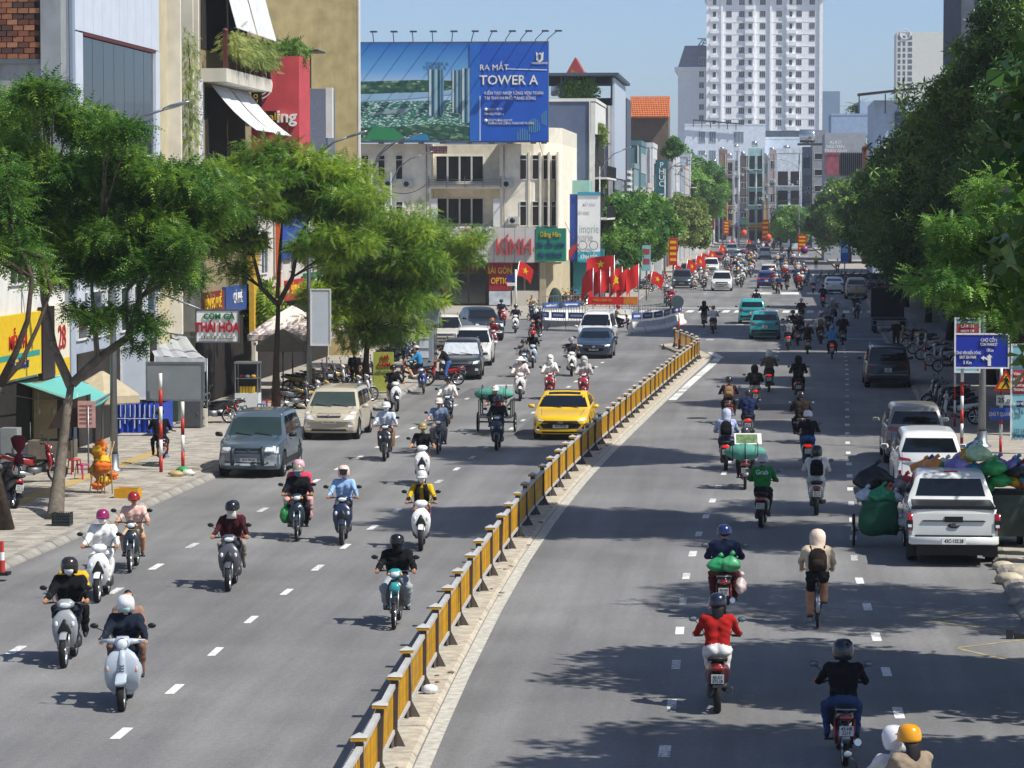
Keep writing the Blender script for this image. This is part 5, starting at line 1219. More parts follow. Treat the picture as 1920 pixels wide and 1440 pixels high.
# teal awning in front of the low shop
aw=empty('teal_awning',(xat(100,86),84,0),0,'teal striped sheet awning over the pavement shop','awning');A0=Vector(aw.location);q=MB()
C=[pp(25,715,84),pp(75,690,88.5),pp(212,735,90),pp(165,762,82.5)]
n_=12
for s_ in (0,.03):
 for i in range(n_):
  for j in range(4):
   def P(a,b):
    u,v=a/n_,b/4;p=C[0].lerp(C[1],v).lerp(C[3].lerp(C[2],v),u);return tuple(p-A0-Vector((0,0,.12*math.sin(PI*v)+s_)))
   q.add([P(i,j),P(i+1,j),P(i+1,j+1),P(i,j+1)],[(0,1,2,3)],0,True)
ob('sheet',q,TEAL,aw)
for a,b in ((C[0],C[3]),(C[3],C[2]),(C[1],C[2])): q=MB();q.tube([a-A0,b-A0],.025,6);ob('frame_tube',q,GALV,aw)
for c in (C[0],C[3]): q=MB();q.tube([(c.x-A0.x,c.y-A0.y,.12),tuple(c-A0)],.025,6);ob('prop',q,GALV,aw)
for i,px in enumerate((72,100,128,145)):
 p=pp(px,770,84.5);q=MB();q.ell((0,0,0),(.06,.06,.1),8,6);q.tube([(0,0,.08),(0,0,.5)],.008,4);lo=ob('light_bulb',q,mat('#d9d9d4',rough=.3,var=.05,name='bulb'),aw,p-A0)
# dark stall box with pink price board
g_=gp(160,860,.12);st=empty('market_stall',(g_.x,83,.12),0,'dark stall hood with pale pink price board','stall')
a,b=pp(95,805,82.6),pp(146,745,82.6);q=MB();q.prism([(a.x-g_.x-.1,a.z-.12),(b.x-g_.x,a.z-.05),(b.x-g_.x,b.z-.12),(a.x-g_.x+.35,b.z-.3)],'y',-.4,1.2);ob('hood',q,mat('#3a2e2c',rough=.8,var=.2,name='dark_cloth'),st)
a,b=pp(146,802,82.5),pp(178,752,82.5);q=MB();q.box((a.x-g_.x,-.5,a.z-.12),(b.x-g_.x,-.46,b.z-.12));ob('price_board',q,mat('#c29a94',rough=.6,var=.15,scale=4,name='pink_board'),st)
for i in range(5): q=MB();q.box((a.x-g_.x+.05,-.51,a.z+.0+i*.12),(b.x-g_.x-.08,-.5,a.z+.03+i*.12));ob('print_line',q,mat('#8a5a5a',rough=.6,name='print_red'),st)
for dx in (-.5,.7): q=MB();q.tube([(dx,0,0),(dx,0,1.4)],.03,6);ob('leg',q,BLACKP,st)
q=MB();q.box((-.5,-.3,.4),(.7,.6,.9));ob('counter',q,mat('#6a6258',rough=.8,var=.2,name='counter'),st)
# yellow awning sheet and blue tarpaulin
bt_=empty('blue_tarpaulin',(xat(266,97),97,.12),0,'blue printed tarpaulin wall around a stall','tarpaulin');a,b=pp(224,832,96.5),pp(309,748,96.5)
q=MB();n_=26;W_=b.x-a.x;Hh=b.z-.25
for i in range(n_):
 f=lambda k: (-W_/2+W_*k/n_,-.5+.05*math.sin(k*1.9),0)
 u,v=f(i),f(i+1);q.add([(u[0],u[1],.1),(v[0],v[1],.1),(v[0],v[1],Hh),(u[0],u[1],Hh)],[(0,1,2,3)],0,True)
q.add([(W_/2,-.5,.1),(W_/2,1.2,.1),(W_/2,1.2,Hh),(W_/2,-.5,Hh)],[(0,1,2,3)])
ob('sheet',q,mat('#1f3fa3',rough=.45,var=.15,scale=3,name='blue_tarp'),bt_,fix=False)
for i in range(9):
 q=MB();x=-W_/2+.1+W_*.95*i/9;q.box((x,-.57,.25+(i % 3)*.15),(x+.035,-.56,Hh*.48+(i % 2)*.2));q.box((x+.02,-.57,Hh*.58),(x+.05,-.56,Hh*.95));ob('print_line',q,PWH,bt_)
q=MB();q.box((-W_/2,-.58,Hh*.52),(W_/2,-.55,Hh*.54));ob('seam',q,PWH,bt_)
# canvas lean-to right of the sign back
cv=empty('canvas_awning',(xat(330,104),103,.12),0,'grey white canvas awning sagging over the pavement','awning');A0=Vector(cv.location);C=[pp(290,668,100.5),pp(277,628,107),pp(350,630,107),pp(388,672,101)];q=MB()
for s_ in (0,.03):
 for i in range(10):
  for j in range(4):
   def P(a,b):
    u,v=a/10,b/4;p=C[0].lerp(C[1],v).lerp(C[3].lerp(C[2],v),u);return tuple(p-A0-Vector((0,0,.1*math.sin(PI*v)+.04*math.sin(a*2)+s_)))
   q.add([P(i,j),P(i+1,j),P(i+1,j+1),P(i,j+1)],[(0,1,2,3)],0,True)
q.add([tuple(C[0]-A0),tuple(C[3]-A0),tuple(C[3]-A0-Vector((0,0,.45))),tuple(C[0]-A0-Vector((0,0,.35)))],[(0,1,2,3)]);ob('sheet',q,mat('#a3a6aa',rough=.85,var=.2,scale=2,stretch=(1,6,1),name='canvas'),cv)
for c in (C[0],C[3]): q=MB();q.tube([(c.x-A0.x,c.y-A0.y,0),tuple(c-A0)],.025,6);ob('prop',q,GALV,cv)
# orange life-vest heap on bamboo frame
g_=gp(193,925,.12);oh=empty('vest_rack',(g_.x,g_.y,.12),0,'bamboo rack hung with orange and yellow vests','rack')
BAM=mat('#a3875a',rough=.7,var=.25,scale=6,name='bamboo')
for x0_,x1_ in ((-.3,-.15),(-.1,.05),(.1,.02),(.3,.2),(.0,.3)): q=MB();q.tube([(x0_,-.25,0),(x1_,.05,1.35)],.016,6);ob('bamboo_pole',q,BAM,oh)
for z_ in (.5,.55): q=MB();q.tube([(-.3,-.12,z_),(.35,-.1,z_+.06)],.016,6);ob('bamboo_pole',q,BAM,oh)
rr=random.Random(4)
for i in range(13):
 q=MB();c=(rr.uniform(-.22,.22),rr.uniform(-.1,.15),.2+1.1*i/13);q.ell((0,0,0),(rr.uniform(.14,.24),rr.uniform(.12,.18),rr.uniform(.1,.2)),12,8)
 for k,v in enumerate(q.v):
  f=1+.25*math.sin(7*v[0]*6+i)+.2*math.sin(9*v[2]*5+2*i);q.v[k]=(v[0]*f,v[1]*f,v[2])
 ob('folded_vest',q,mat(('#d9691a','#d98a14','#d9a91a')[i % 3],rough=.7,var=.15,scale=6,name='vest_fabric'),oh,c)
def crate(label,px,py,dims,m,name='crate',slots=True):
 g_=gp(px,py,.12);o=empty(name,(g_.x,g_.y,.135),rnd.uniform(-.1,.1),label,'crate');w,d,h=dims;q=MB();t=.03
 q.box((-w/2,-d/2,0),(w/2,d/2,t));ob('bottom',q,m,o)
 for (a,b) in (((-w/2,-d/2,t),(w/2,-d/2+t,h)),((-w/2,d/2-t,t),(w/2,d/2,h)),((-w/2,-d/2+t,t),(-w/2+t,d/2-t,h)),((w/2-t,-d/2+t,t),(w/2,d/2-t,h))):
  if not slots: q=MB();q.box(a,b);ob('side',q,m,o)
  else:
   q=MB();n=4
   for i in range(n): z0_=t+(h-t)*i/n;q.box((a[0],a[1],z0_),(b[0],b[1],z0_+(h-t)/n*.45))
   L_=max(b[0]-a[0],b[1]-a[1]);k=8
   for i in range(k+1):
    u=i/k
    if b[0]-a[0] > b[1]-a[1]: xx=a[0]+(b[0]-a[0]-.02)*u;q.box((xx,a[1]+.004,t),(xx+.02,b[1]-.004,h))
    else: yy=a[1]+(b[1]-a[1]-.02)*u;q.box((a[0]+.004,yy,t),(b[0]-.004,yy+.02,h))
   ob('side',q,m,o)
 return o
crate('black slatted plastic crate at the foot of the forked tree',117,986,(.42,.38,.3),plastic('#23282a'),'plastic_crate')
crate('mustard yellow wooden box beside the vest rack',240,934,(.62,.4,.24),mat('#c8921a',rough=.6,var=.1,name='yellow_box'),'yellow_box',False)
# red white bollard at the left edge
g_=gp(4,1078,.12);bo=empty('traffic_bollard',(g_.x,g_.y,.12),0,'red and white plastic bollard at the left edge','bollard')
for i,(z0_,z1_) in enumerate(((.06,.3),(.3,.46),(.46,.68))): q=MB();q.lathe([(.062-.01*i,z0_),(.06-.01*i,z1_)],14);q.lathe([(.001,z1_),(.06-.01*i,z1_)],14);ob('band',q,mat('#b5372c' if i != 1 else '#dcdcd8',rough=.5,var=.1,name='bollard_band'),bo)
q=MB();q.box((-.15,-.15,0),(.15,.15,.06));ob('base',q,RUBBER,bo)
# closed red parasol
g_=gp(36,925,.12);rp_=empty('folded_parasol',(g_.x,g_.y,.12),0,'folded dark red parasol tied on its pole','parasol');q=MB();q.loft([((0,0,.75),'z',.14,.12),((0,0,.95),'z',.11,.1),((.01,0,1.05),'z',.05,.05),((0,0,1.2),'z',.16,.14),((0,0,1.42),'z',.22,.18),((-.02,0,1.5),'z',.1,.1)],12);ob('canopy',q,mat('#6d1620',rough=.8,var=.15,name='red_cloth'),rp_);q=MB();q.tube([(0,0,0),(0,0,.9)],.025,8);ob('pole',q,GALV,rp_)
# litter at striped post
for i,(px,py,c,lb) in enumerate([(343,886,'#2f8f52','small green bag lying at the right striped post'),(352,892,'#c9c9c4','white crumpled bag beside the small green bag'),(330,894,'#b09a6a','bundle of dry straw litter at the kerb end')]):
 g_=gp(px,py,.12);q=MB();q.ell((0,0,.08),(.2,.16,.1),10,6);q.v=[(v[0]*(1+.3*math.sin(9*v[2]*9+i)),v[1],v[2]) for v in q.v];tag(ob('litter_bag',q,mat(c,rough=.5,var=.2,bump=.6,name='litter_film'),None,(g_.x,g_.y,.12)),lb,'litter')
# ------------------------------------------------------------------ junction: barriers, flags
WCON=mat('#e2e2de',rough=.8,var=.12,scale=2,dirt=.3,name='white_concrete');GCON=mat('#9a9a96',rough=.85,var=.15,scale=2,dirt=.3,name='grey_concrete')
def barrier(label,p0,p1,m,h=.62,sign=True):
 a,b=Vector(p0),Vector(p1);c=(a+b)/2;d=b-a;L_=d.length;rz=math.atan2(d.y,d.x);o=empty('concrete_barrier',c,rz,label,'barrier','barriers at the junction')
 q=MB();q.prism([(-.3,0),(.3,0),(.3,.12),(.13,.3),(.09,h),(-.09,h),(-.13,.3),(-.3,.12)],'x',-L_/2+.03,L_/2-.03);ob('block',q,m,o)
 if sign:
  q=MB();q.box((-L_*.42,-.05,h+.15),(L_*.42,-.02,h+.52));s_=ob('blue_sign',q,mat('#3a559a',rough=.5,var=.1,name='sign_blue'),o)
  q=MB();q.box((-L_*.3,-.06,h+.27),(L_*.3,-.052,h+.4));ob('sign_text',q,PWH,s_)
  q=MB()
  for i in range(7): x=-L_*.42+L_*.84*i/6;q.box((x-.012,-.012,h),(x+.012,.012,h+.95))
  q.box((-L_*.43,-.015,h+.93),(L_*.43,.015,h+.97));ob('railing',q,metalm('#9aa0a4',.5),o)
 return o
br_l=[gp(1002,617),gp(1032,620),gp(1063,621),gp(1100,622)]
for i,(a,b) in enumerate(zip(br_l,br_l[1:])): barrier(('first','second','third')[i]+' grey barrier block left of the white van',a,b,GCON)
br_r=[gp(1183,623),gp(1203,622),gp(1224,620),gp(1243,617),gp(1257,612),gp(1279,606)]
for i,(a,b) in enumerate(zip(br_r,br_r[1:])): barrier(('first','second','third','fourth','fifth')[i]+' white barrier block counted right from the side-view moped',a,b,WCON)
bk_=[gp(1015,603),gp(1050,601),gp(1090,600),gp(1140,600),gp(1185,600)]
for i,(a,b) in enumerate(zip(bk_,bk_[1:])): barrier(('first','second','third','fourth')[i]+' white block of the back barrier row',a,b,WCON,.7,i < 2)
RED=mat('#c01818',rough=.75,var=.12,scale=3,bump=.2,bscale=5,name='flag_red');STAR=mat('#e0b412',rough=.7,var=.05,name='flag_yellow')
def star_pts(c,r): return [(c[0]+r*(1 if k % 2 == 0 else .4)*math.sin(PI*k/5),c[1]+r*(1 if k % 2 == 0 else .4)*math.cos(PI*k/5)) for k in range(10)]
def flag(label,base,h,w,fh,rz=0.0,droop=.6,star=True,cat='flag',ph=0.0,group='red flags',tilt=0.0):
 o=empty('red_flag',base,rz,label,cat,group)
 q=MB();q.tube([(0,0,0),(tilt*h,0,h)],.03,8);ob('pole',q,metalm('#c4c6c8',.4),o)
 def P(u,v,k=0):
  x=u*w*(1-.35*droop);z=h-.05-fh*v-droop*u*u*fh*.9;y=.16*math.sin(u*5+ph+v*1.5)*u+k;return (x+tilt*z,y,z)
 q=MB();n,m_=10,6
 for s_ in (0,.012):
  for i in range(n):
   for j in range(m_): q.add([P(i/n,j/m_,s_),P((i+1)/n,j/m_,s_),P((i+1)/n,(j+1)/m_,s_),P(i/n,(j+1)/m_,s_)],[(0,1,2,3)],0,True)
 fo_=ob('cloth',q,RED,o,fix=False)
 if star:
  pts=star_pts((.5,.5),.27);q=MB();V=[]
  for k in (-.02,.03):
   V=[P(.5+(a-.5)*fh/w*1.2,1-b,k) for a,b in pts]+[P(.5,.5,k)];q.add(V,[(i,(i+1) % 10,10) for i in range(10)],0,True)
  ob('star',q,STAR,fo_,fix=False)
 return o
yf=213
fb_=empty('flag_stand',(xat(1150,yf),yf,0),0,'white railing stand with a red slogan banner','stand')
x0_,x1_=xat(1103,yf)-xat(1150,yf),xat(1196,yf)-xat(1150,yf);za,zb_=zat(571,yf),zat(556,yf)
q=MB();q.box((x0_,-.06,za),(x1_,0,zb_));bn=ob('banner',q,RED,fb_);q=MB();q.box((x1_-1.0,-.075,za+.02),(x1_,-.062,zb_-.02));ob('banner_yellow',q,mat('#c9741c',rough=.6,var=.2,scale=4,name='banner_orange'),bn)
text('ĐẢNG CỘNG SẢN',.2,STAR,bn,(x0_+1.0,-.08,(za+zb_)/2+.02),sx=.8);
q=MB()
for i in range(9): x=x0_+(x1_-x0_)*i/8;q.box((x-.03,-.03,0),(x+.03,.03,za))
for z_ in (.25,za-.12): q.box((x0_,-.02,z_),(x1_,.02,z_+.05))
ob('railing',q,FRAME,fb_)
flag('large red flag with yellow star raised above the flag stand',(xat(1151,yf),yf+.5,0),zat(478,yf),2.1,1.1,PI*.98,.22,ph=1)
for i,(px,py,w) in enumerate([(1112,508,1.2),(1126,512,1.1),(1143,506,1.0),(1166,505,1.2),(1180,508,1.2),(1197,500,1.2)]):
 flag(('first','second','third','fourth','fifth','sixth')[i]+' drooping red flag in the stand, from the left',(xat(px,yf+.3),yf+.3+i*.1,0),zat(py-6,yf),w*.95,1.55,PI+.15*(i-2.5),.55,i == 3,ph=i*1.3)
for i,(px,py,Y_) in enumerate([(958,505,218),(1215,522,255),(1259,510,285),(1282,500,300),(1300,492,330),(1325,482,390),(1345,472,430),(1310,487,350),(1398,462,520),(1365,462,500)]):
 flag(('first','second','third','fourth','fifth','sixth','seventh','eighth','ninth','tenth')[i]+' of the small red flags slanting along the far left pavement',(xat(px,Y_),Y_,.13),zat(py-12,Y_),1.5,1.0,.3,.7,True,ph=i,tilt=.18)
# upright banners
def upright(label,px0,px1,py0,py1,Y,m,m2=None,pole=True,lines=4,lm=None):
 a,b=pp(px0,py1,Y),pp(px1,py0,Y);o=empty('upright_banner',((a.x+b.x)/2,Y,.13),0,label,'banner');w=(b.x-a.x)/2
 q=MB();q.box((-w,-.04,a.z-.13),(w,0,b.z-.13));ob('board',q,m,o)
 if pole: q=MB();q.tube([(0,.06,0),(0,.06,b.z-.1)],.05,8);ob('pole',q,GALV,o)
 for i in range(lines):
  z_=a.z-.13+(b.z-a.z)*(i+.7)/(lines+.6);q=MB();q.box((-w*.75,-.055,z_),(w*.75,-.042,z_+(b.z-a.z)/lines*.42));ob('text_band',q,lm or STAR,o)
 return o
upright('red slogan banner with yellow lines near the far left kerb',1254,1270,447,497,262,RED);upright('red slogan banner far down at the left',1357,1367,414,440,480,RED);upright('red slogan banner far down at the right',1428,1442,412,452,500,RED);upright('red slogan banner at the right end of the crossing',1496,1512,440,472,330,RED)
upright('pale blue and red health poster on the far left pavement',1204,1220,460,508,240,mat('#7fb4bc',rough=.5,name='poster_blue'),lines=2,lm=mat('#a33a44',rough=.5,name='poster_red'))
upright('pale poster on a pole right of the white advert board',1110,1122,480,508,226,mat('#9fb4c4',rough=.5,name='poster_blue2'),lines=2,lm=mat('#a33a44',rough=.5,name='poster_red'))
upright('bright blue portrait banner over the parked white sedan',1576,1592,452,491,262,mat('#2f6ac0',rough=.5,var=.25,scale=1.4,name='banner_blue'),lines=1,lm=mat('#9fc3e8',rough=.5,name='banner_pale'))
for i,(px,py) in enumerate(((1395,437),(1441,445))):
 p=pp(px,py,430);q=MB();q.lathe([(.01,.5),(.25,.4),(.4,.15),(.4,-.1),(.25,-.4),(.01,-.5)],16);o=tag(ob('paper_lantern',q,mat('#d9552a',rough=.6,var=.1,name='lantern'),None,tuple(p)),('left','right')[i]+' orange lantern hanging over the far street','lantern','orange lanterns')
# keep-right disc on striped pole at the fence end
kp=striped('sign_post','striped pole with round sign back at the end of the median fence',1273,652,570)
q=MB();p=pp(1270,566,kp.location.y);q.lathe([(.001,-.02),(.34,-.02),(.34,.02),(.001,.02)],24,0,'y',tuple(p-Vector(kp.location)+Vector((0,-.05,0))),smooth=False);ob('round_sign',q,mat('#5d6a72',rough=.4,metal=.5,var=.1,name='sign_back'),kp)
g_=gp(1244,655);q=MB();q.add([(-.12,-.12,0),(.12,-.12,0),(.12,.12,0),(-.12,.12,0),(0,0,.3)],[(0,1,4),(1,2,4),(2,3,4),(3,0,4),(3,2,1,0)]);tag(ob('wheel_stop',q,RUBBER,None,(g_.x,g_.y,0)),'small black rubber block on the road before the island tip','block')
# street name sign at the corner
sp_=empty('street_sign',(xat(967,215),215,.13),0,'white post with blue street name plate at the corner','street sign');q=MB();q.tube([(0,0,0),(0,0,zat(505,215)-.13)],.07,8);ob('post',q,FRAME,sp_)
q=MB();q.box((-.65,-.1,zat(527,215)-.13),(-.05,-.06,zat(516,215)-.13));ob('blue_plate',q,BLT,sp_);q=MB();q.box((-.6,-.1,zat(536,215)-.13),(-.02,-.06,zat(530,215)-.13));ob('white_plate',q,FRAME,sp_)
# more shop signs and goods along the left shade
for i,(y0_,y1_,z0_,z1_,c,t_,tc_) in enumerate([(111,116,3.4,4.3,'#7a2428','BÚN BÒ HUẾ',YLT),(116.3,121.5,3.4,4.4,'#2a4a8c','CÀ PHÊ',WHT),(128.5,134,3.3,4.3,'#c9c4b4','MÌ QUẢNG',REDT),(134.5,140,3.3,4.2,'#a82a2a','BÁNH MÌ',YLT),(140.5,148.5,3.3,4.4,'#2f6a4a','NHÀ THUỐC',WHT)]):
 xw=XF+.05 if y0_ < 125 else -21.5;o=empty('fascia_sign',(xw,(y0_+y1_)/2,z0_),0,('dark red','blue','cream','bright red','green')[i]+' shop fascia sign in the shade behind the left trees','sign')
 q=MB();q.box((0,-(y1_-y0_)/2,0),(.15,(y1_-y0_)/2,z1_-z0_));ob('board',q,plastic(c),o);text(t_,.6,tc_,o,(.17,0,(z1_-z0_)/2),PI/2)
STOOL={}
def stool(label,px,py,c):
 g_=gp(px,py,.12);o=empty('plastic_stool',(g_.x,g_.y,.12),rnd.uniform(0,1),label,'stool','plastic stools')
 q=MB();q.loft([((0,0,.4),'z',.15,.15,4),((0,0,.44),'z',.15,.15,4)],14);ob('seat',q,plastic(c),o)
 for a in (-1,1):
  for b in (-1,1): q=MB();q.bar((a*.12,b*.12,.41),(a*.16,b*.16,0),.04,.02);ob('leg',q,plastic(c),o)
for i,(px,py,c,n) in enumerate([(500,772,'#b02a2a','red'),(492,780,'#2a4fa0','blue'),(430,778,'#b02a2a','second red'),(155,900,'#a82f6a','magenta'),(140,890,'#b02a2a','third red')]): stool(n+' plastic stool on the left pavement',px,py,c)
for i,(px,py,w,d,h,c,n) in enumerate([(362,802,.6,.5,.9,'#4a4d50','dark grey cabinet'),(375,800,.5,.5,.6,'#c4bfb2','white planter block'),(45,885,.5,.4,.8,'#c9ccce','white fridge box'),(20,890,.5,.5,1.3,'#8a8f92','grey metal shelf'),(318,790,.7,.5,1.5,'#3a4a44','dark locker')]):
 g_=gp(px,py,.12);o=empty('shop_box',(g_.x,g_.y,.12),rnd.uniform(-.1,.1),n+' standing on the left pavement','box');q=MB();q.box((-w/2,-d/2,0),(w/2,d/2,h));ob('case',q,plastic(c),o);q=MB();q.box((-w/2+.04,-d/2-.02,.06),(w/2-.04,-d/2,h-.06));ob('door',q,plastic(c),o);q=MB();q.box((w/2-.1,-d/2-.04,h*.5),(w/2-.07,-d/2-.02,h*.6));ob('handle',q,ALLOY,o)
# ------------------------------------------------------------------ cars
def crv(pts,y):                                  # smooth curve through control points (y, v)
 if y <= pts[0][0]: return pts[0][1]
 if y >= pts[-1][0]: return pts[-1][1]
 for i in range(len(pts)-1):
  if y <= pts[i+1][0]:
   y0,v0=pts[i];y1,v1=pts[i+1];h=y1-y0;t=(y-y0)/h
   s=lambda k: ((pts[k+1][1]-pts[k][1])/(pts[k+1][0]-pts[k][0]))
   d=s(i);a=s(i-1) if i > 0 else d;c=s(i+1) if i+2 < len(pts) else d
   m0=0 if a*d <= 0 else 2*a*d/(a+d);m1=0 if c*d <= 0 else 2*c*d/(c+d)
   return (2*t**3-3*t**2+1)*v0+(t**3-2*t**2+t)*h*m0+(-2*t**3+3*t**2)*v1+(t**3-t**2)*h*m1
def car_shell(sp):
 L,Wd=sp['L'],sp['W']/2
 y0,y1=-L/2,L/2
 ys=[y0,y0+.02,y0+.05,y0+.09]+list(np.arange(y0+.14,y1-.12,.065))+[y1-.09,y1-.05,y1-.02,y1]
 nS=6;verts=[];ring=None;extra=sp.get('bulge',.035)
 for y in ys:
  zb,zs,zt,w=crv(sp['zb'],y),crv(sp['zs'],y),crv(sp['zt'],y),crv(sp['w'],y)*Wd
  zs=min(zs,zt-.015)
  up=zt-zs;k=min(1,up/.45)
  wt=w-sp['tumble']*k*(up/.6)-.03
  half=[(0,zb),(w*.7,zb),(w*.93,zb+.015)]
  for i in range(nS+1):
   t=i/nS;z=zb+.07+(zs-zb-.07)*t
   x=w*.965+extra*math.sin(PI*min(1,t*1.05)**.9)-.02*t
   half.append((x,z))
  xb=half[-1][0]
  half.append((xb-.035,zs+.018*k+.004))
  for t in (.3,.65): half.append((xb-.035+(wt+.02-xb+.035)*t,zs+.018*k+(up-.06*k-.018*k)*t))
  r=min(.06,up*.5)
  half += [(wt,zt-r),(wt-.045,zt-r*.35),(wt-.13,zt-.004),(wt*.45,zt+sp.get('crown',.02)*.7),(0,zt+sp.get('crown',.02))]
  verts.append(half)
 n=len(verts[0]);mb=MB();V=[]
 for y,h in zip(ys,verts):
  row=[(x,y,z) for x,z in h]+[(-x,y,z) for x,z in reversed(h[1:-1])]
  V.append(row)
 m=len(V[0])
 # plan rounding of nose and tail
 for i,row in enumerate(V):
  for j,(x,y,z) in enumerate(row):
   f=abs(x)/Wd
   if y > y1-.7: y -= sp.get('rf',.22)*f**3*((y-(y1-.7))/.7)
   if y < y0+.5: y += sp.get('rr',.10)*f**4*((y0+.5-y)/.5)
   row[j]=(x,y,z)
 faces=[]
 for i in range(len(V)-1):
  for j in range(m):
   faces.append((i*m+j,i*m+(j+1) % m,(i+1)*m+(j+1) % m,(i+1)*m+j))
 faces.append(tuple(range(m))[::-1]);faces.append(tuple((len(V)-1)*m+j for j in range(m)))
 bm=bmesh.new();bv=[bm.verts.new(v) for row in V for v in row]
 for f in faces: bm.faces.new([bv[i] for i in f])
 bmesh.ops.recalc_face_normals(bm,faces=bm.faces[:])
 full=BVHTree.FromBMesh(bm)
 # wheel arches
 ra=sp['rw']+.065
 kill=[]
 for yw in sp['axles']:
  for v in bm.verts:
   if abs(v.co.x) > Wd*.55 and v.co.z < sp['rw']+ra+.1:
    d=math.hypot(v.co.y-yw,v.co.z-sp['rw'])
    if abs(d-ra) < .045 and d > 1e-4:
     s=ra/d;v.co.y=yw+(v.co.y-yw)*s;v.co.z=sp['rw']+(v.co.z-sp['rw'])*s
  for f in bm.faces:
   c=f.calc_center_median()
   if abs(c.x) > Wd*.55 and math.hypot(c.y-yw,c.z-sp['rw']) < ra-.005: kill.append(f)
 bmesh.ops.delete(bm,geom=list(set(kill)),context='FACES')
 for f in bm.faces: f.smooth=True
 me=bpy.data.meshes.new('body');bm.to_mesh(me);bm.free()
 me.set_sharp_from_angle(angle=R(38))
 return me,full
AX={'front': ('y',-1),'rear': ('y',1),'right': ('x',-1),'left': ('x',1),'top': ('z',-1)}
def decal(bvh,view,poly,off=.006,g=.07,back=.012):
 ax,sg=AX[view]
 bm=bmesh.new()
 def P(u,v): return Vector((u,0,v)) if ax == 'y' else (Vector((0,u,v)) if ax == 'x' else Vector((u,v,0)))
 f=bm.faces.new([bm.verts.new(P(u,v)) for u,v in poly])
 for k in (0,1):
  lo=min(p[k] for p in poly);hi=max(p[k] for p in poly);nn=int((hi-lo)/g)
  nrm=P(1,0) if k == 0 else P(0,1)
  for i in range(1,nn+1):
   c=lo+(hi-lo)*i/(nn+1)
   bmesh.ops.bisect_plane(bm,geom=bm.verts[:]+bm.edges[:]+bm.faces[:],plane_co=nrm*c,plane_no=nrm)
 d=Vector((0,sg,0)) if ax == 'y' else (Vector((sg,0,0)) if ax == 'x' else Vector((0,0,sg)))
 bad=[]
 for v in bm.verts:
  o=v.co-d*8
  h=bvh.ray_cast(o,d)
  if h[0] is None or (h[0]-o).length > 8.6 and False: bad.append(v);continue
  v.co=h[0]-d*off
 for v in bad:
  h=bvh.find_nearest(v.co+d*-2)
  v.co=h[0]-d*off
 be=[e for e in bm.edges if e.is_boundary]
 r=bmesh.ops.extrude_edge_only(bm,edges=be)
 for v in [e for e in r['geom'] if isinstance(e,bmesh.types.BMVert)]: v.co += d*(off+back)
 bmesh.ops.recalc_face_normals(bm,faces=bm.faces[:])
 for f in bm.faces: f.smooth=True
 me=bpy.data.meshes.new('panel');bm.to_mesh(me);bm.free();me.set_sharp_from_angle(angle=R(40))
 return me
WHEELC={}
def wheel_meshes(rw,w=.2,spokes=10,rim_col='#a9adb0'):
 key=(rw,w,spokes,rim_col)
 if key in WHEELC: return WHEELC[key]
 t=MB();t.lathe([(rw*.66,-w/2),(rw*.93,-w/2),(rw,-w*.36),(rw,w*.36),(rw*.93,w/2),(rw*.66,w/2)],24,0,'x')
 tm=t.mesh('tyre',True);tm.materials.append(RUBBER)
 m=MB();ri=rw*.67
 m.lathe([(ri,-w*.48),(ri,w*.48),(ri*.93,w*.44),(ri*.9,0),(ri*.9,-w*.48)],24,0,'x')
 m.lathe([(.001,w*.36),(ri*.2,w*.36),(ri*.2,w*.2)],12,0,'x')
 for i in range(spokes):
  a=2*PI*i/spokes;c,s=math.cos(a),math.sin(a)
  m.bar((w*.3,ri*.1*c,ri*.1*s),(w*.34,ri*.95*c,ri*.95*s),ri*.16,.03)
 m.lathe([(.001,w*.1),(ri*.88,w*.1)],16,1,'x')
 rm=m.mesh('rim',True);rm.materials.append(metalm(rim_col,.3));rm.materials.append(BLACKP)
 WHEELC[key]=(tm,rm)
 return WHEELC[key]
def add_wheel(parent,x,y,rw,w=.2,spokes=10,rim='#a9adb0',name='wheel'):
 tm,rm=wheel_meshes(rw,w,spokes,rim)
 wv=bpy.data.objects.new(name,tm);COL.objects.link(wv);wv.parent=parent;wv.location=(x,y,rw)
 if x < 0: wv.rotation_euler.z=PI
 r=bpy.data.objects.new('rim',rm);COL.objects.link(r);r.parent=wv
 return wv
def sub(name,me,m,parent):
 me.name=name
 return link(name,me,m,parent)
def rect(x0,x1,z0,z1): return [(x0,z0),(x1,z0),(x1,z1),(x0,z1)]
def mir(poly): return [(-x,z) for x,z in reversed(poly)]
def plate(parent,txt,loc,w,h,rz,m,lines=1,dark=True):
 p=MB();p.cbox((0,0,0),(w,.012,h));po=ob('number_plate',p,m,parent,loc,rz)
 if txt:
  rows=txt.split('|')
  for i,t in enumerate(rows):
   zz=0 if len(rows) == 1 else (h*.22 if i == 0 else -h*.22)
   text(t,h*(.8 if len(rows) == 1 else .45),INK,po,(0,-.008,zz),ext=.002,bold=.004,sx=.8 if len(rows) == 1 else .9)
 return po
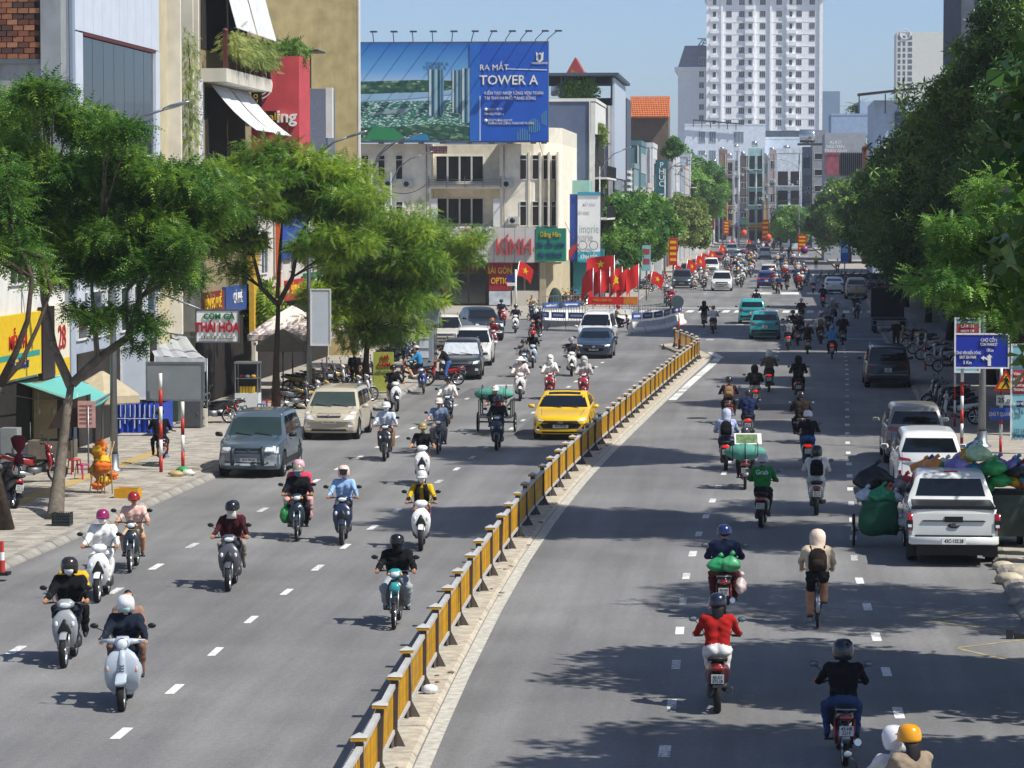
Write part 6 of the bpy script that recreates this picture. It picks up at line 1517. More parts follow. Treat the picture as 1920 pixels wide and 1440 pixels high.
def make_car(sp,label,cat='car',group=None):
 root=empty(sp.get('name','car'),label=label,cat=cat,group=group)
 me,bvh=car_shell(sp)
 P=sp['paint']
 body=sub('body',me,P,root)
 L,Wd,rw=sp['L'],sp['W']/2,sp['rw']
 ub=MB();ub.box((-Wd*.8,-L/2+.25,.22),(Wd*.8,L/2-.3,.62))
 ob('underbody',ub,BLACKP,root)
 for yw in sp['axles']:
  for s in (-1,1): add_wheel(root,s*(Wd-.115),yw,rw,.21,sp.get('spokes',10),sp.get('rim','#a9adb0'))
 G=sp.get('glass',glass())
 ws=sub('windscreen',decal(bvh,'front',sp['ws'],.005),sp.get('wsmat',G),root)
 rwn=sub('rear_window',decal(bvh,'rear',sp['rwin'],.005),G,root)
 for pl in sp['side']:
  for v in ('left','right'):
   sub('side_window',decal(bvh,v,pl,.004),G,root)
 for v in ('left','right'):
  for pl in sp.get('trim',[]): sub('side_trim',decal(bvh,v,pl,.012),BLACKP,root)
  for y in sp['doors']:
   sub('door_seam',decal(bvh,v,rect(y-.006,y+.006,.36,sp['belt']+.02),.0015,.2),BLACKP,root)
  for y in sp['handles']:
   sub('door_handle',decal(bvh,v,rect(y-.09,y+.09,sp['belt']-.13,sp['belt']-.1),.03),P if not sp.get('chromeh') else CHROME,root)
 for pl,mm,nm in sp.get('front',[]):
  sub(nm,decal(bvh,'front',pl,.008),mm,root)
 for pl,mm,nm in sp.get('rear',[]):
  sub(nm,decal(bvh,'rear',pl,.008),mm,root)
 for pl in sp.get('lamps',[]):
  for q in (pl,mir(pl)): sub('headlight',decal(bvh,'front',q,.012),sp.get('lampmat',HEADL),root)
 for pl in sp.get('tails',[]):
  for q in (pl,mir(pl)): sub('tail_light',decal(bvh,'rear',q,.012),sp.get('tailmat',TAILL),root)
 for pl in sp.get('top',[]): sub('roof_panel',decal(bvh,'top',pl,.006,.2),BLACKP,root)
 cy_=L/2-1.25
 for s_ in (-1,1): sub('bonnet_seam',decal(bvh,'top',[(s_*(Wd-.22)-.006,cy_),(s_*(Wd-.22)+.006,cy_),(s_*(Wd-.3)+.006,L/2-.3),(s_*(Wd-.3)-.006,L/2-.3)],.0015,.25),BLACKP,root)
 if sp.get('tails'):
  for s_ in (-1,1): sub('hatch_seam',decal(bvh,'rear',rect(s_*(Wd-.2)-.006,s_*(Wd-.2)+.006,.55,sp['belt']+.1),.0015,.25),BLACKP,root)
  sub('hatch_seam',decal(bvh,'rear',rect(-Wd+.2,Wd-.2,.55,.562),.0015,.25),BLACKP,root)
 my,mz=sp['mirror']
 for s in (-1,1):
  mm=MB();mm.loft([((s*(Wd+.02),my,mz),'x',.03,.02),((s*(Wd+.05),my,mz+.02),'x',.09,.06,3),((s*(Wd+.2),my-.03,mz+.03),'x',.08,.065,3),((s*(Wd+.24),my-.05,mz+.03),'x',.03,.03)],12)
  mo=ob('wing_mirror',mm,sp.get('mirmat',P),root)
  mg=MB();mg.cbox((s*(Wd+.14),my-.105,mz+.03),(.14,.01,.09));ob('mirror_glass',mg,glass('#5a6670',.03),mo)
 if sp.get('rails'):
  for s in (-1,1):
   zt=lambda y: crv(sp['zt'],y)
   rr=MB();xs=s*(Wd-.26);a,b=sp['rails']
   rr.tube([(xs,a,zt(a)-.01),(xs,a+.12,zt(a)+.06),(xs,(a+b)/2,zt((a+b)/2)+.065),(xs,b-.12,zt(b)+.055),(xs,b,zt(b)-.01)],.018,6)
   ob('roof_rail',rr,sp.get('railmat',metalm('#84888c')),root)
 if sp.get('wipers',True):
  x0=-.5
  for s in (0,.55):
   a=bvh.ray_cast(Vector((x0+s,8,sp['cowl']+.03)),Vector((0,-1,0)))[0];b=bvh.ray_cast(Vector((x0+s+.5,8,sp['cowl']+.1)),Vector((0,-1,0)))[0]
   if a and b:
    wm=MB();wm.bar(a+Vector((0,.02,.01)),b+Vector((0,.02,.01)),.02,.015);ob('wiper',wm,BLACKP,root)
 pf=sp.get('plate_f')
 if pf:
  h=bvh.ray_cast(Vector((0,8,pf[1])),Vector((0,-1,0)))[0]
  plate(root,pf[0],(0,h.y+.02,pf[1]),pf[2] if len(pf) > 2 else .47,pf[3] if len(pf) > 3 else .11,PI,PLATEW)
 pr=sp.get('plate_r')
 if pr:
  h=bvh.ray_cast(Vector((0,-8,pr[1])),Vector((0,1,0)))[0]
  plate(root,pr[0],(0,h.y-.02,pr[1]),pr[2],pr[3],0,pr[4] if len(pr) > 4 else PLATEW)
 for e in sp.get('extra',[]): e(root,bvh)
 return root
def suv_spec(L=4.45,Wd=1.83,H=1.72,hood=1.02,nose=.84,paint_='#5d6a78',belt=1.04,rw=.35,rear_up=.0,boxy=0.0,cowl_y=None):
 f,r=L/2,-L/2
 cy=cowl_y if cowl_y is not None else f-1.12
 sp=dict(L=L,W=Wd,rw=rw,tumble=.17,belt=belt,paint=paint(paint_),axles=(f-.86,r+.83),mirror=(cy-.22,belt+.03),cowl=hood+.02)
 sp['zb']=[(r,.42),(r+.12,.3),(r+.6,.22),(f-.7,.21),(f-.12,.24),(f,.34)]
 sp['zt']=[(r,belt-.12),(r+.03,belt+.02),(r+.13,H-.32),(r+.30,H-.06),(r+.6,H-.01),(r+L*.46,H),(cy-.82,H-.03),(cy-.66,H-.1),(cy,hood+.03),(cy+.15,hood),(f-.35,nose+.06),(f-.1,nose),(f-.03,nose-.09),(f,nose-.2)]
 sp['zs']=[(r,belt-.14),(r+.06,belt),(r+.5,belt+.02),(0,belt-.01),(cy,hood-.06),(f-.2,nose-.08),(f,nose-.24)]
 sp['w']=[(r,.9),(r+.06,.95),(r+.35,.985),(0,1),(f-.7,.99),(f-.25,.95),(f-.06,.91),(f,.88)]
 zt=H;wt=Wd/2-.26
 sp['ws']=[(-Wd/2+.13,hood+.065),(Wd/2-.13,hood+.065),(wt+.02,H-.135),(-wt-.02,H-.135)]
 sp['rwin']=[(-wt-.07,belt+.1),(wt+.07,belt+.1),(wt-.01,H-.17),(-wt+.01,H-.17)]
 ca=cy-.12
 hz=H-.13
 sp['side']=[[(r+.36,belt+.07),(r+.95,belt+.05),(r+.95,hz-.01),(r+.5,hz-.03)],
     [(r+1.02,belt+.05),(r+1.98,belt+.04),(r+1.98,hz),(r+1.02,hz)],
     [(r+2.06,belt+.04),(ca-.16,belt+.03),(ca-.72,hz-.01),(r+2.06,hz)]]
 sp['doors']=[r+1.05,r+2.02,ca+.1]
 sp['handles']=[r+1.25,r+2.3]
 return sp
def spec_escape():
 sp=suv_spec(4.44,1.83,1.74,1.06,.93,'#45535f',1.08,.355)
 sp['name']='parked_car';lo=mat('#8a9298',rough=.5,var=.1,scale=5,name='lower_cladding')
 sp['ws']=[(-.76,1.12),(.76,1.12),(.66,1.6),(-.66,1.6)]
 sp['wsmat']=glass('#2c3c3a')
 sp['front']=[([(-.92,.36),(.92,.36),(.92,.66),(.6,.68),(-.6,.68),(-.92,.66)],lo,'bumper'),
     (rect(-.36,.36,.72,.84),BLACKP,'grille'),(rect(-.40,.40,.58,.62),metalm('#9ba1a6'),'chrome_bar'),
     (rect(-.34,.34,.36,.45),BLACKP,'intake'),(rect(-.66,-.5,.42,.48),BLACKP,'fog_lamp'),(rect(.5,.66,.42,.48),BLACKP,'fog_lamp')]
 sp['lamps']=[[(.44,.7),(.82,.7),(.82,.86),(.5,.87)]]
 def guard(root,bvh):
  for s in (-1,1):
   g=MB();g.tube([(s*.42,2.28,.38),(s*.42,2.32,.55),(s*.42,2.3,.78),(s*.40,2.2,.86)],.055,8);ob('bumper_guard',g,plastic('#2b3138'),root)
  e=MB();e.ell((0,2.27,.78),(.07,.02,.028));ob('emblem',e,plastic('#1d2c57'),root)
 sp['extra']=[guard];sp['plate_f']=('43 A 350.10',.51,.47,.11);sp['rails']=(-1.5,.45);sp['mirmat']=BLACKP
 sp['trim']=[rect(-2.05,1.75,.32,.5)]
 return sp
def spec_carens():
 sp=suv_spec(4.54,1.82,1.62,.98,.82,'#b5ab97',1.0,.335,cowl_y=1.35)
 sp['name']='parked_car'
 sp['ws']=[(-.76,1.05),(.76,1.05),(.64,1.49),(-.64,1.49)];sp['wsmat']=glass('#3a4540')
 sp['lamps']=[[(.46,.66),(.84,.7),(.82,.9),(.72,.93),(.56,.76)]]
 sp['front']=[([(-.36,.74),(.36,.74),(.42,.83),(.34,.87),(-.34,.87),(-.42,.83)],BLACKP,'grille'),
     ([(-.6,.3),(.6,.3),(.54,.38),(-.54,.38)],BLACKP,'intake'),
     (rect(.62,.78,.44,.5),HEADL,'fog_lamp'),(rect(-.78,-.62,.44,.5),HEADL,'fog_lamp'),(rect(-.38,.38,.845,.86),CHROME,'chrome_bar'),(rect(-.4,.4,.79,.8),CHROME,'chrome_bar')]
 sp['extra']=[lambda root,bvh: ob('emblem',MB().ell((0,2.25,.81),(.07,.02,.032)),CHROME,root)]
 sp['plate_f']=('43X - 0021',.6,.47,.11);sp['rails']=(-1.5,.4)
 return sp
def sedan_spec(L,Wd,H,paint_,nose=.76,hood=.94,belt=.95,rw=.325):
 f,r=L/2,-L/2;cy=f-1.3
 sp=dict(L=L,W=Wd,rw=rw,tumble=.2,belt=belt,paint=paint(paint_),axles=(f-.93,r+1.02),mirror=(cy-.28,belt+.04),cowl=hood,crown=.015)
 sp['zb']=[(r,.42),(r+.15,.28),(r+.6,.2),(f-.7,.18),(f-.12,.2),(f,.3)]
 sp['zt']=[(r,.82),(r+.04,1.02),(r+.12,1.09),(r+.45,1.12),(r+1.15,H-.12),(r+1.5,H-.02),(r+L*.5,H),(cy-.95,H-.05),(cy-.75,H-.12),(cy,hood+.02),(cy+.2,hood-.02),(f-.4,nose+.06),(f-.12,nose),(f-.03,nose-.08),(f,nose-.2)]
 sp['zs']=[(r,.78),(r+.1,.98),(r+.6,belt+.04),(0,belt),(cy,hood-.08),(f-.2,nose-.08),(f,nose-.25)]
 sp['w']=[(r,.86),(r+.08,.93),(r+.5,.99),(0,1),(f-.8,.99),(f-.3,.95),(f-.08,.9),(f,.87)]
 wt=Wd/2-.29
 sp['ws']=[(-Wd/2+.14,hood+.055),(Wd/2-.14,hood+.055),(wt+.02,H-.15),(-wt-.02,H-.15)]
 sp['rwin']=[(-wt-.1,1.14),(wt+.1,1.14),(wt-.02,H-.15),(-wt+.02,H-.15)]
 hz=H-.15
 sp['side']=[[(r+.95,belt+.09),(r+1.3,belt+.07),(r+1.3,hz-.04),(r+1.2,hz-.1)],
     [(r+1.36,belt+.06),(r+2.15,belt+.05),(r+2.15,hz),(r+1.4,hz-.02)],
     [(r+2.22,belt+.05),(cy-.3,belt+.04),(cy-.92,hz-.02),(r+2.22,hz)]]
 sp['doors']=[r+1.25,r+2.19,cy-.02];sp['handles']=[r+1.5,r+2.45]
 return sp
def spec_mg():
 sp=sedan_spec(4.67,1.84,1.47,'#e3b70c');sp['name']='yellow_car'
 sp['ws']=[(-.8,1.0),(.8,1.0),(.66,1.34),(-.66,1.34)]
 sp['front']=[([(-.56,.38),(.56,.38),(.66,.5),(.54,.64),(-.54,.64),(-.66,.5)],BLACKP,'grille'),
     ([(-.88,.36),(-.7,.34),(-.68,.42),(-.84,.6)],BLACKP,'intake'),([(.7,.34),(.88,.36),(.84,.6),(.68,.42)],BLACKP,'intake'),
     (rect(-.6,.6,.24,.3),BLACKP,'splitter')]
 sp['lamps']=[[(.52,.62),(.86,.66),(.88,.74),(.8,.76)]]
 sp['top']=[rect(-.52,.52,-.75,.25)]
 def em(root,bvh):
  h=bvh.ray_cast(Vector((0,8,.6)),Vector((0,-1,0)))[0]
  text('MG',.11,CHROME,root,(0,h.y+.02,.585),PI,name='emblem',ext=.006,bold=.006)
  q=MB();
  for s in (-1,1):
   h=bvh.ray_cast(Vector((s*.74,8,.34)),Vector((0,-1,0)))[0];ob('running_light',MB().ell((s*.74,h.y+.01,.34),(.05,.02,.018)),HEADL,root)
 sp['extra']=[em];sp['plate_f']=('43A 893.85',.46,.5,.12)
 return sp
def spec_mazda():
 sp=sedan_spec(4.6,1.8,1.45,'#2f3e50');sp['name']='dark_blue_car'
 sp['front']=[([(-.42,.36),(.42,.36),(.56,.62),(.5,.68),(-.5,.68),(-.56,.62)],BLACKP,'grille'),(rect(-.8,.8,.25,.31),metalm('#6d7880'),'splitter')]
 sp['lamps']=[[(.54,.62),(.84,.66),(.85,.74),(.56,.68)]]
 def lit(root,bvh):
  for s,m in ((.78,AMBERON),(-.72,HEADON)):
   h=bvh.ray_cast(Vector((s,8,.68)),Vector((0,-1,0)))[0];ob('signal_lamp',MB().ell((s,h.y+.01,.68),(.06,.03,.035)),m,root)
  h=bvh.ray_cast(Vector((0,8,.6)),Vector((0,-1,0)))[0];ob('emblem',MB().ell((0,h.y+.012,.6),(.07,.015,.05)),CHROME,root)
 sp['extra']=[lit];sp['plate_f']=('43A 612.08',.47,.47,.11)
 return sp
def spec_suv(paint_,name='car',lamps=True,plate_f='43A 527.19',plate_r='43A|681.20',rails=True,**k):
 sp=suv_spec(paint_=paint_,**k);sp['name']=name;H=k.get('H',1.72);b=sp['belt']
 sp['front']=[([(-.45,.56),(.45,.56),(.58,.74),(.52,.84),(-.52,.84),(-.58,.74)],BLACKP,'grille'),(rect(-.5,.5,.74,.76),CHROME,'chrome_bar'),
     ([(-.7,.3),(.7,.3),(.6,.42),(-.6,.42)],BLACKP,'intake'),(rect(-.8,-.66,.42,.52),HEADL,'fog_lamp'),(rect(.66,.8,.42,.52),HEADL,'fog_lamp')]
 sp['lamps']=[[(.56,.7),(.84,.74),(.84,.86),(.6,.82)]]
 sp['rear']=[([(-.78,.36),(.78,.36),(.7,.52),(-.7,.52)],BLACKP,'bumper_trim'),(rect(-.3,.3,.78,.8),CHROME,'chrome_bar')]
 sp['tails']=[[(.56,b-.14),(.86,b-.16),(.84,b+.02),(.58,b-.02)]]
 sp['plate_f']=(plate_f,.5,.47,.11);sp['plate_r']=(plate_r,b-.28,.3,.18)
 if rails: sp['rails']=(-1.5,.3)
 return sp
def spec_ranger(paint_,name='pickup_truck'):
 L,Wd,H=5.36,1.88,1.85;f,r=L/2,-L/2;cy=f-1.32
 sp=dict(name=name,L=L,W=Wd,rw=.40,tumble=.17,belt=1.17,paint=paint(paint_),axles=(f-.9,r+1.2),mirror=(cy-.3,1.22),cowl=1.16,rr=.05)
 sp['zb']=[(r,.52),(r+.12,.48),(r+.6,.38),(f-.7,.36),(f-.12,.38),(f,.48)]
 sp['zt']=[(r,1.12),(r+.02,1.2),(r+.1,1.22),(r+1.55,1.22),(r+1.58,1.3),(r+1.78,H-.1),(r+2.0,H-.02),(r+2.6,H),(cy-.78,H-.05),(cy-.62,H-.13),(cy,1.18),(cy+.15,1.16),(f-.35,1.1),(f-.1,1.03),(f-.03,.92),(f,.8)]
 sp['zs']=[(r,1.08),(r+.1,1.18),(r+1.5,1.18),(0,1.16),(cy,1.1),(f-.2,.98),(f,.76)]
 sp['w']=[(r,.965),(r+.1,.985),(0,1),(f-.7,.99),(f-.25,.96),(f-.05,.93),(f,.9)]
 sp['ws']=[(-.8,1.23),(.8,1.23),(.68,1.71),(-.68,1.71)]
 sp['rwin']=[(-.74,1.34),(.74,1.34),(.64,1.7),(-.64,1.7)]
 sp['side']=[[(r+1.9,1.24),(r+2.6,1.22),(r+2.6,1.71),(r+2.08,1.7)],[(r+2.68,1.22),(cy-.22,1.21),(cy-.72,1.71),(r+2.68,1.72)]]
 sp['doors']=[r+1.72,r+2.64,cy-.02];sp['handles']=[r+1.95,r+2.9]
 sp['trim']=[rect(r+1.7,f-1.45,.42,.5)]
 sp['front']=[(rect(-.62,.62,.72,.98),BLACKP,'grille'),(rect(-.66,.66,.84,.87),metalm('#555a60'),'chrome_bar'),(rect(-.86,.86,.48,.62),metalm('#7c8186',.5),'bumper')]
 sp['lamps']=[[(.6,.82),(.86,.82),(.86,1.0),(.62,.98)]]
 sp['plate_f']=('43C 208.16',.66,.47,.11)
 sp['mirmat']=BLACKP
 return sp
def ranger_rear(root,bvh):
 r=-5.36/2
 g=MB();g.box((-.86,r-.012,.66),(.86,r+.02,1.12));tg=ob('tailgate',g,root['pm'] if False else None or paint('#d9dbd8'),root)
 bp=MB();bp.loft([((-.93,r-.02,.57),'x',.05,.08,4),((-.88,r-.1,.57),'x',.07,.09,4),((.88,r-.1,.57),'x',.07,.09,4),((.93,r-.02,.57),'x',.05,.08,4)],12);ob('rear_bumper',bp,paint('#d9dbd8'),root)
 st=MB();st.box((-.8,r-.16,.655),(.8,r-.02,.675));ob('bumper_step',st,BLACKP,root)
 t=MB();t.box((-.84,r+.06,1.235),(.84,r+1.5,1.275));ob('bed_cover',t,BLACKP,root)
 t=MB();t.box((-.88,r+.0,1.21),(.88,r+.06,1.26));ob('bed_rail',t,BLACKP,root)
 h=MB();h.box((-.19,r-.03,.94),(.19,r-.012,1.06));ho=ob('tailgate_handle',h,BLACKP,root)
 h=MB();h.prism([(-.62,.955),(.62,.955),(.66,.965),(.62,.98),(-.62,.98),(-.66,.965)],'y',r-.04,r-.012);ob('tailgate_strip',h,BLACKP,root)
 e=MB();e.lathe([(.001,-.012),(.12,-.012),(.12,.012)],24,0,'y',(0,r-.02,.865));eo=ob('emblem',e,plastic('#141a22'),root);eo.scale=(1,1,1)
 for v in eo.data.vertices: v.co.z=.865+(v.co.z-.865)*.42
 text('Ford',.08,CHROME,eo,(0,r-.036,.865),ext=.002,shear=.3)
 for s in (-1,1):
  q=MB();q.loft([((s*.90,r+.02,.76),'z',.06,.05,4),((s*.905,r+.02,1.12),'z',.06,.05,4)],12);tl=ob('tail_light',q,TAILL,root)
  q=MB();q.box((s*.905-.062,r-.038,.8),(s*.905+.062,r-.03,.98));ob('lamp_housing',q,BLACKP,tl)
  q=MB();q.cbox((s*.905,r-.042,.86),(.08,.01,.06));ob('reverse_lamp',q,HEADL,tl)
  q=MB();q.box((s*.8-.16,r+.72,.14),(s*.8+.16,r+.735,.52));ob('mud_flap',q,BLACKP,root)
 plate(root,'43C-133.28',(0,r-.175,.56),.5,.13,0,PLATEW)
 q=MB();q.cbox((0,r+1.63,1.86),(.3,.08,.03));ob('brake_light',q,TAILL,root)
CTREE={}
def copy_tree(o,parent=None):                      # a thing with its parts and their sub-parts
 if o.name not in CTREE: CTREE[o.name]=[(ch,list(ch.children)) for ch in o.children]
 c=o.copy();COL.objects.link(c);c.parent=parent
 for ch,subs in CTREE[o.name]:
  d=ch.copy();COL.objects.link(d);d.parent=c
  for g in subs:
   e=g.copy();COL.objects.link(e);e.parent=d
 return c
def paint_tree(o,names,m,idx=0):
 for ch in o.children:
  if ch.name.split('.')[0] in names: recolour(ch,[None]*idx+[m])
  for d in ch.children:
   if d.name.split('.')[0] in names: recolour(d,[None]*idx+[m])
PAINTED={'body','wing_mirror','door_handle'}
def place_car(root,px,py,face,sp_len,rz=0.0,dz=0.0):
 # (px,py): picture point of the ground under the middle of the end that faces the camera
 g_=gp(px,py);a=(PI if face == 'in' else 0.0)+rz
 off=sp_len/2-.12
 d=Vector((-math.sin(rz),math.cos(rz),0))
 root.location=g_+d*off+Vector((0,0,dz));root.rotation_euler.z=a
 return root
# --- near cars, left carriageway
c=make_car(spec_escape(),'grey blue boxy SUV with black bumper guards parked at the left kerb','car');place_car(c,466,897,'in',4.44)
c=make_car(spec_carens(),'beige gold people carrier parked behind the grey blue SUV','car');place_car(c,617,826,'in',4.54,.0)
c=make_car(spec_mg(),'bright yellow sedan driving beside the yellow median fence','car');place_car(c,1051,826,'in',4.67)
c=make_car(spec_mazda(),'dark blue sedan with lit headlamps in front of a white van','car');place_car(c,1113,673,'in',4.6)
sp=spec_suv('#26292e','parked_car',plate_f='43A 770.31',L=4.6,Wd=1.88,H=1.7);sp['wsmat']=mat('#b9c0c6',rough=.25,var=.2,scale=5,spec=.6,name='sunshade')
c=make_car(sp,'black SUV with silver sunshade behind its windscreen, parked by the pavement','car');place_car(c,862,713,'in',4.6,.06)
sp=spec_suv('#d5d6d3','white_suv',H=1.78,L=4.7,Wd=1.9);white_suv=make_car(sp,'white SUV squeezed behind the black SUV with sunshade','car');place_car(white_suv,884,687,'in',4.7,.05)
white2=copy_tree(white_suv);white2['label']='white SUV parked behind the grey electrical cabinet';paint_tree(white2,PAINTED,paint('#c9c6be'));place_car(white2,836,655,'in',4.7,.12)
rg=make_car(spec_ranger('#2a333c'),'dark grey pickup truck turning out of the side street','pickup truck');place_car(rg,918,640,'in',5.36,.34)
sp=spec_suv('#dcdedd','white_van',H=1.86,L=4.7,Wd=1.86,hood=1.08,nose=.9);mpv=make_car(sp,'white people carrier close behind the dark blue sedan','car');place_car(mpv,1113,652,'in',4.7,-.04)
# --- right carriageway, parked at the kerb
sp=spec_ranger('#d9dbd8');sp['extra']=[ranger_rear];sp['plate_f']=None
rw_=make_car(sp,'white pickup truck parked at the right kerb beside heaped rubbish bags','pickup truck');place_car(rw_,1787,1062,'out',5.36,-.015)
def xpander(paint_,label,name='parked_car'):
 sp=spec_suv(paint_,name,plate_r='',L=4.5,Wd=1.8,H=1.73,belt=1.07,rails=False)
 sp['tails']=[[(.46,.98),(.72,1.0),(.84,1.02),(.84,1.34),(.79,1.34),(.74,1.08),(.5,1.04)]]
 sp['rear']=[([(-.78,.34),(.78,.34),(.66,.5),(-.66,.5)],BLACKP,'bumper_trim'),(rect(-.82,-.72,.5,.74),TAILL,'reflector'),(rect(.72,.82,.5,.74),TAILL,'reflector')]
 sp['rwin']=[(-.72,1.2),(.72,1.2),(.6,1.56),(-.6,1.56)]
 def em(root,bvh):
  h=bvh.ray_cast(Vector((0,-8,1.03)),Vector((0,1,0)))[0]
  q=MB()
  for a in (0,2.094,4.189): q.prism([(x*math.cos(a)-z*math.sin(a),1.03+x*math.sin(a)+z*math.cos(a)) for x,z in [(0,0),(.03,.04),(0,.085),(-.03,.04)]],'y',h.y-.02,h.y)
  ob('emblem',q,CHROME,root)
 sp['extra']=[em]
 return sp
sp=xpander('#dfe1e0','');sp['plate_r']=('43A|527.03',.82,.33,.2,PLATEY)
xp=make_car(sp,'white people carrier with yellow plate parked in front of the white pickup','car');place_car(xp,1742,935,'out',4.5)
sp=xpander('#8f8d88','');sp['plate_r']=None;sp['tails']=[[(.4,.98),(.86,1.0),(.86,1.12),(.5,1.1)]];sp['extra']=[]
inn=make_car(sp,'grey brown people carrier parked ahead of the white one','car');place_car(inn,1716,872,'out',4.5)
sp=spec_suv('#2b3233','dark_suv',plate_r='43A|628.17',L=4.77,Wd=1.9,H=1.74);sp['tails']=[[(.5,.92),(.88,.94),(.86,1.04),(.5,1.02)]]
sp['rear']=[([(-.8,.36),(.8,.36),(.7,.5),(-.7,.5)],BLACKP,'bumper_trim'),(rect(-.82,.82,.55,.58),metalm('#888c90'),'chrome_bar'),(rect(-.82,-.6,.66,.7),TAILL,'reflector'),(rect(.6,.82,.66,.7),TAILL,'reflector')]
ds=make_car(sp,'dark green grey SUV parked in the shade at the right','car');place_car(ds,1665,728,'out',4.77)
# --- taxis and distant cars
sp=spec_suv('#2fa3a6','taxi',plate_r='43E|018.62',L=4.3,Wd=1.78,H=1.6,belt=1.0,hood=.98,rails=False,rw=.34)
sp['rear']=[([(-.78,.3),(.78,.3),(.78,.56),(-.78,.56)],BLACKP,'bumper_trim'),([(-.5,.93),(.5,.93),(0,.88)],BLACKP,'light_bar')]
tx=make_car(sp,'turquoise taxi crossing the zebra, nearer of two','taxi','turquoise taxis');place_car(tx,1434,637,'out',4.3)
tx2=copy_tree(tx);tx2['label']='turquoise taxi ahead and left of the other taxi';place_car(tx2,1410,608,'out',4.3)
def cp(src,label,px,py,face,col,L,rz=0.0,name=None):
 c=copy_tree(src);c['label']=label;c['group']='cars in the far traffic'
 if name: c.name=name
 paint_tree(c,PAINTED,paint(col));place_car(c,px,py,face,L,rz);return c
sed=make_car(sedan_spec(4.45,1.74,1.47,'#e2e3e2') | dict(name='white_sedan',tails=[[(.5,.86),(.8,.88),(.8,1.0),(.52,.98)]],lamps=[[(.5,.6),(.8,.66),(.8,.74),(.54,.68)]],front=[(rect(-.4,.4,.42,.6),BLACKP,'grille')],rear=[(rect(-.6,.6,.3,.42),BLACKP,'bumper_trim')],plate_r=('43A 391',.72,.45,.11)),
 'white sedan parked under the blue banner at the right','car');place_car(sed,1564,552,'out',4.45)
cp(xp,'silver beige people carrier parked behind the white sedan',1606,561,'out','#a9a294',4.5)
cp(white_suv,'white SUV leading the oncoming far traffic',1353,546,'in','#dededc',4.7)
jeep=cp(ds,'dark grey off-roader at the left edge of the far street',1278,541,'in','#39424c',4.77)
cp(ds,'black SUV right behind the dark grey off-roader',1290,527,'in','#23282c',4.77)
cp(ds,'dark green off-roader third in the left kerb row',1308,517,'in','#26362f',4.77)
cp(mpv,'white van behind the motorbike crowd',1333,515,'in','#dcdcdc',4.7)
cp(sed,'dark red sedan in the far oncoming lane',1345,492,'in','#7d1f24',4.45)
cp(white_suv,'light blue car far down the street',1372,478,'in','#7e95a8',4.7)
cp(sed,'white sedan far down the street beside the black pickup',1389,487,'in','#d8dfe2',4.45)
cp(rg,'black pickup far down the street seen from behind',1409,480,'out','#1d2023',5.36)
bl=cp(tx,'blue car braking with red lamps lit ahead of the motorbikes',1437,541,'out','#243a78',4.3,name='blue_car');bl['category']='car'
for ch in bl.children:
 if ch.name.startswith(('tail_light','light_bar')): recolour(ch,[TAILON])
cp(white_suv,'pale grey SUV just ahead of the blue braking car',1441,528,'out','#b9bdc0',4.7)
cp(white_suv,'white SUV far down the street on the right lane',1434,486,'out','#d5d7d8',4.7)
# ------------------------------------------------------------------ motorbikes (front towards +y, ground z=0)
def bike_wheel(name,parent,y,r,w=.1,spokes=5,rim='#b4b7ba',wire=False):
 key=('b',r,w,spokes,rim,wire)
 if key not in WHEELC:
  t=MB();t.lathe([(r*.8,-w*.42),(r*.93,-w/2),(r*.985,-w*.25),(r,0),(r*.985,w*.25),(r*.93,w/2),(r*.8,w*.42)],24,0,'x');tm=t.mesh('tyre',True);tm.materials.append(RUBBER)
  m=MB();ri=r*.81
  m.lathe([(ri,-w*.4),(ri,w*.4),(ri*.9,w*.34),(ri*.87,0),(ri*.9,-w*.34),(ri,-w*.4)],24,0,'x')
  m.lathe([(.001,.05),(r*.22,.045),(r*.24,0),(r*.22,-.045),(.001,-.05)],12,0,'x')
  n=24 if wire else spokes
  for i in range(n):
   a=2*PI*i/n;c,s=math.cos(a),math.sin(a)
   m.bar(((.03 if wire and i % 2 else -.03) if wire else 0,r*.15*c,r*.15*s),(0,ri*.92*c,ri*.92*s),.006 if wire else .035,.006 if wire else .025)
  rm=m.mesh('rim',True);rm.materials.append(metalm(rim,.3));WHEELC[key]=(tm,rm)
 tm,rm=WHEELC[key]
 wv=bpy.data.objects.new(name,tm);COL.objects.link(wv);wv.parent=parent;wv.location=(0,y,r)
 q=bpy.data.objects.new('rim',rm);COL.objects.link(q);q.parent=wv
 return wv
def mirrors(root,y,z,x0=.2,x1=.34,h=.2,m=BLACKP):
 for s in (-1,1):
  q=MB();q.tube([(s*x0,y,z),(s*(x0+.05),y-.02,z+h*.6),(s*x1,y-.03,z+h)],.007,6)
  q.ell((s*(x1+.03),y-.035,z+h+.03),(.065,.022,.042),10,6,0)
  mo=ob('mirror',q,m,root)
  g_=MB();g_.ell((s*(x1+.03),y-.05,z+h+.03),(.055,.012,.034),10,6);ob('mirror_glass',g_,glass('#6b7a86',.03),mo)
def handlebar(root,y,z,w=.34,sweep=.06):
 q=MB();q.tube([(-w,y-sweep,z),(-w*.5,y,z+.01),(0,y+.02,z-.02),(w*.5,y,z+.01),(w,y-sweep,z)],.012,8,0)
 o=ob('handlebar',q,BLACKP,root)
 for s in (-1,1):
  q=MB();q.tube([(s*(w-.12),y-sweep*.75,z+.003),(s*(w+.01),y-sweep,z)],.019,8);ob('grip',q,RUBBER,o)
  q=MB();q.bar((s*(w-.13),y+.03,z+.0),(s*(w),y+.04,z-.012),.012,.008);ob('brake_lever',q,ALLOY,o)
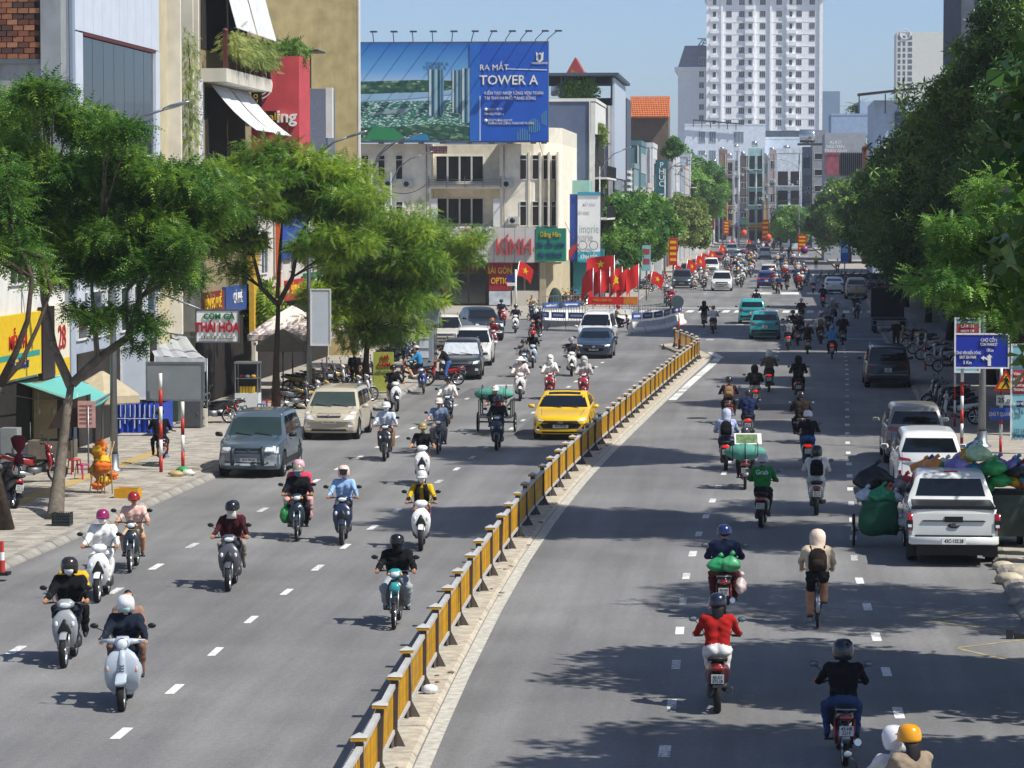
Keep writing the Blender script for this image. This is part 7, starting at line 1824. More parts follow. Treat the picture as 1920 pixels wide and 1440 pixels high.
def exhaust(root,x=.17,y0=-.15,y1=-.78,z=.3,m=None):
 q=MB();q.tube([(x*.6,y0+.1,.24),(x,y0,z-.04),(x,y0-.2,z),(x+.01,y1,z+.06)],[.02,.025,.055,.05],10);ob('exhaust',q,m or plastic('#2a2b2c'),root)
 q=MB();q.cbox((x+.05,(y0+y1)/2-.1,z+.03),(.012,.3,.06));ob('heat_shield',q,ALLOY,root)
def bplate(root,y,z,txt,tilt=.2):
 p=MB();p.cbox((0,0,0),(.19,.008,.14));po=ob('number_plate',p,PLATEW,root,(0,y,z));po.rotation_euler.x=tilt
 for i,t in enumerate(txt.split('|')): text(t,.07,INK,po,(0,-.006,.032-.064*i),ext=.001,bold=.002,sx=.8)
 return po
BIKES={}
def make_scooter():
 r=empty('motor_scooter');P=paint('#dcdcd8');rw=.27
 fwh=bike_wheel('front_wheel',r,.66,rw);bike_wheel('rear_wheel',r,-.62,rw,.11)
 f=MB()
 for s in (-1,1): f.tube([(s*.075,.66,rw),(s*.07,.55,.58)],.018,8)
 ob('fork',f,ALLOY,r)
 # front shield: rings going up, wide apron
 b=MB();b.loft([((0,.42,.30),'z',.10,.03,3),((0,.46,.40),'z',.17,.045,3.2),((0,.50,.54),'z',.205,.055,3.2),((0,.51,.68),'z',.215,.06,3),((0,.49,.80),'z',.185,.06,2.6),((0,.45,.88),'z',.12,.055,2.2),((0,.42,.94),'z',.06,.045,2)],22)
 ob('front_shield',b,P,r)
 b=MB();b.loft([((0,.545,.44),'z',.05,.03,2.4),((0,.565,.56),'z',.115,.025,2.4),((0,.572,.66),'z',.08,.02,2.4),((0,.555,.78),'z',.02,.015,2)],14);ob('shield_insert',b,BLACKP,r)
 q=MB()
 for s in (-1,1): q.ell((s*.135,.55,.70),(.035,.03,.05),8,6)
 ob('signal_lamps',q,HEADL,r)
 # handlebar cowl with headlight
 b=MB();b.loft([((0,.37,.93),'z',.07,.07),((0,.40,.98),'z',.14,.09,2.3),((0,.40,1.04),'z',.15,.085,2.3),((0,.37,1.09),'z',.08,.05)],18);ob('handlebar_cowl',b,P,r)
 q=MB();q.ell((0,.475,1.0),(.095,.03,.045),14,8);ob('headlight',q,HEADL,r)
 handlebar(r,.37,1.02);mirrors(r,.36,1.04)
 # floor and rear body
 b=MB();b.loft([((0,.42,.29),'y',.14,.05,4),((0,.1,.285),'y',.16,.05,4),((0,-.05,.30),'y',.15,.06,4)],14);ob('footboard',b,DARKP,r)
 b=MB();b.loft([((0,.0,.44),'y',.1,.12,2.6),((0,-.12,.50),'y',.165,.19,2.6),((0,-.35,.55),'y',.185,.185,2.5),((0,-.6,.62),'y',.17,.13,2.4),((0,-.8,.69),'y',.12,.075,2.2),((0,-.9,.73),'y',.06,.035,2)],20);ob('rear_body',b,P,r)
 b=MB();b.loft([((0,.03,.73),'y',.09,.035,3),((0,-.12,.755),'y',.13,.045,3),((0,-.35,.765),'y',.14,.05,3),((0,-.6,.80),'y',.13,.05,3),((0,-.78,.81),'y',.09,.03,3)],16);ob('seat',b,mat('#1a1819',rough=.6,var=.15,scale=8,name='seat_vinyl'),r)
 q=MB();q.tube([(-.13,-.6,.77),(-.14,-.84,.84),(0,-.94,.85),(.14,-.84,.84),(.13,-.6,.77)],.014,8);ob('grab_rail',q,DARKP,r)
 q=MB();q.ell((0,-.88,.70),(.11,.045,.05),14,8);ob('tail_light',q,TAILL,r)
 q=MB();q.bar((0,-.82,.64),(0,-.95,.42),.14,.02);q.tube([(0,-.45,.35),(0,-.62,.58),(0,-.9,.5)],[.02,.06,.05],8);ob('rear_fender',q,BLACKP,r)
 bplate(r,-.955,.55,'43-C1|275.18')
 q=MB();q.loft([((-.1,-.15,.3),'y',.07,.09,3),((-.1,-.4,.3),'y',.07,.11,3),((-.1,-.64,.28),'y',.04,.07,3)],12);ob('engine',q,plastic('#3a3c3e'),r)
 exhaust(r)
 q=MB();q.loft([((0,.66+.27*math.sin(a)*1.0,.27+.27*math.cos(a)*1.12),'y',.06,.02,2,a) for a in (-1.0,-.6,-.2,.3,.75)],10);ob('front_fender',q,P,r)
 return r
def make_vespa():
 r=empty('retro_scooter');P=paint('#aab4be');rw=.235
 bike_wheel('front_wheel',r,.64,rw,.11);bike_wheel('rear_wheel',r,-.62,rw,.12)
 f=MB();f.tube([(.07,.64,rw),(.06,.54,.55)],.025,8);ob('fork',f,DARKP,r)
 b=MB();b.loft([((0,.36,.25),'z',.17,.03,4),((0,.43,.33),'z',.235,.045,4),((0,.49,.46),'z',.265,.05,3.6),((0,.51,.62),'z',.27,.055,3.4),((0,.50,.76),'z',.245,.055,3),((0,.47,.85),'z',.18,.05,2.6),((0,.43,.92),'z',.07,.05,2)],26);ob('front_shield',b,P,r)
 b=MB();b.loft([((0,.54,.42),'z',.045,.04),((0,.57,.6),'z',.06,.04),((0,.555,.78),'z',.05,.035),((0,.5,.9),'z',.035,.03)],12);ho=ob('horn_cover',b,P,r)
 for i in range(3):
  q=MB();q.bar((-.04,.607-i*.003,.60+i*.04),(0,.615-i*.003,.59+i*.04),.012,.008);q.bar((0,.615-i*.003,.59+i*.04),(.04,.607-i*.003,.60+i*.04),.012,.008);ob('grille_slot',q,BLACKP,ho)
 b=MB();b.loft([((0,.38,.90),'z',.07,.06),((0,.41,.96),'z',.11,.1,2.2),((0,.42,1.02),'z',.12,.1,2.2),((0,.39,1.09),'z',.09,.06)],18);b.loft([((-.33,.36,1.02),'x',.02,.02),((-.12,.39,1.01),'x',.05,.05),((.12,.39,1.01),'x',.05,.05),((.33,.36,1.02),'x',.02,.02)],12);ob('handlebar_cowl',b,P,r)
 q=MB();q.lathe([(.001,.04),(.05,.035),(.078,.015),(.085,-.01)],20,0,'y',(0,.49,.985));ob('headlight',q,HEADL,r)
 q=MB();q.lathe([(.083,.01),(.095,.005),(.095,-.03)],20,0,'y',(0,.495,.985));ob('headlight_ring',q,CHROME,r)
 handlebar(r,.37,1.03,.36);mirrors(r,.36,1.05,.2,.4,.16)
 b=MB();b.loft([((0,.4,.26),'y',.17,.05,4),((0,.0,.26),'y',.18,.06,4)],14);ob('footboard',b,P,r)
 b=MB();b.loft([((0,.02,.42),'y',.13,.14,2.6),((0,-.15,.47),'y',.22,.22,2.5),((0,-.45,.48),'y',.26,.22,2.4),((0,-.75,.52),'y',.2,.16,2.3),((0,-.92,.58),'y',.08,.07,2)],22);ob('rear_body',b,P,r)
 b=MB();b.loft([((0,.02,.72),'y',.09,.035,3),((0,-.2,.74),'y',.14,.05,3),((0,-.5,.76),'y',.14,.055,3),((0,-.75,.76),'y',.1,.04,3)],16);ob('seat',b,mat('#3b2a22',rough=.6,var=.15,scale=8,name='seat_vinyl'),r)
 q=MB();q.loft([((0,.64+.25*math.sin(a),.235+.25*math.cos(a)*1.25),'y',.085,.03,2.5,a) for a in (-.9,-.5,0,.5,.95)],12);ob('front_fender',q,P,r)
 q=MB();q.ell((0,-.9,.62),(.06,.03,.05),12,7);ob('tail_light',q,TAILL,r)
 for s in (-1,1):
  q=MB();q.ell((s*.215,.545,.62),(.025,.02,.045),10,7);ob('signal_lamp',q,mat('#e0b090',rough=.15,var=.1,coat=1,name='amber_glass'),r)
 bplate(r,-.95,.48,'43-K1|418.06');exhaust(r)
 return r
def make_underbone():
 r=empty('motorbike');P=paint('#1f2a38');rw=.285
 bike_wheel('front_wheel',r,.66,rw,.07,6,'#c0c2c4');bike_wheel('rear_wheel',r,-.60,rw,.08,6,'#c0c2c4')
 f=MB()
 for s in (-1,1): f.tube([(s*.065,.66,rw),(s*.065,.5,.72)],.016,8)
 ob('fork',f,ALLOY,r)
 b=MB();b.loft([((0,.40,.36),'z',.1,.03,2.6),((0,.43,.46),'z',.17,.05,2.6),((0,.43,.60),'z',.185,.065,2.6),((0,.40,.74),'z',.15,.07,2.3),((0,.38,.86),'z',.07,.06,2)],18);ob('front_shield',b,P,r)
 b=MB();b.loft([((0,.50,.6),'z',.07,.03,2.3),((0,.51,.72),'z',.1,.045,2.3),((0,.47,.82),'z',.06,.04,2)],14);ob('shield_insert',b,P,r)
 b=MB();b.loft([((0,.35,.87),'z',.06,.06),((0,.39,.94),'z',.13,.085,2.4),((0,.38,1.01),'z',.12,.08,2.3),((0,.34,1.05),'z',.06,.045)],18);ob('handlebar_cowl',b,P,r)
 q=MB();q.ell((0,.455,.955),(.085,.035,.052),14,8);ob('headlight',q,HEADL,r)
 q=MB()
 for s in (-1,1): q.ell((s*.11,.43,.955),(.03,.03,.03),8,6)
 ob('signal_lamps',q,mat('#d98b3a',rough=.2,var=.1,coat=1,name='amber_glass'),r)
 handlebar(r,.33,1.0);mirrors(r,.33,1.02)
 b=MB();b.loft([((0,.38,.58),'y',.035,.05),((0,.1,.47),'y',.05,.055),((0,-.1,.5),'y',.07,.09)],12);ob('frame',b,BLACKP,r)
 b=MB();b.loft([((0,.02,.56),'y',.08,.1,2.6),((0,-.15,.58),'y',.12,.12,2.6),((0,-.4,.64),'y',.13,.1,2.4),((0,-.65,.69),'y',.11,.075,2.2),((0,-.86,.74),'y',.06,.04,2)],18);ob('rear_body',b,P,r)
 b=MB();b.loft([((0,.05,.69),'y',.08,.03,3),((0,-.12,.725),'y',.12,.04,3),((0,-.4,.75),'y',.125,.045,3),((0,-.75,.79),'y',.1,.04,3)],16);ob('seat',b,mat('#1a1819',rough=.6,var=.15,scale=8,name='seat_vinyl'),r)
 q=MB();q.loft([((0,.22,.34),'y',.06,.07,3),((0,.05,.34),'y',.13,.1,4),((0,-.18,.33),'y',.12,.11,4)],12);ob('engine',q,metalm('#83868a',.5),r)
 q=MB();q.box((.05,-.66,.25),(.1,.0,.36));ob('chain_case',q,BLACKP,r)
 q=MB();q.tube([(-.24,-.02,.27),(.24,-.02,.27)],.016,8);ob('foot_pegs',q,RUBBER,r)
 for s in (-1,1):
  q=MB();q.tube([(s*.11,-.60,.3),(s*.12,-.5,.62)],.025,8);ob('shock_absorber',q,metalm('#8f3030',.4),r)
 q=MB();q.loft([((0,.66+.29*math.sin(a),.285+.29*math.cos(a)*1.06),'y',.045,.016,2,a) for a in (-1.1,-.6,-.1,.4,.8)],10);ob('front_fender',q,P,r)
 q=MB();q.loft([((0,-.60+.3*math.sin(a),.285+.3*math.cos(a)),'y',.05,.016,2,a) for a in (.2,-.3,-.8,-1.3)],10);ob('rear_fender',q,ALLOY,r)
 q=MB();q.tube([(-.12,-.55,.72),(-.13,-.8,.8),(0,-.9,.81),(.13,-.8,.8),(.12,-.55,.72)],.012,8);ob('grab_rail',q,ALLOY,r)
 q=MB();q.ell((0,-.87,.70),(.09,.045,.045),14,8);ob('tail_light',q,TAILL,r)
 bplate(r,-.92,.53,'43-H8|5219',.25);exhaust(r,.15,-.1,-.8,.3,CHROME)
 return r
def make_bicycle():
 r=empty('bicycle');rw=.30
 bike_wheel('front_wheel',r,.52,rw,.045,5,'#3a3c3e',True);bike_wheel('rear_wheel',r,-.50,rw,.045,5,'#3a3c3e',True)
 q=MB();P=paint('#2a2d30')
 for s in (-1,1): q.tube([(s*.04,.52,rw),(s*.035,.40,.68)],.012,6)
 q.tube([(0,.40,.68),(0,.36,.92)],.016,8);q.tube([(0,.39,.66),(0,-.05,.30)],.02,8);q.tube([(0,.38,.72),(0,-.15,.62)],.018,8);q.tube([(0,-.05,.28),(0,-.2,.82)],.018,8)
 for s in (-1,1): q.tube([(s*.05,-.50,rw),(s*.03,-.05,.29)],.01,6);q.tube([(s*.05,-.50,rw),(s*.03,-.16,.66)],.01,6)
 ob('frame',q,P,r)
 q=MB();q.tube([(-.27,.30,.97),(-.12,.36,.95),(.12,.36,.95),(.27,.30,.97)],.012,8);ob('handlebar',q,ALLOY,r)
 q=MB();q.loft([((0,.0,.84),'y',.03,.02),((0,-.14,.85),'y',.05,.025),((0,-.28,.86),'y',.1,.035),((0,-.33,.86),'y',.06,.02)],12);ob('saddle',q,BLACKP,r)
 q=MB();q.loft([((0,-.50+.32*math.sin(a),.30+.32*math.cos(a)),'y',.035,.01,2,a) for a in (.3,-.3,-.9,-1.5)],8);ob('rear_fender',q,ALLOY,r)
 for s,z in ((-1,.16),(1,.40)):
  q=MB();q.bar((s*.06,-.05,.28),(s*.08,-.05+.04*s,z),.02,.015);q.cbox((s*.13,-.05+.04*s,z),(.1,.07,.025));ob('pedal',q,BLACKP,r)
 return r
PAINTB={'front_shield','handlebar_cowl','rear_body','front_fender','horn_cover','footboard_p'}
for k,fn in (('scooter',make_scooter),('vespa',make_vespa),('under',make_underbone),('bicycle',make_bicycle)):
 BIKES[k]=fn()
 BIKES[k].location=(0,-300,0)
BUSED=set()
def bike(kind,col,loc,rz,label,group,brake=False,cat='motorbike',lean=0.0):
 src=BIKES[kind]
 b=copy_tree(src);b.location=loc;b.rotation_euler=(lean if False else 0,lean,rz)
 tag(b,label,cat,group)
 if col or brake:
  m=paint(col) if col else None
  for ch in b.children:
   k=ch.name.split('.')[0]
   if col and k in PAINTB: recolour(ch,[m])
   if brake and k == 'tail_light': recolour(ch,[TAILON])
 return b
# ------------------------------------------------------------------ people
# zones: 0 skin, 1 top, 2 forearm, 3 thighs, 4 shins, 5 shoes, 6 eyes/mouth, 7 hair
def body_mesh(name,J,loose=1.0,flare=0.0,fingers=True):
 """J: joints dict; grows one continuous body and marks which faces are skin, shirt, trousers, shoes"""
 caps=[]                                     # (a, b, ra, rb, zone)
 def cap(a,b,ra,rb,z): caps.append((Vector(a),Vector(b),ra,rb,z))
 hip,wst,ch,nk,hd=[Vector(J[k]) for k in ('hip','waist','chest','neck','head')]
 l=loose
 side=Vector((1,0,0))
 for s in (-1,1):
  cap(hip+side*.075*s,wst+side*.07*s,.115,.10*l,3 if False else 1)
  cap(wst+side*.07*s,ch+side*.085*s,.10*l,.118*l,1)
  cap(hip+side*.085*s+Vector((0,0,-.01)),hip+side*.06*s+Vector((0,-.03,.0)),.125,.125,3)
  sh,el,wr,ha=[Vector(J[k+('L' if s < 0 else 'R')]) for k in ('sh','el','wr','ha')]
  cap(ch+side*.05*s+Vector((0,0,.05)),sh,.095*l,.072*l,1)
  cap(sh,el,.066*l,.05*l,1)
  cap(el,wr,.048*(l if l > 1 else 1),.034*(1+.7*(l-1)),2)
  cap(wr,ha,.03,.036,0)
  hp,kn,an,to=[Vector(J[k+('L' if s < 0 else 'R')]) for k in ('hp','kn','an','to')]
  cap(hp,kn,.098*(1+.3*(l-1)),.068*(1+.3*(l-1)),3)
  cap(kn,an,.066*(1+.3*(l-1)+flare),.042*(1+.3*(l-1)+flare*1.5),4)
  cap(an,an+(to-an)*.5+Vector((0,0,-.03)),.045,.04,5);cap(an+(to-an)*.35+Vector((0,0,-.035)),to,.042,.033,5)
 cap(ch+Vector((0,0,.06)),nk,.09*l,.055,1)
 cap(nk,hd+Vector((0,0,-.06)),.052,.055,0)
 bm=bmesh.new()
 def blob(c,r):
  bmesh.ops.create_icosphere(bm,subdivisions=2,radius=1,matrix=Matrix.Translation(c) @ Matrix.Diagonal((*r,1)))
 for a,b,ra,rb,z in caps:
  d=b-a;n=max(1,int(d.length/.05))
  for i in range(n+1):
   t=i/n;r=ra+(rb-ra)*t;blob(a.lerp(b,t),(r,r,r))
 fw=Vector(J.get('face',(0,1,0))).normalized();rt=Vector((0,0,1)).cross(fw)*-1
 blob(hd,(.077,.095,.11));blob(hd+Vector((0,0,-.055))+fw*.03,(.058,.062,.06))
 blob(hd+fw*.097+Vector((0,0,-.025)),(.016,.02,.026))                                  # nose
 blob(hd+fw*.082+Vector((0,0,-.1)),(.03,.02,.022))                                     # chin
 for s in (-1,1): blob(hd+rt*.079*s+Vector((0,0,-.015)),(.014,.022,.032))             # ears
 me=bpy.data.meshes.new('tmp');bm.to_mesh(me);bm.free()
 o=bpy.data.objects.new('tmp',me);COL.objects.link(o)
 md=o.modifiers.new('r','REMESH');md.mode='VOXEL';md.voxel_size=.024
 sm=o.modifiers.new('s','SMOOTH');sm.factor=.5;sm.iterations=3
 dg=bpy.context.evaluated_depsgraph_get()
 out=bpy.data.meshes.new_from_object(o.evaluated_get(dg));bpy.data.objects.remove(o);bpy.data.meshes.remove(me)
 # fingers
 mb=MB()
 if fingers:
  for s in (-1,1):
   wr,ha=Vector(J['wr'+('L' if s < 0 else 'R')]),Vector(J['ha'+('L' if s < 0 else 'R')])
   d=(ha-wr).normalized();acr=d.cross(Vector((0,0,1)))
   if acr.length < .1: acr=Vector((1,0,0))
   acr.normalize();dn=acr.cross(d)
   if dn.z > 0: dn=-dn
   for k in range(4):
    b=ha+d*.012+acr*(k-1.5)*.019;ln=(.07,.08,.076,.06)[k]
    mb.tube([b,b+d*ln*.55+dn*.006,b+d*ln*.7+dn*ln*.5,b+d*ln*.35+dn*ln*.85],[.0095,.009,.008,.007],6,0)
   t0=wr.lerp(ha,.55)-acr*.03*s*(1 if d.y > 0 else 1)
   mb.tube([t0,t0-acr*.022*s+d*.03+dn*.012,t0-acr*.012*s+d*.055+dn*.035],[.011,.01,.008],6,0)
 for s in (-1,1):
  mb.ell(hd+fw*.083+rt*.032*s+Vector((0,0,.004)),(.014,.011,.007),8,5,6)
  mb.ell(hd+fw*.09+rt*.034*s+Vector((0,0,.026)),(.02,.008,.005),8,4,7)
 mb.ell(hd+fw*.092+Vector((0,0,-.062)),(.024,.008,.008),8,5,6)
 n0=len(out.vertices)
 V=np.zeros(n0*3);out.vertices.foreach_get('co',V);V=V.reshape(-1,3)
 fs=[tuple(p.vertices) for p in out.polygons]
 C=np.array([V[list(f)].mean(0) for f in fs])
 # nearest zone
 best=np.full(len(C),9e9);zone=np.zeros(len(C),int)
 for a,b,ra,rb,z in caps:
  a_,b_=np.array(a),np.array(b);ab=b_-a_;t=np.clip(((C-a_) @ ab)/max(1e-9,ab @ ab),0,1)
  d=np.linalg.norm(C-(a_+t[:,None]*ab),axis=1)-(ra+(rb-ra)*t)
  k=d < best;best[k]=d[k];zone[k]=z
 hd_=np.array(hd);dh=np.linalg.norm((C-hd_)/np.array((.085,.1,.12)),axis=1);zone[dh < 1.15]=0
 hair=(dh < 1.3) & (((C-hd_) @ np.array(fw) < .03) & (C[:,2] > hd.z-.06) | (C[:,2] > hd.z+.055));zone[hair]=7
 # folds in the clothing
 Nn=np.zeros(n0*3);out.vertices.foreach_get('normal',Nn);Nn=Nn.reshape(-1,3)
 clv=np.zeros(n0)
 for f,z in zip(fs,zone):
  if z in (1,2,3,4): clv[list(f)]=1
 ph=V @ np.array((11.,14.,52.))+1.8*np.sin(V @ np.array((17.,9.,6.)))+1.2*np.sin(V @ np.array((-8.,21.,13.)))
 ph2=V @ np.array((26.,-9.,30.))+1.5*np.sin(V @ np.array((6.,18.,-14.)))
 V=V+Nn*(clv*(.0042*np.sin(ph)+.003*np.sin(ph2))*(1.0 if loose < 1.2 else 1.6))[:,None]
 bpy.data.meshes.remove(out)
 fin=MB();fin.v=[tuple(v) for v in V];fin.f=fs;fin.m=[int(z) for z in zone];fin.sm=[True]*len(fs)
 fin.add(mb.v,mb.f);fin.m[len(fs):]=mb.m;fin.sm[len(fs):]=[True]*len(mb.f)
 res=fin.mesh(name)
 for i in range(8): res.materials.append(SKIN)
 return res
def sym(d):
 out={}
 for k,v in d.items():
  if k.endswith('*'):
   out[k[:-1]+'R']=v;out[k[:-1]+'L']=(-v[0],v[1],v[2])
  else: out[k]=v
 return out
POSE={
 'scoot': sym({'hip': (0,-.25,.87),'waist': (0,-.25,1.02),'chest': (0,-.2,1.22),'neck': (0,-.16,1.4),'head': (0,-.12,1.53),'sh*': (.185,-.18,1.31),'el*': (.29,.03,1.08),'wr*': (.325,.24,1.04),'ha*': (.325,.30,1.045),
 'hp*': (.1,-.2,.85),'kn*': (.15,.2,.80),'an*': (.12,.20,.39),'to*': (.13,.36,.335)}),
 'under': sym({'hip': (0,-.25,.83),'waist': (0,-.26,.98),'chest': (0,-.21,1.18),'neck': (0,-.17,1.36),'head': (0,-.13,1.49),'sh*': (.185,-.19,1.27),'el*': (.30,.0,1.05),'wr*': (.325,.20,1.02),'ha*': (.325,.26,1.025),
 'hp*': (.1,-.2,.81),'kn*': (.21,.17,.70),'an*': (.19,-.02,.36),'to*': (.21,.12,.305)}),
 'pill': sym({'hip': (0,-.6,.93),'waist': (0,-.6,1.07),'chest': (0,-.56,1.26),'neck': (0,-.53,1.43),'head': (0,-.49,1.56),'sh*': (.175,-.55,1.34),'el*': (.25,-.42,1.1),'wr*': (.2,-.25,.98),'ha*': (.17,-.2,.96),
 'hp*': (.1,-.56,.9),'kn*': (.24,-.2,.84),'an*': (.23,-.34,.45),'to*': (.25,-.2,.39)}),
 'cyc': sym({'hip': (0,-.2,.92),'waist': (0,-.18,1.05),'chest': (0,-.08,1.25),'neck': (0,0,1.42),'head': (0,.05,1.54),'sh*': (.18,-.04,1.33),'el*': (.27,.12,1.12),'wr*': (.26,.24,.99),'ha*': (.26,.29,.98),'hp*': (.1,-.16,.89)}) |
 {'knR': (.11,.17,.78),'anR': (.12,-.02,.46),'toR': (.13,.12,.42),'knL': (-.11,.12,.58),'anL': (-.12,-.1,.22),'toL': (-.13,.04,.175)},
 'stand': sym({'hip': (0,0,.92),'waist': (0,0,1.07),'chest': (0,.01,1.27),'neck': (0,.02,1.45),'head': (0,.05,1.58),'sh*': (.185,0,1.36),'el*': (.24,-.03,1.1),'wr*': (.23,.06,.87),'ha*': (.22,.08,.81),'hp*': (.1,0,.9),'kn*': (.11,.02,.48),'an*': (.11,-.02,.09),'to*': (.13,.13,.04)}),
 'astride': sym({'hip': (0,-.18,.93),'waist': (0,-.14,1.07),'chest': (0,-.02,1.25),'neck': (0,.07,1.41),'head': (0,.14,1.52),'sh*': (.185,.02,1.33),'el*': (.28,.16,1.12),'wr*': (.31,.29,1.02),'ha*': (.31,.33,1.02),'hp*': (.11,-.18,.9),'kn*': (.2,-.1,.5),'an*': (.27,-.22,.09),'to*': (.31,-.09,.04)}),
}
PM={}
for k in POSE:
 for v,(lo,fl) in {'fit': (1.1,.08),'loose': (1.34,.3)}.items():
  if k in ('cyc','stand','astride') and v == 'loose' and k != 'cyc': continue
  PM[(k,v)]=body_mesh('person_body',POSE[k],lo,fl)
# ---- head wear and extras (built at the origin of the head)
def helmet_half():
 m=MB();m.loft([((0,-.005,.155),'z',.02,.02),((0,-.005,.145),'z',.07,.08),((0,-.005,.11),'z',.11,.125),((0,-.005,.05),'z',.128,.145),((0,-.01,-.005),'z',.13,.147),((0,-.012,-.03),'z',.124,.14)],20)
 m.loft([((0,.12,.025),'y',.105,.012,2),((0,.19,.0),'y',.075,.006,2)],14)
 return m
def helmet_full():
 m=MB();m.loft([((0,-.005,.165),'z',.02,.02),((0,-.005,.152),'z',.08,.09),((0,-.005,.11),'z',.122,.137),((0,-.005,.05),'z',.138,.155),((0,-.01,-.0),'z',.14,.155),((0,-.03,-.06),'z',.136,.135),((0,-.045,-.11),'z',.12,.11)],20)
 return m
def visor():
 m=MB();m.loft([((0,.125,.06),'y',.105,.03,2.4),((0,.165,.03),'y',.085,.05,2.4),((0,.15,-.02),'y',.08,.035,2.4)],14);return m
def hood():
 m=MB();m.loft([((0,-.03,.17),'z',.02,.02),((0,-.02,.15),'z',.08,.09),((0,-.01,.1),'z',.125,.14),((0,-.02,.03),'z',.14,.145),((0,-.04,-.05),'z',.135,.12),((0,-.06,-.13),'z',.125,.11),((0,-.07,-.2),'z',.14,.12)],18);return m
def facemask():
 m=MB();m.loft([((0,.095,-.005),'z',.05,.02),((0,.102,-.045),'z',.075,.03,2.3),((0,.085,-.095),'z',.06,.03,2.2),((0,.06,-.12),'z',.03,.02)],12);return m
def facecover():
 m=MB();m.loft([((0,.055,.0),'z',.085,.055),((0,.06,-.05),'z',.09,.065),((0,.04,-.12),'z',.085,.07),((0,.01,-.19),'z',.1,.09)],14);return m
def glasses():
 m=MB()
 for s in (-1,1): m.ell((s*.037,.105,.006),(.03,.012,.02),10,5)
 m.cbox((0,.112,.008),(.02,.006,.006));return m
def cap_():
 m=MB();m.loft([((0,-.005,.14),'z',.02,.02),((0,-.005,.125),'z',.075,.085),((0,-.005,.08),'z',.1,.115),((0,-.005,.03),'z',.103,.118)],18);m.loft([((0,.1,.035),'y',.085,.01),((0,.18,.02),'y',.05,.006)],12);return m
def conical():
 m=MB();m.lathe([(.002,.2),(.06,.165),(.15,.085),(.235,.01),(.23,.0),(.14,.07)],24);return m
def widehat():
 m=MB();m.lathe([(.01,.14),(.06,.13),(.1,.09),(.108,.04),(.14,.03),(.2,-.0),(.21,-.02),(.19,-.01),(.11,.03)],22);return m
def longhair():
 m=MB();m.loft([((0,-.06,.02),'z',.095,.06),((0,-.1,-.08),'z',.09,.045),((0,-.13,-.2),'z',.075,.035),((0,-.14,-.3),'z',.03,.02)],14);return m
def backpack():
 m=MB();m.loft([((0,-.17,-.34),'z',.14,.075,3),((0,-.2,-.28),'z',.16,.095,3),((0,-.2,-.08),'z',.155,.095,3),((0,-.18,.02),'z',.12,.075,2.6),((0,-.16,.06),'z',.05,.04)],18)
 m.loft([((0,-.29,-.28),'z',.1,.03,3),((0,-.3,-.18),'z',.11,.035,3),((0,-.28,-.12),'z',.08,.02)],14)
 for s in (-1,1): m.tube([(s*.1,-.12,.0),(s*.12,-.02,.08),(s*.13,.09,.04),(s*.13,.11,-.1),(s*.12,-.02,-.26)],.017,6)
 return m
def skirt():
 m=MB();m.loft([((0,-.1,-.02),'z',.16,.18),((0,.06,-.06),'z',.25,.2,2.4),((0,.12,-.2),'z',.25,.17,2.4),((0,.1,-.42),'z',.24,.14,2.2),((0,.08,-.5),'z',.235,.13)],18,0,False);return m
def openjacket():
 m=MB();
 for s in (-1,1): m.loft([((s*.07,.14,.16),'z',.05,.02),((s*.1,.15,.0),'z',.06,.02),((s*.11,.15,-.22),'z',.065,.025)],10)
 return m
ACC={k: f().mesh(k,True) for k,f in dict(helmet=helmet_half,full_helmet=helmet_full,visor=visor,hood=hood,face_mask=facemask,face_cover=facecover,sunglasses=glasses,cap=cap_,conical_hat=conical,sun_hat=widehat,long_hair=longhair,backpack=backpack,skirt=skirt,jacket_front=openjacket).items()}
for m_ in ACC.values(): m_.materials.append(BLACKP)
HELM=lambda c: mat(c,rough=.25,var=.06,scale=6,coat=.6,name='helmet_shell')
def person(pose,style,loc,rz,label,group,top,legs,sleeve=None,shin=None,shoes='#2a2523',skin=SKIN,wear=(),cat='person'):
 """wear: list of (kind, colour)"""
 me=PM.get((pose,style)) or PM[(pose,'fit')]
 o=bpy.data.objects.new('person',me);COL.objects.link(o);o.location=loc;o.rotation_euler.z=rz
 k_=rnd.uniform(.97,1.03);o.scale=(k_*rnd.uniform(.97,1.05),k_,k_)
 tag(o,label,cat,group)
 T=cloth(top);Lg=cloth(legs)
 recolour(o,[skin,T,skin if sleeve == 'skin' else (cloth(sleeve) if sleeve else T),Lg,skin if shin == 'skin' else (cloth(shin) if shin else Lg),plastic(shoes),mat('#2a1512',rough=.4,var=.1,name='eye'),HAIR])
 J=POSE[pose];hd=Vector(J['head'])
 for kind,c in wear:
  q=bpy.data.objects.new(kind,ACC[kind]);COL.objects.link(q);q.parent=o
  at=hd
  if kind == 'backpack': at=Vector(J['chest'])+Vector((0,0,.08))
  if kind == 'skirt': at=Vector(J['hip'])
  if kind == 'jacket_front': at=Vector(J['chest'])
  q.location=at
  m=HELM(c) if 'helmet' in kind else (HAIR if kind == 'long_hair' else (glass('#0c0c0e') if kind in ('visor','sunglasses') else cloth(c)))
  recolour(q,[m])
  if kind == 'full_helmet' and False: pass
 return o
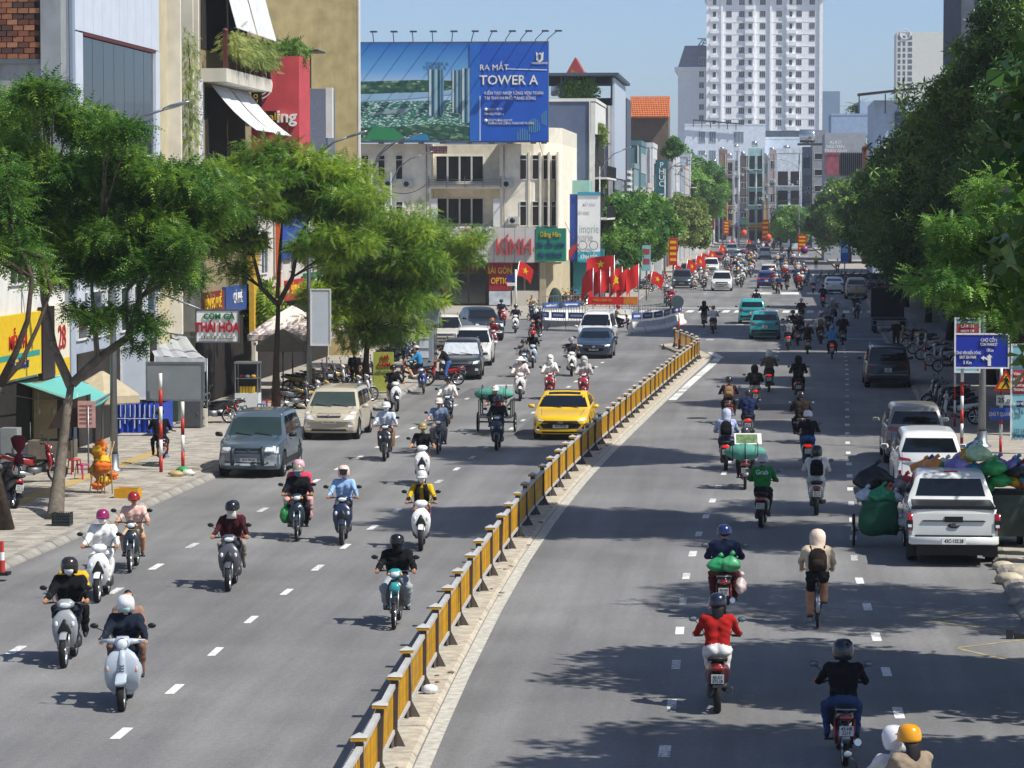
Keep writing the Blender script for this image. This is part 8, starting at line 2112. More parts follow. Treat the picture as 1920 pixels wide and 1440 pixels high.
# ------------------------------------------------------------------ riders on the road
def hw(px,py,face,jit=0.0):
 """ground point of the wheel nearest the camera -> bike origin and heading"""
 g_=gp(px,py);rz=(PI if face == 'in' else 0.0)+jit
 y=.66 if face == 'in' else -.62
 d=Matrix.Rotation(rz,3,'Z') @ Vector((0,y,0))
 return (g_.x-d.x,g_.y-d.y,0),rz
G_IN,G_OUT='riders coming towards the viewer','riders going away from the viewer'
def rider(px,py,face,kind,col,blabel,plabel,top,legs,jit=0.0,style='fit',pose=None,wear=(),brake=False,pil=None,z=0.0,**k):
 loc,rz=hw(px,py,face,jit);loc=(loc[0],loc[1],z)
 grp=G_IN if face == 'in' else G_OUT
 b=bike(kind,col,loc,rz,blabel,'motorbikes in the traffic',brake,'bicycle' if kind == 'bicycle' else 'motorbike')
 pose=pose or ('under' if kind == 'under' else ('cyc' if kind == 'bicycle' else 'scoot'))
 p=person(pose,style,loc,rz,plabel,grp,top,legs,wear=wear,**k)
 if pil: person('pill',pil.pop('style','fit'),loc,rz,pil.pop('label'),grp,pil.pop('top'),pil.pop('legs'),**pil)
 return b,p
def loc_of(b,x,y,z):
 v=Matrix.Rotation(b.rotation_euler.z,3,'Z') @ Vector((x,y,z));return (b.location.x+v.x,b.location.y+v.y,b.location.z+v.z)
def bag(loc,r,col,label,name='plastic_bag',cat='bag',seed=1,group=None):
 rr=random.Random(seed);m=MB();m.ell((0,0,0),r,20,14)
 ph=[rr.uniform(0,6.28) for _ in range(6)]
 for i,v in enumerate(m.v):
  a=math.atan2(v[1],v[0]);h=v[2]/r[2]
  f=1+.12*math.sin(3*a+ph[0]+2*h)+.09*math.sin(5*a+ph[1]-3*h)+.07*math.sin(7*h+ph[2]+2*a)+.07*abs(math.sin(6*a+ph[3]+4*h))+.05*math.sin(11*a+ph[4]-6*h)
  pin=1 if h < .5 else 1-.75*((h-.5)/.5)
  m.v[i]=(v[0]*f*pin,v[1]*f*pin,v[2]*(1.15 if h > .5 else .9))
 m.tube([(0,0,r[2]*.95),(r[0]*.15,0,r[2]*1.25),(r[0]*.35,.02,r[2]*1.4)],[.03,.045,.05],6)
 o=ob(name,m,mat(col,rough=.35,var=.2,scale=8,bump=.6,bscale=9,spec=.5,name='plastic_film'),None,loc)
 return tag(o,label,cat,group)
H='helmet';HF='full_helmet'
# ---- oncoming
rider(228,1334,'in','vespa','#aab4be','silver grey retro scooter in the near left foreground','person in navy jacket, white helmet and pale mask on silver retro scooter','#1c2431','#1a2233',.12,'loose',wear=[(HF,'#d4d6d8'),('face_mask','#a9c6c4'),('long_hair','')],skin=SKINL,
  pil=dict(label='small passenger in patterned clothes behind the silver retro scooter rider',top='#8c6f62',legs='#7a5a4c',wear=[],sleeve='skin'))
rider(120,1252,'in','scooter','#8f9396','grey and black scooter carrying two at the far left foreground','person in black jacket, black helmet and white mask on grey scooter','#15161a','#2a2c38',.1,'loose',wear=[(HF,'#2a2422'),('face_mask','#d8dcdf')],
  pil=dict(label='passenger with yellow sleeves behind the black jacketed rider',top='#c7a32a',legs='#1a1718',sleeve='skin',wear=[],style='loose'))
rider(183,1130,'in','scooter','#e4e3e0','white scooter ridden behind the grey and black one','person in white hooded jacket, magenta helmet, sunglasses and mask','#dcdbd8','#d9d7d2',.08,'loose',wear=[(H,'#8a1d55'),('face_mask','#e8e8e8'),('sunglasses','')])
rider(244,1074,'in','under','#30363c','old thin dark moped ridden by the man in shorts','person in pale pink shirt, khaki shorts and red helmet','#d9b3a6','#b5a182',.1,'fit',wear=[(H,'#8e1f1a')],sleeve='skin',shin='skin')
rider(428,1109,'in','scooter','#4b4e54','dark grey scooter carrying two people in maroon','person in maroon top, white scarf and black helmet','#3b1a1e','#3a3a3e',.08,wear=[(H,'#17181b'),('face_cover','#c9c5ba')],
  pil=dict(label='passenger in maroon with black helmet behind the white scarf rider',top='#5a1d22',legs='#8d867c',wear=[(H,'#17181b')]))
b,_=rider(556,1015,'in','under','#26363c','dark moped with a green bag hung on its side','person in black jacket, tan helmet and blue mask','#16171b','#2b2226',.1,'loose',wear=[(H,'#8c8172'),('face_mask','#5c93c2')],
  pil=dict(label='passenger in pink dress behind the tan helmet rider',top='#c2405a',legs='#d8a3a0',wear=[(H,'#d9a7b0')],style='loose'))
bag(loc_of(b,.27,.3,.55),(.13,.12,.2),'#1f7a35','shiny green bag hanging beside the front wheel of the dark moped',seed=4)
rider(641,1022,'in','scooter','#1f2b46','navy blue scooter ridden by the person in light blue','person in light blue shirt with pale pink full helmet','#8fb0d6','#4a4a50',.08,wear=[(HF,'#e2c3b6'),('visor','')])
rider(789,1033,'in','scooter','#e6e4e0','white scooter ridden by the person in yellow top','person in yellow top under black jacket with white mask','#c9a51c','#8c6a66',.08,sleeve='#17181b',wear=[(H,'#cfcdca'),('face_mask','#e6e6e4'),('jacket_front','#17181b'),('long_hair','')])
rider(739,1180,'in','under','#1d2022','black moped with teal front close to the fence','person in black hooded sweater and black helmet near the fence','#141518','#9aa0a6',.05,'loose',shin='#9aa0a6',wear=[(H,'#15171c'),('face_cover','#17181c')])
for ch in bpy.data.objects[[o.name for o in bpy.data.objects if o.get('label','').startswith('black moped with teal')][0]].children:
 if ch.name.startswith(('shield_insert','handlebar_cowl')): recolour(ch,[paint('#2f8f93')])
rider(791,912,'in','scooter','#e2e2e0','white and black scooter ridden by man in dark shorts','person in black polo shirt, khaki helmet and bare legs','#1b1c20','#45464a',.08,wear=[(H,'#9b8b56')],sleeve='skin',shin='skin')
rider(821,852,'in','under','#3b3d42','grey moped ridden by man with white cap helmet','person in grey blue shirt and white cap helmet','#7d8da6','#9b968e',.06,wear=[(H,'#d7d2c6')],sleeve='skin')
rider(838,800,'in','scooter','#2b2b30','dark scooter ridden by the woman in white shirt','person in white shirt with black helmet, arm bent','#dcd9d4','#6b6f78',.06,wear=[(H,'#1b1c1f')])
rider(721,865,'in','scooter','#22262d','black scooter ridden by the person in brown skirt','person in pale blue shirt, brown skirt, white helmet and mask','#b9c4d4','#7a5c46',.06,wear=[(H,'#d6d8da'),('face_mask','#e4e4e4'),('skirt','#7a5c46'),('sunglasses','')])
rider(931,845,'in','scooter','#2f3a44','dark scooter in front of the cargo tricycle','person in black jacket with green badge and dark helmet','#1d2124','#24262a',.03,wear=[(H,'#2a2d31'),('face_cover','#8a3a30')])
rider(975,752,'in','scooter','#dcd8d4','white scooter ridden by the person in wide white hat','person in pale pink top with wide white hat and mask','#dccfcd','#d8c9bf',.06,'loose',wear=[('sun_hat','#e8e4dd'),('face_mask','#d9d9d9'),('long_hair','')])
rider(1031,750,'in','scooter','#8c1620','red scooter ridden by the person wrapped in white','person wrapped in long white sun jacket with pointed hood','#dcdad6','#c6c4c0',.06,'loose',wear=[('hood','#dddbd7'),('face_cover','#e2e0dc'),('sunglasses','')],
  pil=None)
rider(1094,752,'in','scooter','#a02830','red scooter just behind the yellow sedan','person in light grey hooded jacket behind the yellow sedan','#b4b2b2','#8d8c90',.03,'loose',wear=[('hood','#b8b6b6'),('face_mask','#d4d4d4'),('sunglasses','')])
rider(1072,706,'in','scooter','#dfdcd8','white scooter in front of the dark blue sedan','person in dark grey top with grey helmet on white scooter','#3d3c44','#c8c6c4',.08,wear=[(H,'#8d8f94'),('face_mask','#d8d8d8')])
rider(999,690,'in','scooter','#9aa8b8','pale blue scooter ridden by the person with red helmet','person in black jacket with red helmet','#1d1d22','#20222a',.08,wear=[(H,'#b51d20'),('face_cover','#23222a')])
rider(982,708,'in','scooter','#5a6670','grey scooter beside the pale blue one','person in grey jacket with dark helmet and pale mask','#77777a','#4d5058',.1,'loose',wear=[(H,'#3a3a3e'),('face_mask','#c9c9c9')])
rider(744,772,'in','scooter','#c9cacc','black and silver scooter at the left kerb','person all in black with black helmet at the kerb','#17181b','#1a1b1f',.3,wear=[(H,'#141416')])
rider(966,625,'in','scooter','#dcdad6','white scooter right of the dark pickup','person in purple black top beside the dark pickup','#2c2536','#26262c',.05,wear=[(H,'#2d2a3c')])
rider(945,612,'in','scooter','#a3161d','bright red scooter beside the dark pickup','person in navy on the bright red scooter','#23283c','#23232a',.3,wear=[(H,'#1d1f26')])
rider(995,634,'in','under','#7d1e1c','dark red moped turning at the junction','person in dark blue top on turning moped','#20243a','#2a2a30',-.35,wear=[(H,'#d8d4ce'),('face_mask','#cfcfcf')],
  pil=dict(label='passenger with patterned helmet on the turning moped',top='#2c3444',legs='#24262c',wear=[(H,'#39455c')]))
rider(1000,600,'in','scooter','#2b3038','dark scooter behind the turning moped','person in tan top with bare head behind the barriers','#b8a187','#26282e',.2,wear=[])
rider(470+456,657,'in','scooter','#7c2026','red scooter between the pickup and the white SUV','person in dark red jacket with orange helmet','#6d1d22','#2a2428',.2,wear=[(H,'#b5622a')])
# man pushing along on the cargo tricycle is built with the tricycle below
# side view moped heading right at the barriers
g_=gp(1163,622)
bike('under','#4a1d22',(g_.x,g_.y,0),-PI/2,'dark red moped seen from the side at the concrete barriers','motorbikes in the traffic')
person('under','fit',(g_.x,g_.y,0),-PI/2,'person in beige shirt and red helmet riding past the barriers',G_IN,'#b3a692','#26242a',wear=[(H,'#8e2a26'),('face_mask','#cfcfcf')])
# ---- going away
rider(1345,1336,'out','scooter','#5a1a1a','black and red scooter ridden by the person in red shirt','person in red shirt, white trousers and navy helmet','#9e1f1c','#d8d4d2',.02,'fit',wear=[(H,'#1c2434'),('long_hair','')],sleeve=None)
rider(1584,1437,'out','under','#16181c','black moped with yellow plate in the near right foreground','person in black shirt, blue jeans and dark helmet','#15161a','#2f456b',.04,'fit',wear=[(HF,'#1d2433')])
b,_=rider(1712,1648,'out','scooter','#3a3d42','grey scooter cut by the bottom edge of the picture','person in white shirt with white full helmet at the bottom edge','#cfcfcc','#3a3c44',.42,wear=[(HF,'#d9dade')],
  pil=dict(label='passenger in beige jacket with shiny yellow helmet',top='#8d7d6b',legs='#4a443e',wear=[(H,'#d9920a'),('long_hair','')],style='fit'))
b,_=rider(1357,1160,'out','under','#23272c','black moped loaded with green plastic bags','person in navy jacket with blue hood collar and navy helmet','#1b2440','#5a2a2c',.0,'loose',wear=[(H,'#1f2c5c')])
bag(loc_of(b,-.1,-.62,.98),(.2,.15,.14),'#2d8f5a','pale green plastic bag tied on the black moped',seed=9)
bag(loc_of(b,.12,-.66,1.0),(.17,.15,.16),'#4aa06a','crumpled green plastic bag on the tail of the black moped',seed=12)
bag(loc_of(b,.3,-.2,.55),(.1,.12,.17),'#d8c3c0','white pink bag hanging at the right of the loaded moped',seed=13)
rider(1533,1180,'out','bicycle',None,'black bicycle on the right carriageway','person in beige hooded top with dark brown backpack riding a bicycle','#c2b299','#1c1c22',.0,'loose',shin='skin',wear=[('hood','#d9c4b4'),('backpack','#2f2623')])
b,p=rider(1427,990,'out','scooter','#1d1f21','black scooter ridden by the person in green jacket','person in bright green jacket with silver helmet','#1d7a3c','#232428',-.06,'loose',wear=[(H,'#b4b6ba')])
text('Grab',.15,mat('#e8f0ea',rough=.8,var=.05,name='print'),p,(0,-.375,1.27),ext=.002,bold=.004)
rider(1531,966,'out','scooter','#c4c2c0','white and black scooter ridden by the person in white','person in white shirt and trousers with black backpack and black helmet','#d3d1ce','#c9c7c4',.0,'loose',wear=[(HF,'#1b1c20'),('backpack','#141519')])
rider(1515,880,'out','scooter','#1a1b1e','black scooter ahead of the white rider','person in black jacket, blue jeans and white cap helmet','#16171a','#2c5a96',.0,wear=[(H,'#d4d6d8')],brake=True)
rider(1502,832,'out','under','#2a2320','brown black moped ahead of the rider in jeans','person in dark brown coat with elbows out','#2b2320','#201d1c',.0,'loose',wear=[(H,'#23252a')])
rider(1361,882,'out','scooter','#26272b','dark scooter with white trim ridden by the hooded rider','person in light blue hooded jacket with black backpack','#9aa6c4','#2a2f45',.0,'loose',wear=[('hood','#b0b6cc'),('backpack','#121317')],brake=True)
rider(1402,828,'out','scooter','#4a4d54','grey scooter right of the light blue hooded rider','person in navy blue top with dark hair cap','#1e2a4c','#222634',.0,'loose',wear=[(H,'#23262c')],brake=True)
rider(1366,795,'out','under','#6b4a34','brown moped ahead of the hooded rider','person in maroon with beige backpack and dark helmet','#3a2022','#241f20',.0,wear=[(H,'#252930'),('backpack','#8a6f52')])
rider(1416,768,'out','under','#8a867f','grey moped ridden by the black hooded person','person in black pointed hood with black backpack','#15161a','#bfb9b4',.06,'loose',wear=[('hood','#16171b'),('backpack','#101114')],brake=True)
rider(1442,735,'out','scooter','#1d1f22','black scooter with lit tail lamp ridden by the brown vest rider','person in brown vest with white patterned helmet','#5b5047','#26262a',.0,wear=[(HF,'#c4c8cc')],brake=True,sleeve='#1a1a1d')
rider(1497,751,'out','scooter','#7a2a2c','scooter ridden by the person in wide black coat','person in wide black coat and black hood on the middle lane','#131417','#141518',.0,'loose',wear=[('hood','#131417'),('skirt','#131417')])
far=[(1478,657,'scooter','#23262a','#6d7178','#1f2126',[(H,'#2a2c30')],'grey jacket, leftmost of the waiting group'),(1496,648,'scooter','#1c1d20','#191a1d','#1c1d22',[(H,'#1b1c1f')],'black jacket between grey jacket and pink helmet'),
  (1514,664,'scooter','#5a1d1f','#1b1a1f','#17181b',[(H,'#a86f86')],'black jacket with pink helmet'),(1539,645,'scooter','#3a1a1c','#c9c7c4','#23242a',[(H,'#7a6a60'),('backpack','#6f6453')],'white jacket with tan backpack beside the pink helmet'),
  (1560,674,'under','#1d1f24','#4f93bd','#20222a',[(H,'#3f82b0')],'bright blue jacket and blue helmet'),(1580,648,'scooter','#22252a','#15161a','#17181c',[(H,'#1d1e22')],'black jacket right of the bright blue jacket'),
  (1502,607,'scooter','#8d9298','#16171b','#20232c',[(H,'#d0d4d8')],'black jacket with white helmet on the zebra'),(1561,606,'under','#3d3f44','#a08f8a','#26262c',[(H,'#dcdcdc')],'dusty pink shirt with white helmet on the zebra'),
  (1543,576,'scooter','#1c1e22','#141519','#17181c',[(H,'#17181c')],'black coat beyond the zebra'),(1525,550,'scooter','#23262b','#8fa0b4','#1c1d22',[(H,'#c7ccd2')],'pale blue jacket near the white parked sedan'),
  (1320,614,'scooter','#2a1a1c','#111214','#131416',[('hood','#111214')],'black robe at the left of the turquoise taxis'),(1337,626,'scooter','#8d1d1f','#d9dadb','#23252c',[(H,'#b3262a')],'white jacket with red helmet left of the taxis'),
  (1486,637,'scooter','#24262b','#17181c','#1a1b20',[(H,'#202226')],'dark jacket behind the waiting group'),(1553,622,'scooter','#26282e','#8b8d90','#1f2026',[(H,'#b9bbbe')],'grey white jacket in front of the zebra')]
for i,(x,y,kd,bc,tc_,lg,wr,ds_) in enumerate(far):
 rider(x,y,'out',kd,bc,'motorbike ridden by the person in '+ds_,'person in '+ds_,tc_,lg,rnd.uniform(-.05,.05),'loose' if i % 2 else 'fit',wear=wr,brake=(i % 4 == 0))
rider(1418,587,'out','scooter','#1c1e22','dark scooter just ahead of the turquoise taxis','person in black seen over the turquoise taxi roof','#141519','#17181c',0,wear=[(H,'#17181c')])
rider(1608,598,'in','scooter','#3a3d42','dark scooter facing the viewer in the right shade','person in dark grey facing the viewer in the right shade','#3b3f44','#23252a',.1,wear=[(H,'#2b2d30')])
for x,y,c1,c2,d in [(1250,575,'#2b2e33','#6d6f74','grey, last of two left of the crossing'),(1258,580,'#7a1f28','#9c2438','pink red, nearer of two left of the crossing')]:
 rider(x,y,'in','scooter',c1,'scooter ridden by the person in '+d,'person in '+d,c2,'#26282e',.05,wear=[(H,'#c8c8c8')])
# ---- far crowd: every rider is a person on a motorbike
cr=random.Random(11)
PALN={'#1b1c20': 'black','#8d9096': 'grey','#c9c7c2': 'cream','#2b3a5c': 'navy','#7d2326': 'dark red','#4f5a66': 'slate','#b8a58c': 'tan','#3c6a86': 'blue','#d8d6d0': 'white','#2d4a3a': 'dark green','#5b3b3f': 'maroon'}
HPN={'#1b1c20': 'black','#d3d3d0': 'white','#8e2326': 'red','#30406a': 'blue','#b9bbbe': 'silver','#c28a2a': 'yellow'}
PAL=list(PALN);HP=list(HPN)
USEDC=set()
def crowd(n,box,face,where,gmin):
 placed=[]
 tries=0
 while len(placed) < n and tries < 4000:
  tries += 1
  px=cr.uniform(box[0],box[2]);t=cr.random()**.6;py=box[1]+(box[3]-box[1])*t
  g_=gp(px,py)
  if any(abs(g_.x-q.x) < .85 and abs(g_.y-q.y) < gmin for q in placed): continue
  if not (interp(FARL,g_.y)+.5 < g_.x < interp(RIGHTK,g_.y)-.5): continue
  bad=False
  for c in bpy.data.objects:
   if c.parent is None and c.get('category') in ('car','taxi','pickup truck') and abs(c.location.x-g_.x) < 1.5 and abs(c.location.y-g_.y) < 4.2: bad=True;break
  if bad: continue
  placed.append(g_)
  for _ in range(40):
   tc_,bc,hc=cr.choice(PAL),cr.choice(PAL),cr.choice(HP)
   if (tc_,bc,where) not in USEDC and (tc_,hc,where,'h') not in USEDC: break
  USEDC.update({(tc_,bc,where),(tc_,hc,where,'h')})
  rider(px,py,face,cr.choice(['scooter','scooter','under']),bc,'small '+PALN[bc]+' motorbike of a '+PALN[tc_]+' clad rider in the '+where,'small person in '+PALN[tc_]+' with '+HPN[hc]+' helmet in the '+where,tc_,cr.choice(['#1c1d22','#2b3550','#4a4a50','#8a8378']),cr.uniform(-.08,.08),cr.choice(['fit','loose']),wear=[(H,hc)]+([('face_mask','#d8dadc')] if cr.random() < .5 else []))
crowd(46,(1358,476,1416,541),'in','far oncoming crowd',2.2)
crowd(34,(1442,478,1515,552),'out','far crowd riding away',2.4)
crowd(8,(1300,505,1330,546),'in','far left kerb lane',2.4)
crowd(14,(1400,452,1470,478),'out','hazy street end',4)
# ------------------------------------------------------------------ loaded bikes, repair stop, parked motorbikes
TEALB=mat('#4f8f80',rough=.8,var=.2,scale=5,bump=.5,bscale=7,name='bundle_cloth')
def bundle(label,loc,r,m,seed,rz=0.0,name='bundle'):
 q=MB();q.ell((0,0,0),r,16,10);rr=random.Random(seed);a=[rr.uniform(0,6) for _ in range(3)]
 q.v=[(v[0]*(1+.08*math.sin(9*v[1]+a[0])),v[1]*(1+.1*math.sin(6*v[0]+a[1])),v[2]*(1+.1*math.sin(8*v[0]+a[2]))) for v in q.v]
 o=empty(name,loc,rz,label,'bundle');ob('cloth',q,m,o)
 for x in (-.4,.0,.4): q=MB();q.lathe([(r[1]*1.03,-.012),(r[1]*1.03,.012)],16,0,'x',(x*r[0]*1.6,0,0));ob('cord',q,BLACKP,o)
 return o
b,_=rider(1397,918,'out','under','#26292c','dark moped carrying a wide teal bundle','person hidden behind the teal bundle on the dark moped','#2f6f63','#23272b',.0,wear=[(H,'#3a3f44')])
bundle('wide teal cloth bundle strapped across the moped seat',loc_of(b,0,-.6,1.0),(.52,.24,.22),TEALB,3)
pc=empty('framed_picture',loc_of(b,.08,-.62,1.2),.1,'white framed landscape picture lying on the teal bundle','picture')
q=MB();q.prism([(-.36,0),(.36,0),(.36,.34),(-.36,.34)],'y',-.02,.02);q.v=[tuple(Matrix.Rotation(R(-35),3,'X') @ Vector(v)) for v in q.v];ob('frame',q,FRAME,pc)
q=MB();q.prism([(-.31,.04),(.25,.04),(.25,.3),(-.31,.3)],'y',-.03,-.018);q.v=[tuple(Matrix.Rotation(R(-35),3,'X') @ Vector(v)) for v in q.v];ob('print',q,mat('#5f7a4a',rough=.4,var=.5,scale=9,name='landscape_print'),pc)
b,_=rider(926,818,'in','under','#2a2d30','moped pulling the cargo cart','person in dark blue shirt and white helmet steering the cargo cart','#27303c','#2a2c30',.02,wear=[(H,'#dcdad4')],sleeve='skin')
x,y,z=loc_of(b,0,-1.35,0);tr=empty('cargo_cart',(x-.05,y,0),0,'two wheeled cargo cart loaded with bundle and white boxes','cart')
for s_ in (-1,1):
 w_=bike_wheel('wheel',tr,0,.33,.06,6,'#8a8c8e',True);w_.location.x=s_*.62
q=MB();q.box((-.55,-.7,.5),(.55,.75,.56))
for x_ in (-.53,.53):
 for y_ in (-.66,0,.7): q.box((x_-.02,y_-.02,.56),(x_+.02,y_+.02,1.1))
 q.box((x_-.02,-.7,1.08),(x_+.02,.74,1.12))
ob('bed',q,mat('#4a4d50',rough=.7,var=.2,name='cart_steel'),tr);q=MB();q.tube([(-.6,0,.33),(.6,0,.33)],.03,6);ob('axle',q,BLACKP,tr)
bundle('teal bundle lying in the cargo cart',(tr.location.x-.05,tr.location.y-.3,1.28),(.62,.3,.24),TEALB,8)
bx=empty('foam_box',(tr.location.x+.22,tr.location.y+.35,.57),.1,'stacked white foam boxes standing in the cargo cart','box');
for i in range(3): q=MB();q.box((-.3,-.25,i*.33),(.3,.25,i*.33+.31));ob('box',q,mat('#c9ccc9',rough=.7,var=.15,scale=4,name='foam'),bx)
# repair stop at the kerb
def parked(kind,col,px,py,rz,label,group='parked motorbikes',z=.12,lean=.12):
 g_=gp(px,py,z);return bike(kind,col,(g_.x,g_.y,z),rz,label,group,False,'motorbike',lean)
b=parked('under','#5a2a1c',775,722,PI/2,'brown moped seen side on with a rider in blue',z=.02,lean=0)
person('under','fit',b.location,PI/2,'person in bright blue jacket and white cap sitting sideways on the brown moped','people at the repair stop','#2f7fb5','#1d1d22',shin='skin',wear=[('cap','#dcd6ce')],skin=SKINL)
b=parked('under','#b51f24',832,722,PI/2,'red and white moped held by the man in jeans',z=.02,lean=0)
person('astride','fit',b.location,PI/2,'person in black shirt and blue jeans bending over the red moped','people at the repair stop','#1c1a1c','#3a5f9a',sleeve='skin',shin='#3a5f9a')
parked('under','#1f3f8c',795,737,PI+.1,'small blue moped facing the viewer at the repair stop',z=.02)
pk=random.Random(23);NM={'#1d1f22': 'black','#8d1d22': 'red','#c9cacc': 'white','#3a3d42': 'grey','#26365a': 'blue','#b5942a': 'yellow','#5a5f66': 'silver'}
def row(n,p0,p1,rz,where,jit=.25,kinds=('under','scooter','under')):
 for i in range(n):
  t=(i+.5)/n;c=pk.choice(['#1d1f22','#1d1f22','#3a3d42','#26365a','#5a5f66','#c9cacc','#8d1d22','#b5942a','#1d1f22']);k=pk.choice(kinds)
  parked(k,c,p0[0]+(p1[0]-p0[0])*t+pk.uniform(-3,3),p0[1]+(p1[1]-p0[1])*t+pk.uniform(-2,2),rz+pk.uniform(-jit,jit),NM[c]+(' scooter' if k == 'scooter' else ' moped')+', number '+('one','two','three','four','five','six','seven','eight','nine','ten')[i]+' from the left in '+where)
row(7,(545,770),(680,752),-PI/2+.5,'the row parked under the tents')
row(7,(560,742),(690,722),-PI/2+.3,'the second row behind the tents row')
row(4,(735,690),(775,672),-PI/2,'the group behind the lime sign')
row(2,(388,795),(420,790),PI/2+.2,'the pair behind the grey blue SUV')
parked('scooter','#1d1f22',14,950,.5,'black scooter cut by the left edge on the pavement');parked('under','#8d1d22',62,905,-PI/2+.5,'dark moped parked behind the forked tree');parked('under','#26282c',300,872,.2,'dark moped standing at the striped posts')
g_=gp(300,872,.12);person('under','fit',(g_.x,g_.y,.12),.2,'person in black riding off past the striped posts','people on the left pavement','#15161a','#1c1d20',wear=[(H,'#1b1c1f')])
row(5,(1045,575),(1100,570),.6,'the group at the green tarpaulin');row(6,(1200,548),(1245,528),-PI/2,'the row on the far left pavement')
row(8,(1540,530),(1640,528),PI/2,'the shaded row on the right pavement');row(6,(1600,548),(1690,552),PI/2,'the row beside the silver people carrier')
row(6,(1700,640),(1790,700),PI/2,'the row under the right trees');row(4,(1770,760),(1800,800),PI/2,'the row behind the blue road sign')
row(4,(705,655),(745,640),-PI/2,'the cluster left of the grey cabinet')
# covered motorbike at the corner
g_=gp(1040,578,.13);q=MB();q.loft([((0,0,0),'z',.55,.4,2.4),((0,0,.5),'z',.5,.34,2.4),((.05,0,1.0),'z',.4,.25,2.2),((.05,0,1.35),'z',.3,.18),((0,0,1.5),'z',.1,.08)],18)
q.v=[(v[0]*(1+.08*math.sin(8*v[2]+11*v[1])),v[1],v[2]) for v in q.v];o=ob('covered_motorbike',q,mat('#2f3d36',rough=.8,var=.2,scale=4,bump=.5,name='green_tarp'),None,(g_.x,g_.y,.13));tag(o,'motorbike under a dark green tarpaulin at the corner shop','covered motorbike')
# people standing about
for px,py,tp,lg,wr,lb in [(1208+12,545,'#8c1f26','#23242a',[],'red, standing near the far posters'),(1530,505,'#c9a52a','#2a2a30',[],'yellow, standing on the right pavement'),(1570,512,'#c9c9c4','#3a3a42',[],'white, walking on the right pavement'),(1680,655,'#2a2d33','#23252a',[],'dark clothes walking on the right road edge'),(665,735,'#17181b','#1d1e22',[('cap','#17181b')],'black with black cap behind the tree'),(1036,545,'#c9c4bb','#3a4a6a',[(H,'#cfcfcf')],'pale grey beside the teal shop'),(925,572,'#c98a92','#3a3f4a',[],'pink at the optician poster')]:
 g_=gp(px,py,.12);person('stand','fit',(g_.x,g_.y,.12 if px != 1680 else 0),PI,'person in '+lb,'people on the pavements',tp,lg,sleeve='skin',wear=wr)
# ------------------------------------------------------------------ right pavement: road sign, posts, bins, rubbish
g_=gp(1803,846,.12);Ys=g_.y
sg=panel('direction_sign','blue direction sign with white turn arrow and market names',1792,1890,628,688,Ys-.2,mat('#1f35a0',rough=.4,var=.06,scale=2,name='sign_blue_bright'),cat='road sign',frame=FRAME)
for t_,px,py,hp,sx in (('CHỢ CỒN',1854,638,6.5,.72),('CON MARKET',1854,646,5.5,.66),('1Km',1856,657,6.5,.8),('CÔNG VIÊN BIỂN ĐÔNG',1815,662,5.5,.56),('EAST SEA PARK',1815,670,5.5,.6),('5 Km',1814,680,6.5,.8)): ptext(sg,t_,px,py,hp,WHT,Ys-.2,sx=sx,bold=.004)
Pp=lambda x,y: (lambda p: (p.x-sg.location.x,p.z-sg.location.z))(pp(x,y,Ys-.2))
q=MB();q.prism([Pp(*v) for v in [(1852,686),(1852,676),(1845,672),(1845,676),(1839,671),(1845,667),(1845,669),(1852,672),(1852,670),(1849,670),(1855,664),(1861,670),(1858,670),(1858,686)]],'y',-.03,-.005);ob('arrow',q,WHT,sg)
striped('sign_post','striped post carrying the blue direction sign',1803,846,690);striped('sign_post','thin striped post behind the direction sign',1790,800,650,r=.04);striped('sign_post','striped post of the pedestrian warning sign',1876,848,690,r=.045);striped('sign_post','short striped post at the dark SUV',1735,695,625,r=.04)
Yw=gp(1876,848,.12).y-.15
ws=empty('warning_sign',(xat(1886,Yw),Yw,zat(733,Yw)),0,'yellow triangular pedestrian warning sign with red border','road sign');L0=Vector(ws.location)
Wp=lambda x,y: (lambda p: (p.x-L0.x,p.z-L0.z))(pp(x,y,Yw))
q=MB();q.prism([Wp(1863,733),(Wp(1909,733)),Wp(1886,692)],'y',0,.03);ob('red_triangle',q,mat('#b5281c',rough=.4,name='sign_red'),ws)
q=MB();q.prism([Wp(1870,729),Wp(1902,729),Wp(1886,700)],'y',-.012,0);yt=ob('yellow_triangle',q,mat('#d9aa12',rough=.4,name='sign_yellow2'),ws)
q=MB();q.lathe([(.001,-.01),(.028,-.01),(.028,.0)],10,0,'y',(Wp(1887,706)[0],-.014,Wp(1887,706)[1]));q.prism([Wp(1883,709),Wp(1890,709),Wp(1889,717),Wp(1893,727),Wp(1890,727),Wp(1886.5,719),Wp(1881,727),Wp(1878,727),Wp(1884,717)],'y',-.022,-.012);q.prism([Wp(1883,710),Wp(1880,716),Wp(1878,715),Wp(1882,709)],'y',-.022,-.012);q.prism([Wp(1889,710),Wp(1894,716),Wp(1893,717),Wp(1888,712)],'y',-.022,-.012);ob('walking_figure',q,INK,ws)
sg=panel('distance_plate','white plate reading 25 m under the warning sign',1868,1897,741,760,Yw,mat('#cdd2d4',rough=.5,name='plate_white'),.02,'road sign');ptext(sg,'25 m',1884,751,9,INK,Yw,bold=.006)
sg=panel('attention_plate','blue plate reading CHU Y QUAN SAT',1856,1898,765,787,Yw-.02,mat('#2f55b5',rough=.5,name='plate_blue'),.02,'road sign');ptext(sg,'CHÚ Ý QUAN SÁT',1880,777,7.5,WHT,Yw-.02,sx=.6,bold=.004)
CY=mat('#7fb9c4',rough=.5,var=.08,scale=1.5,name='banner_cyan');RB=mat('#a33540',rough=.5,name='banner_redbox');NV=mat('#1f3566',rough=.5,name='banner_navy')
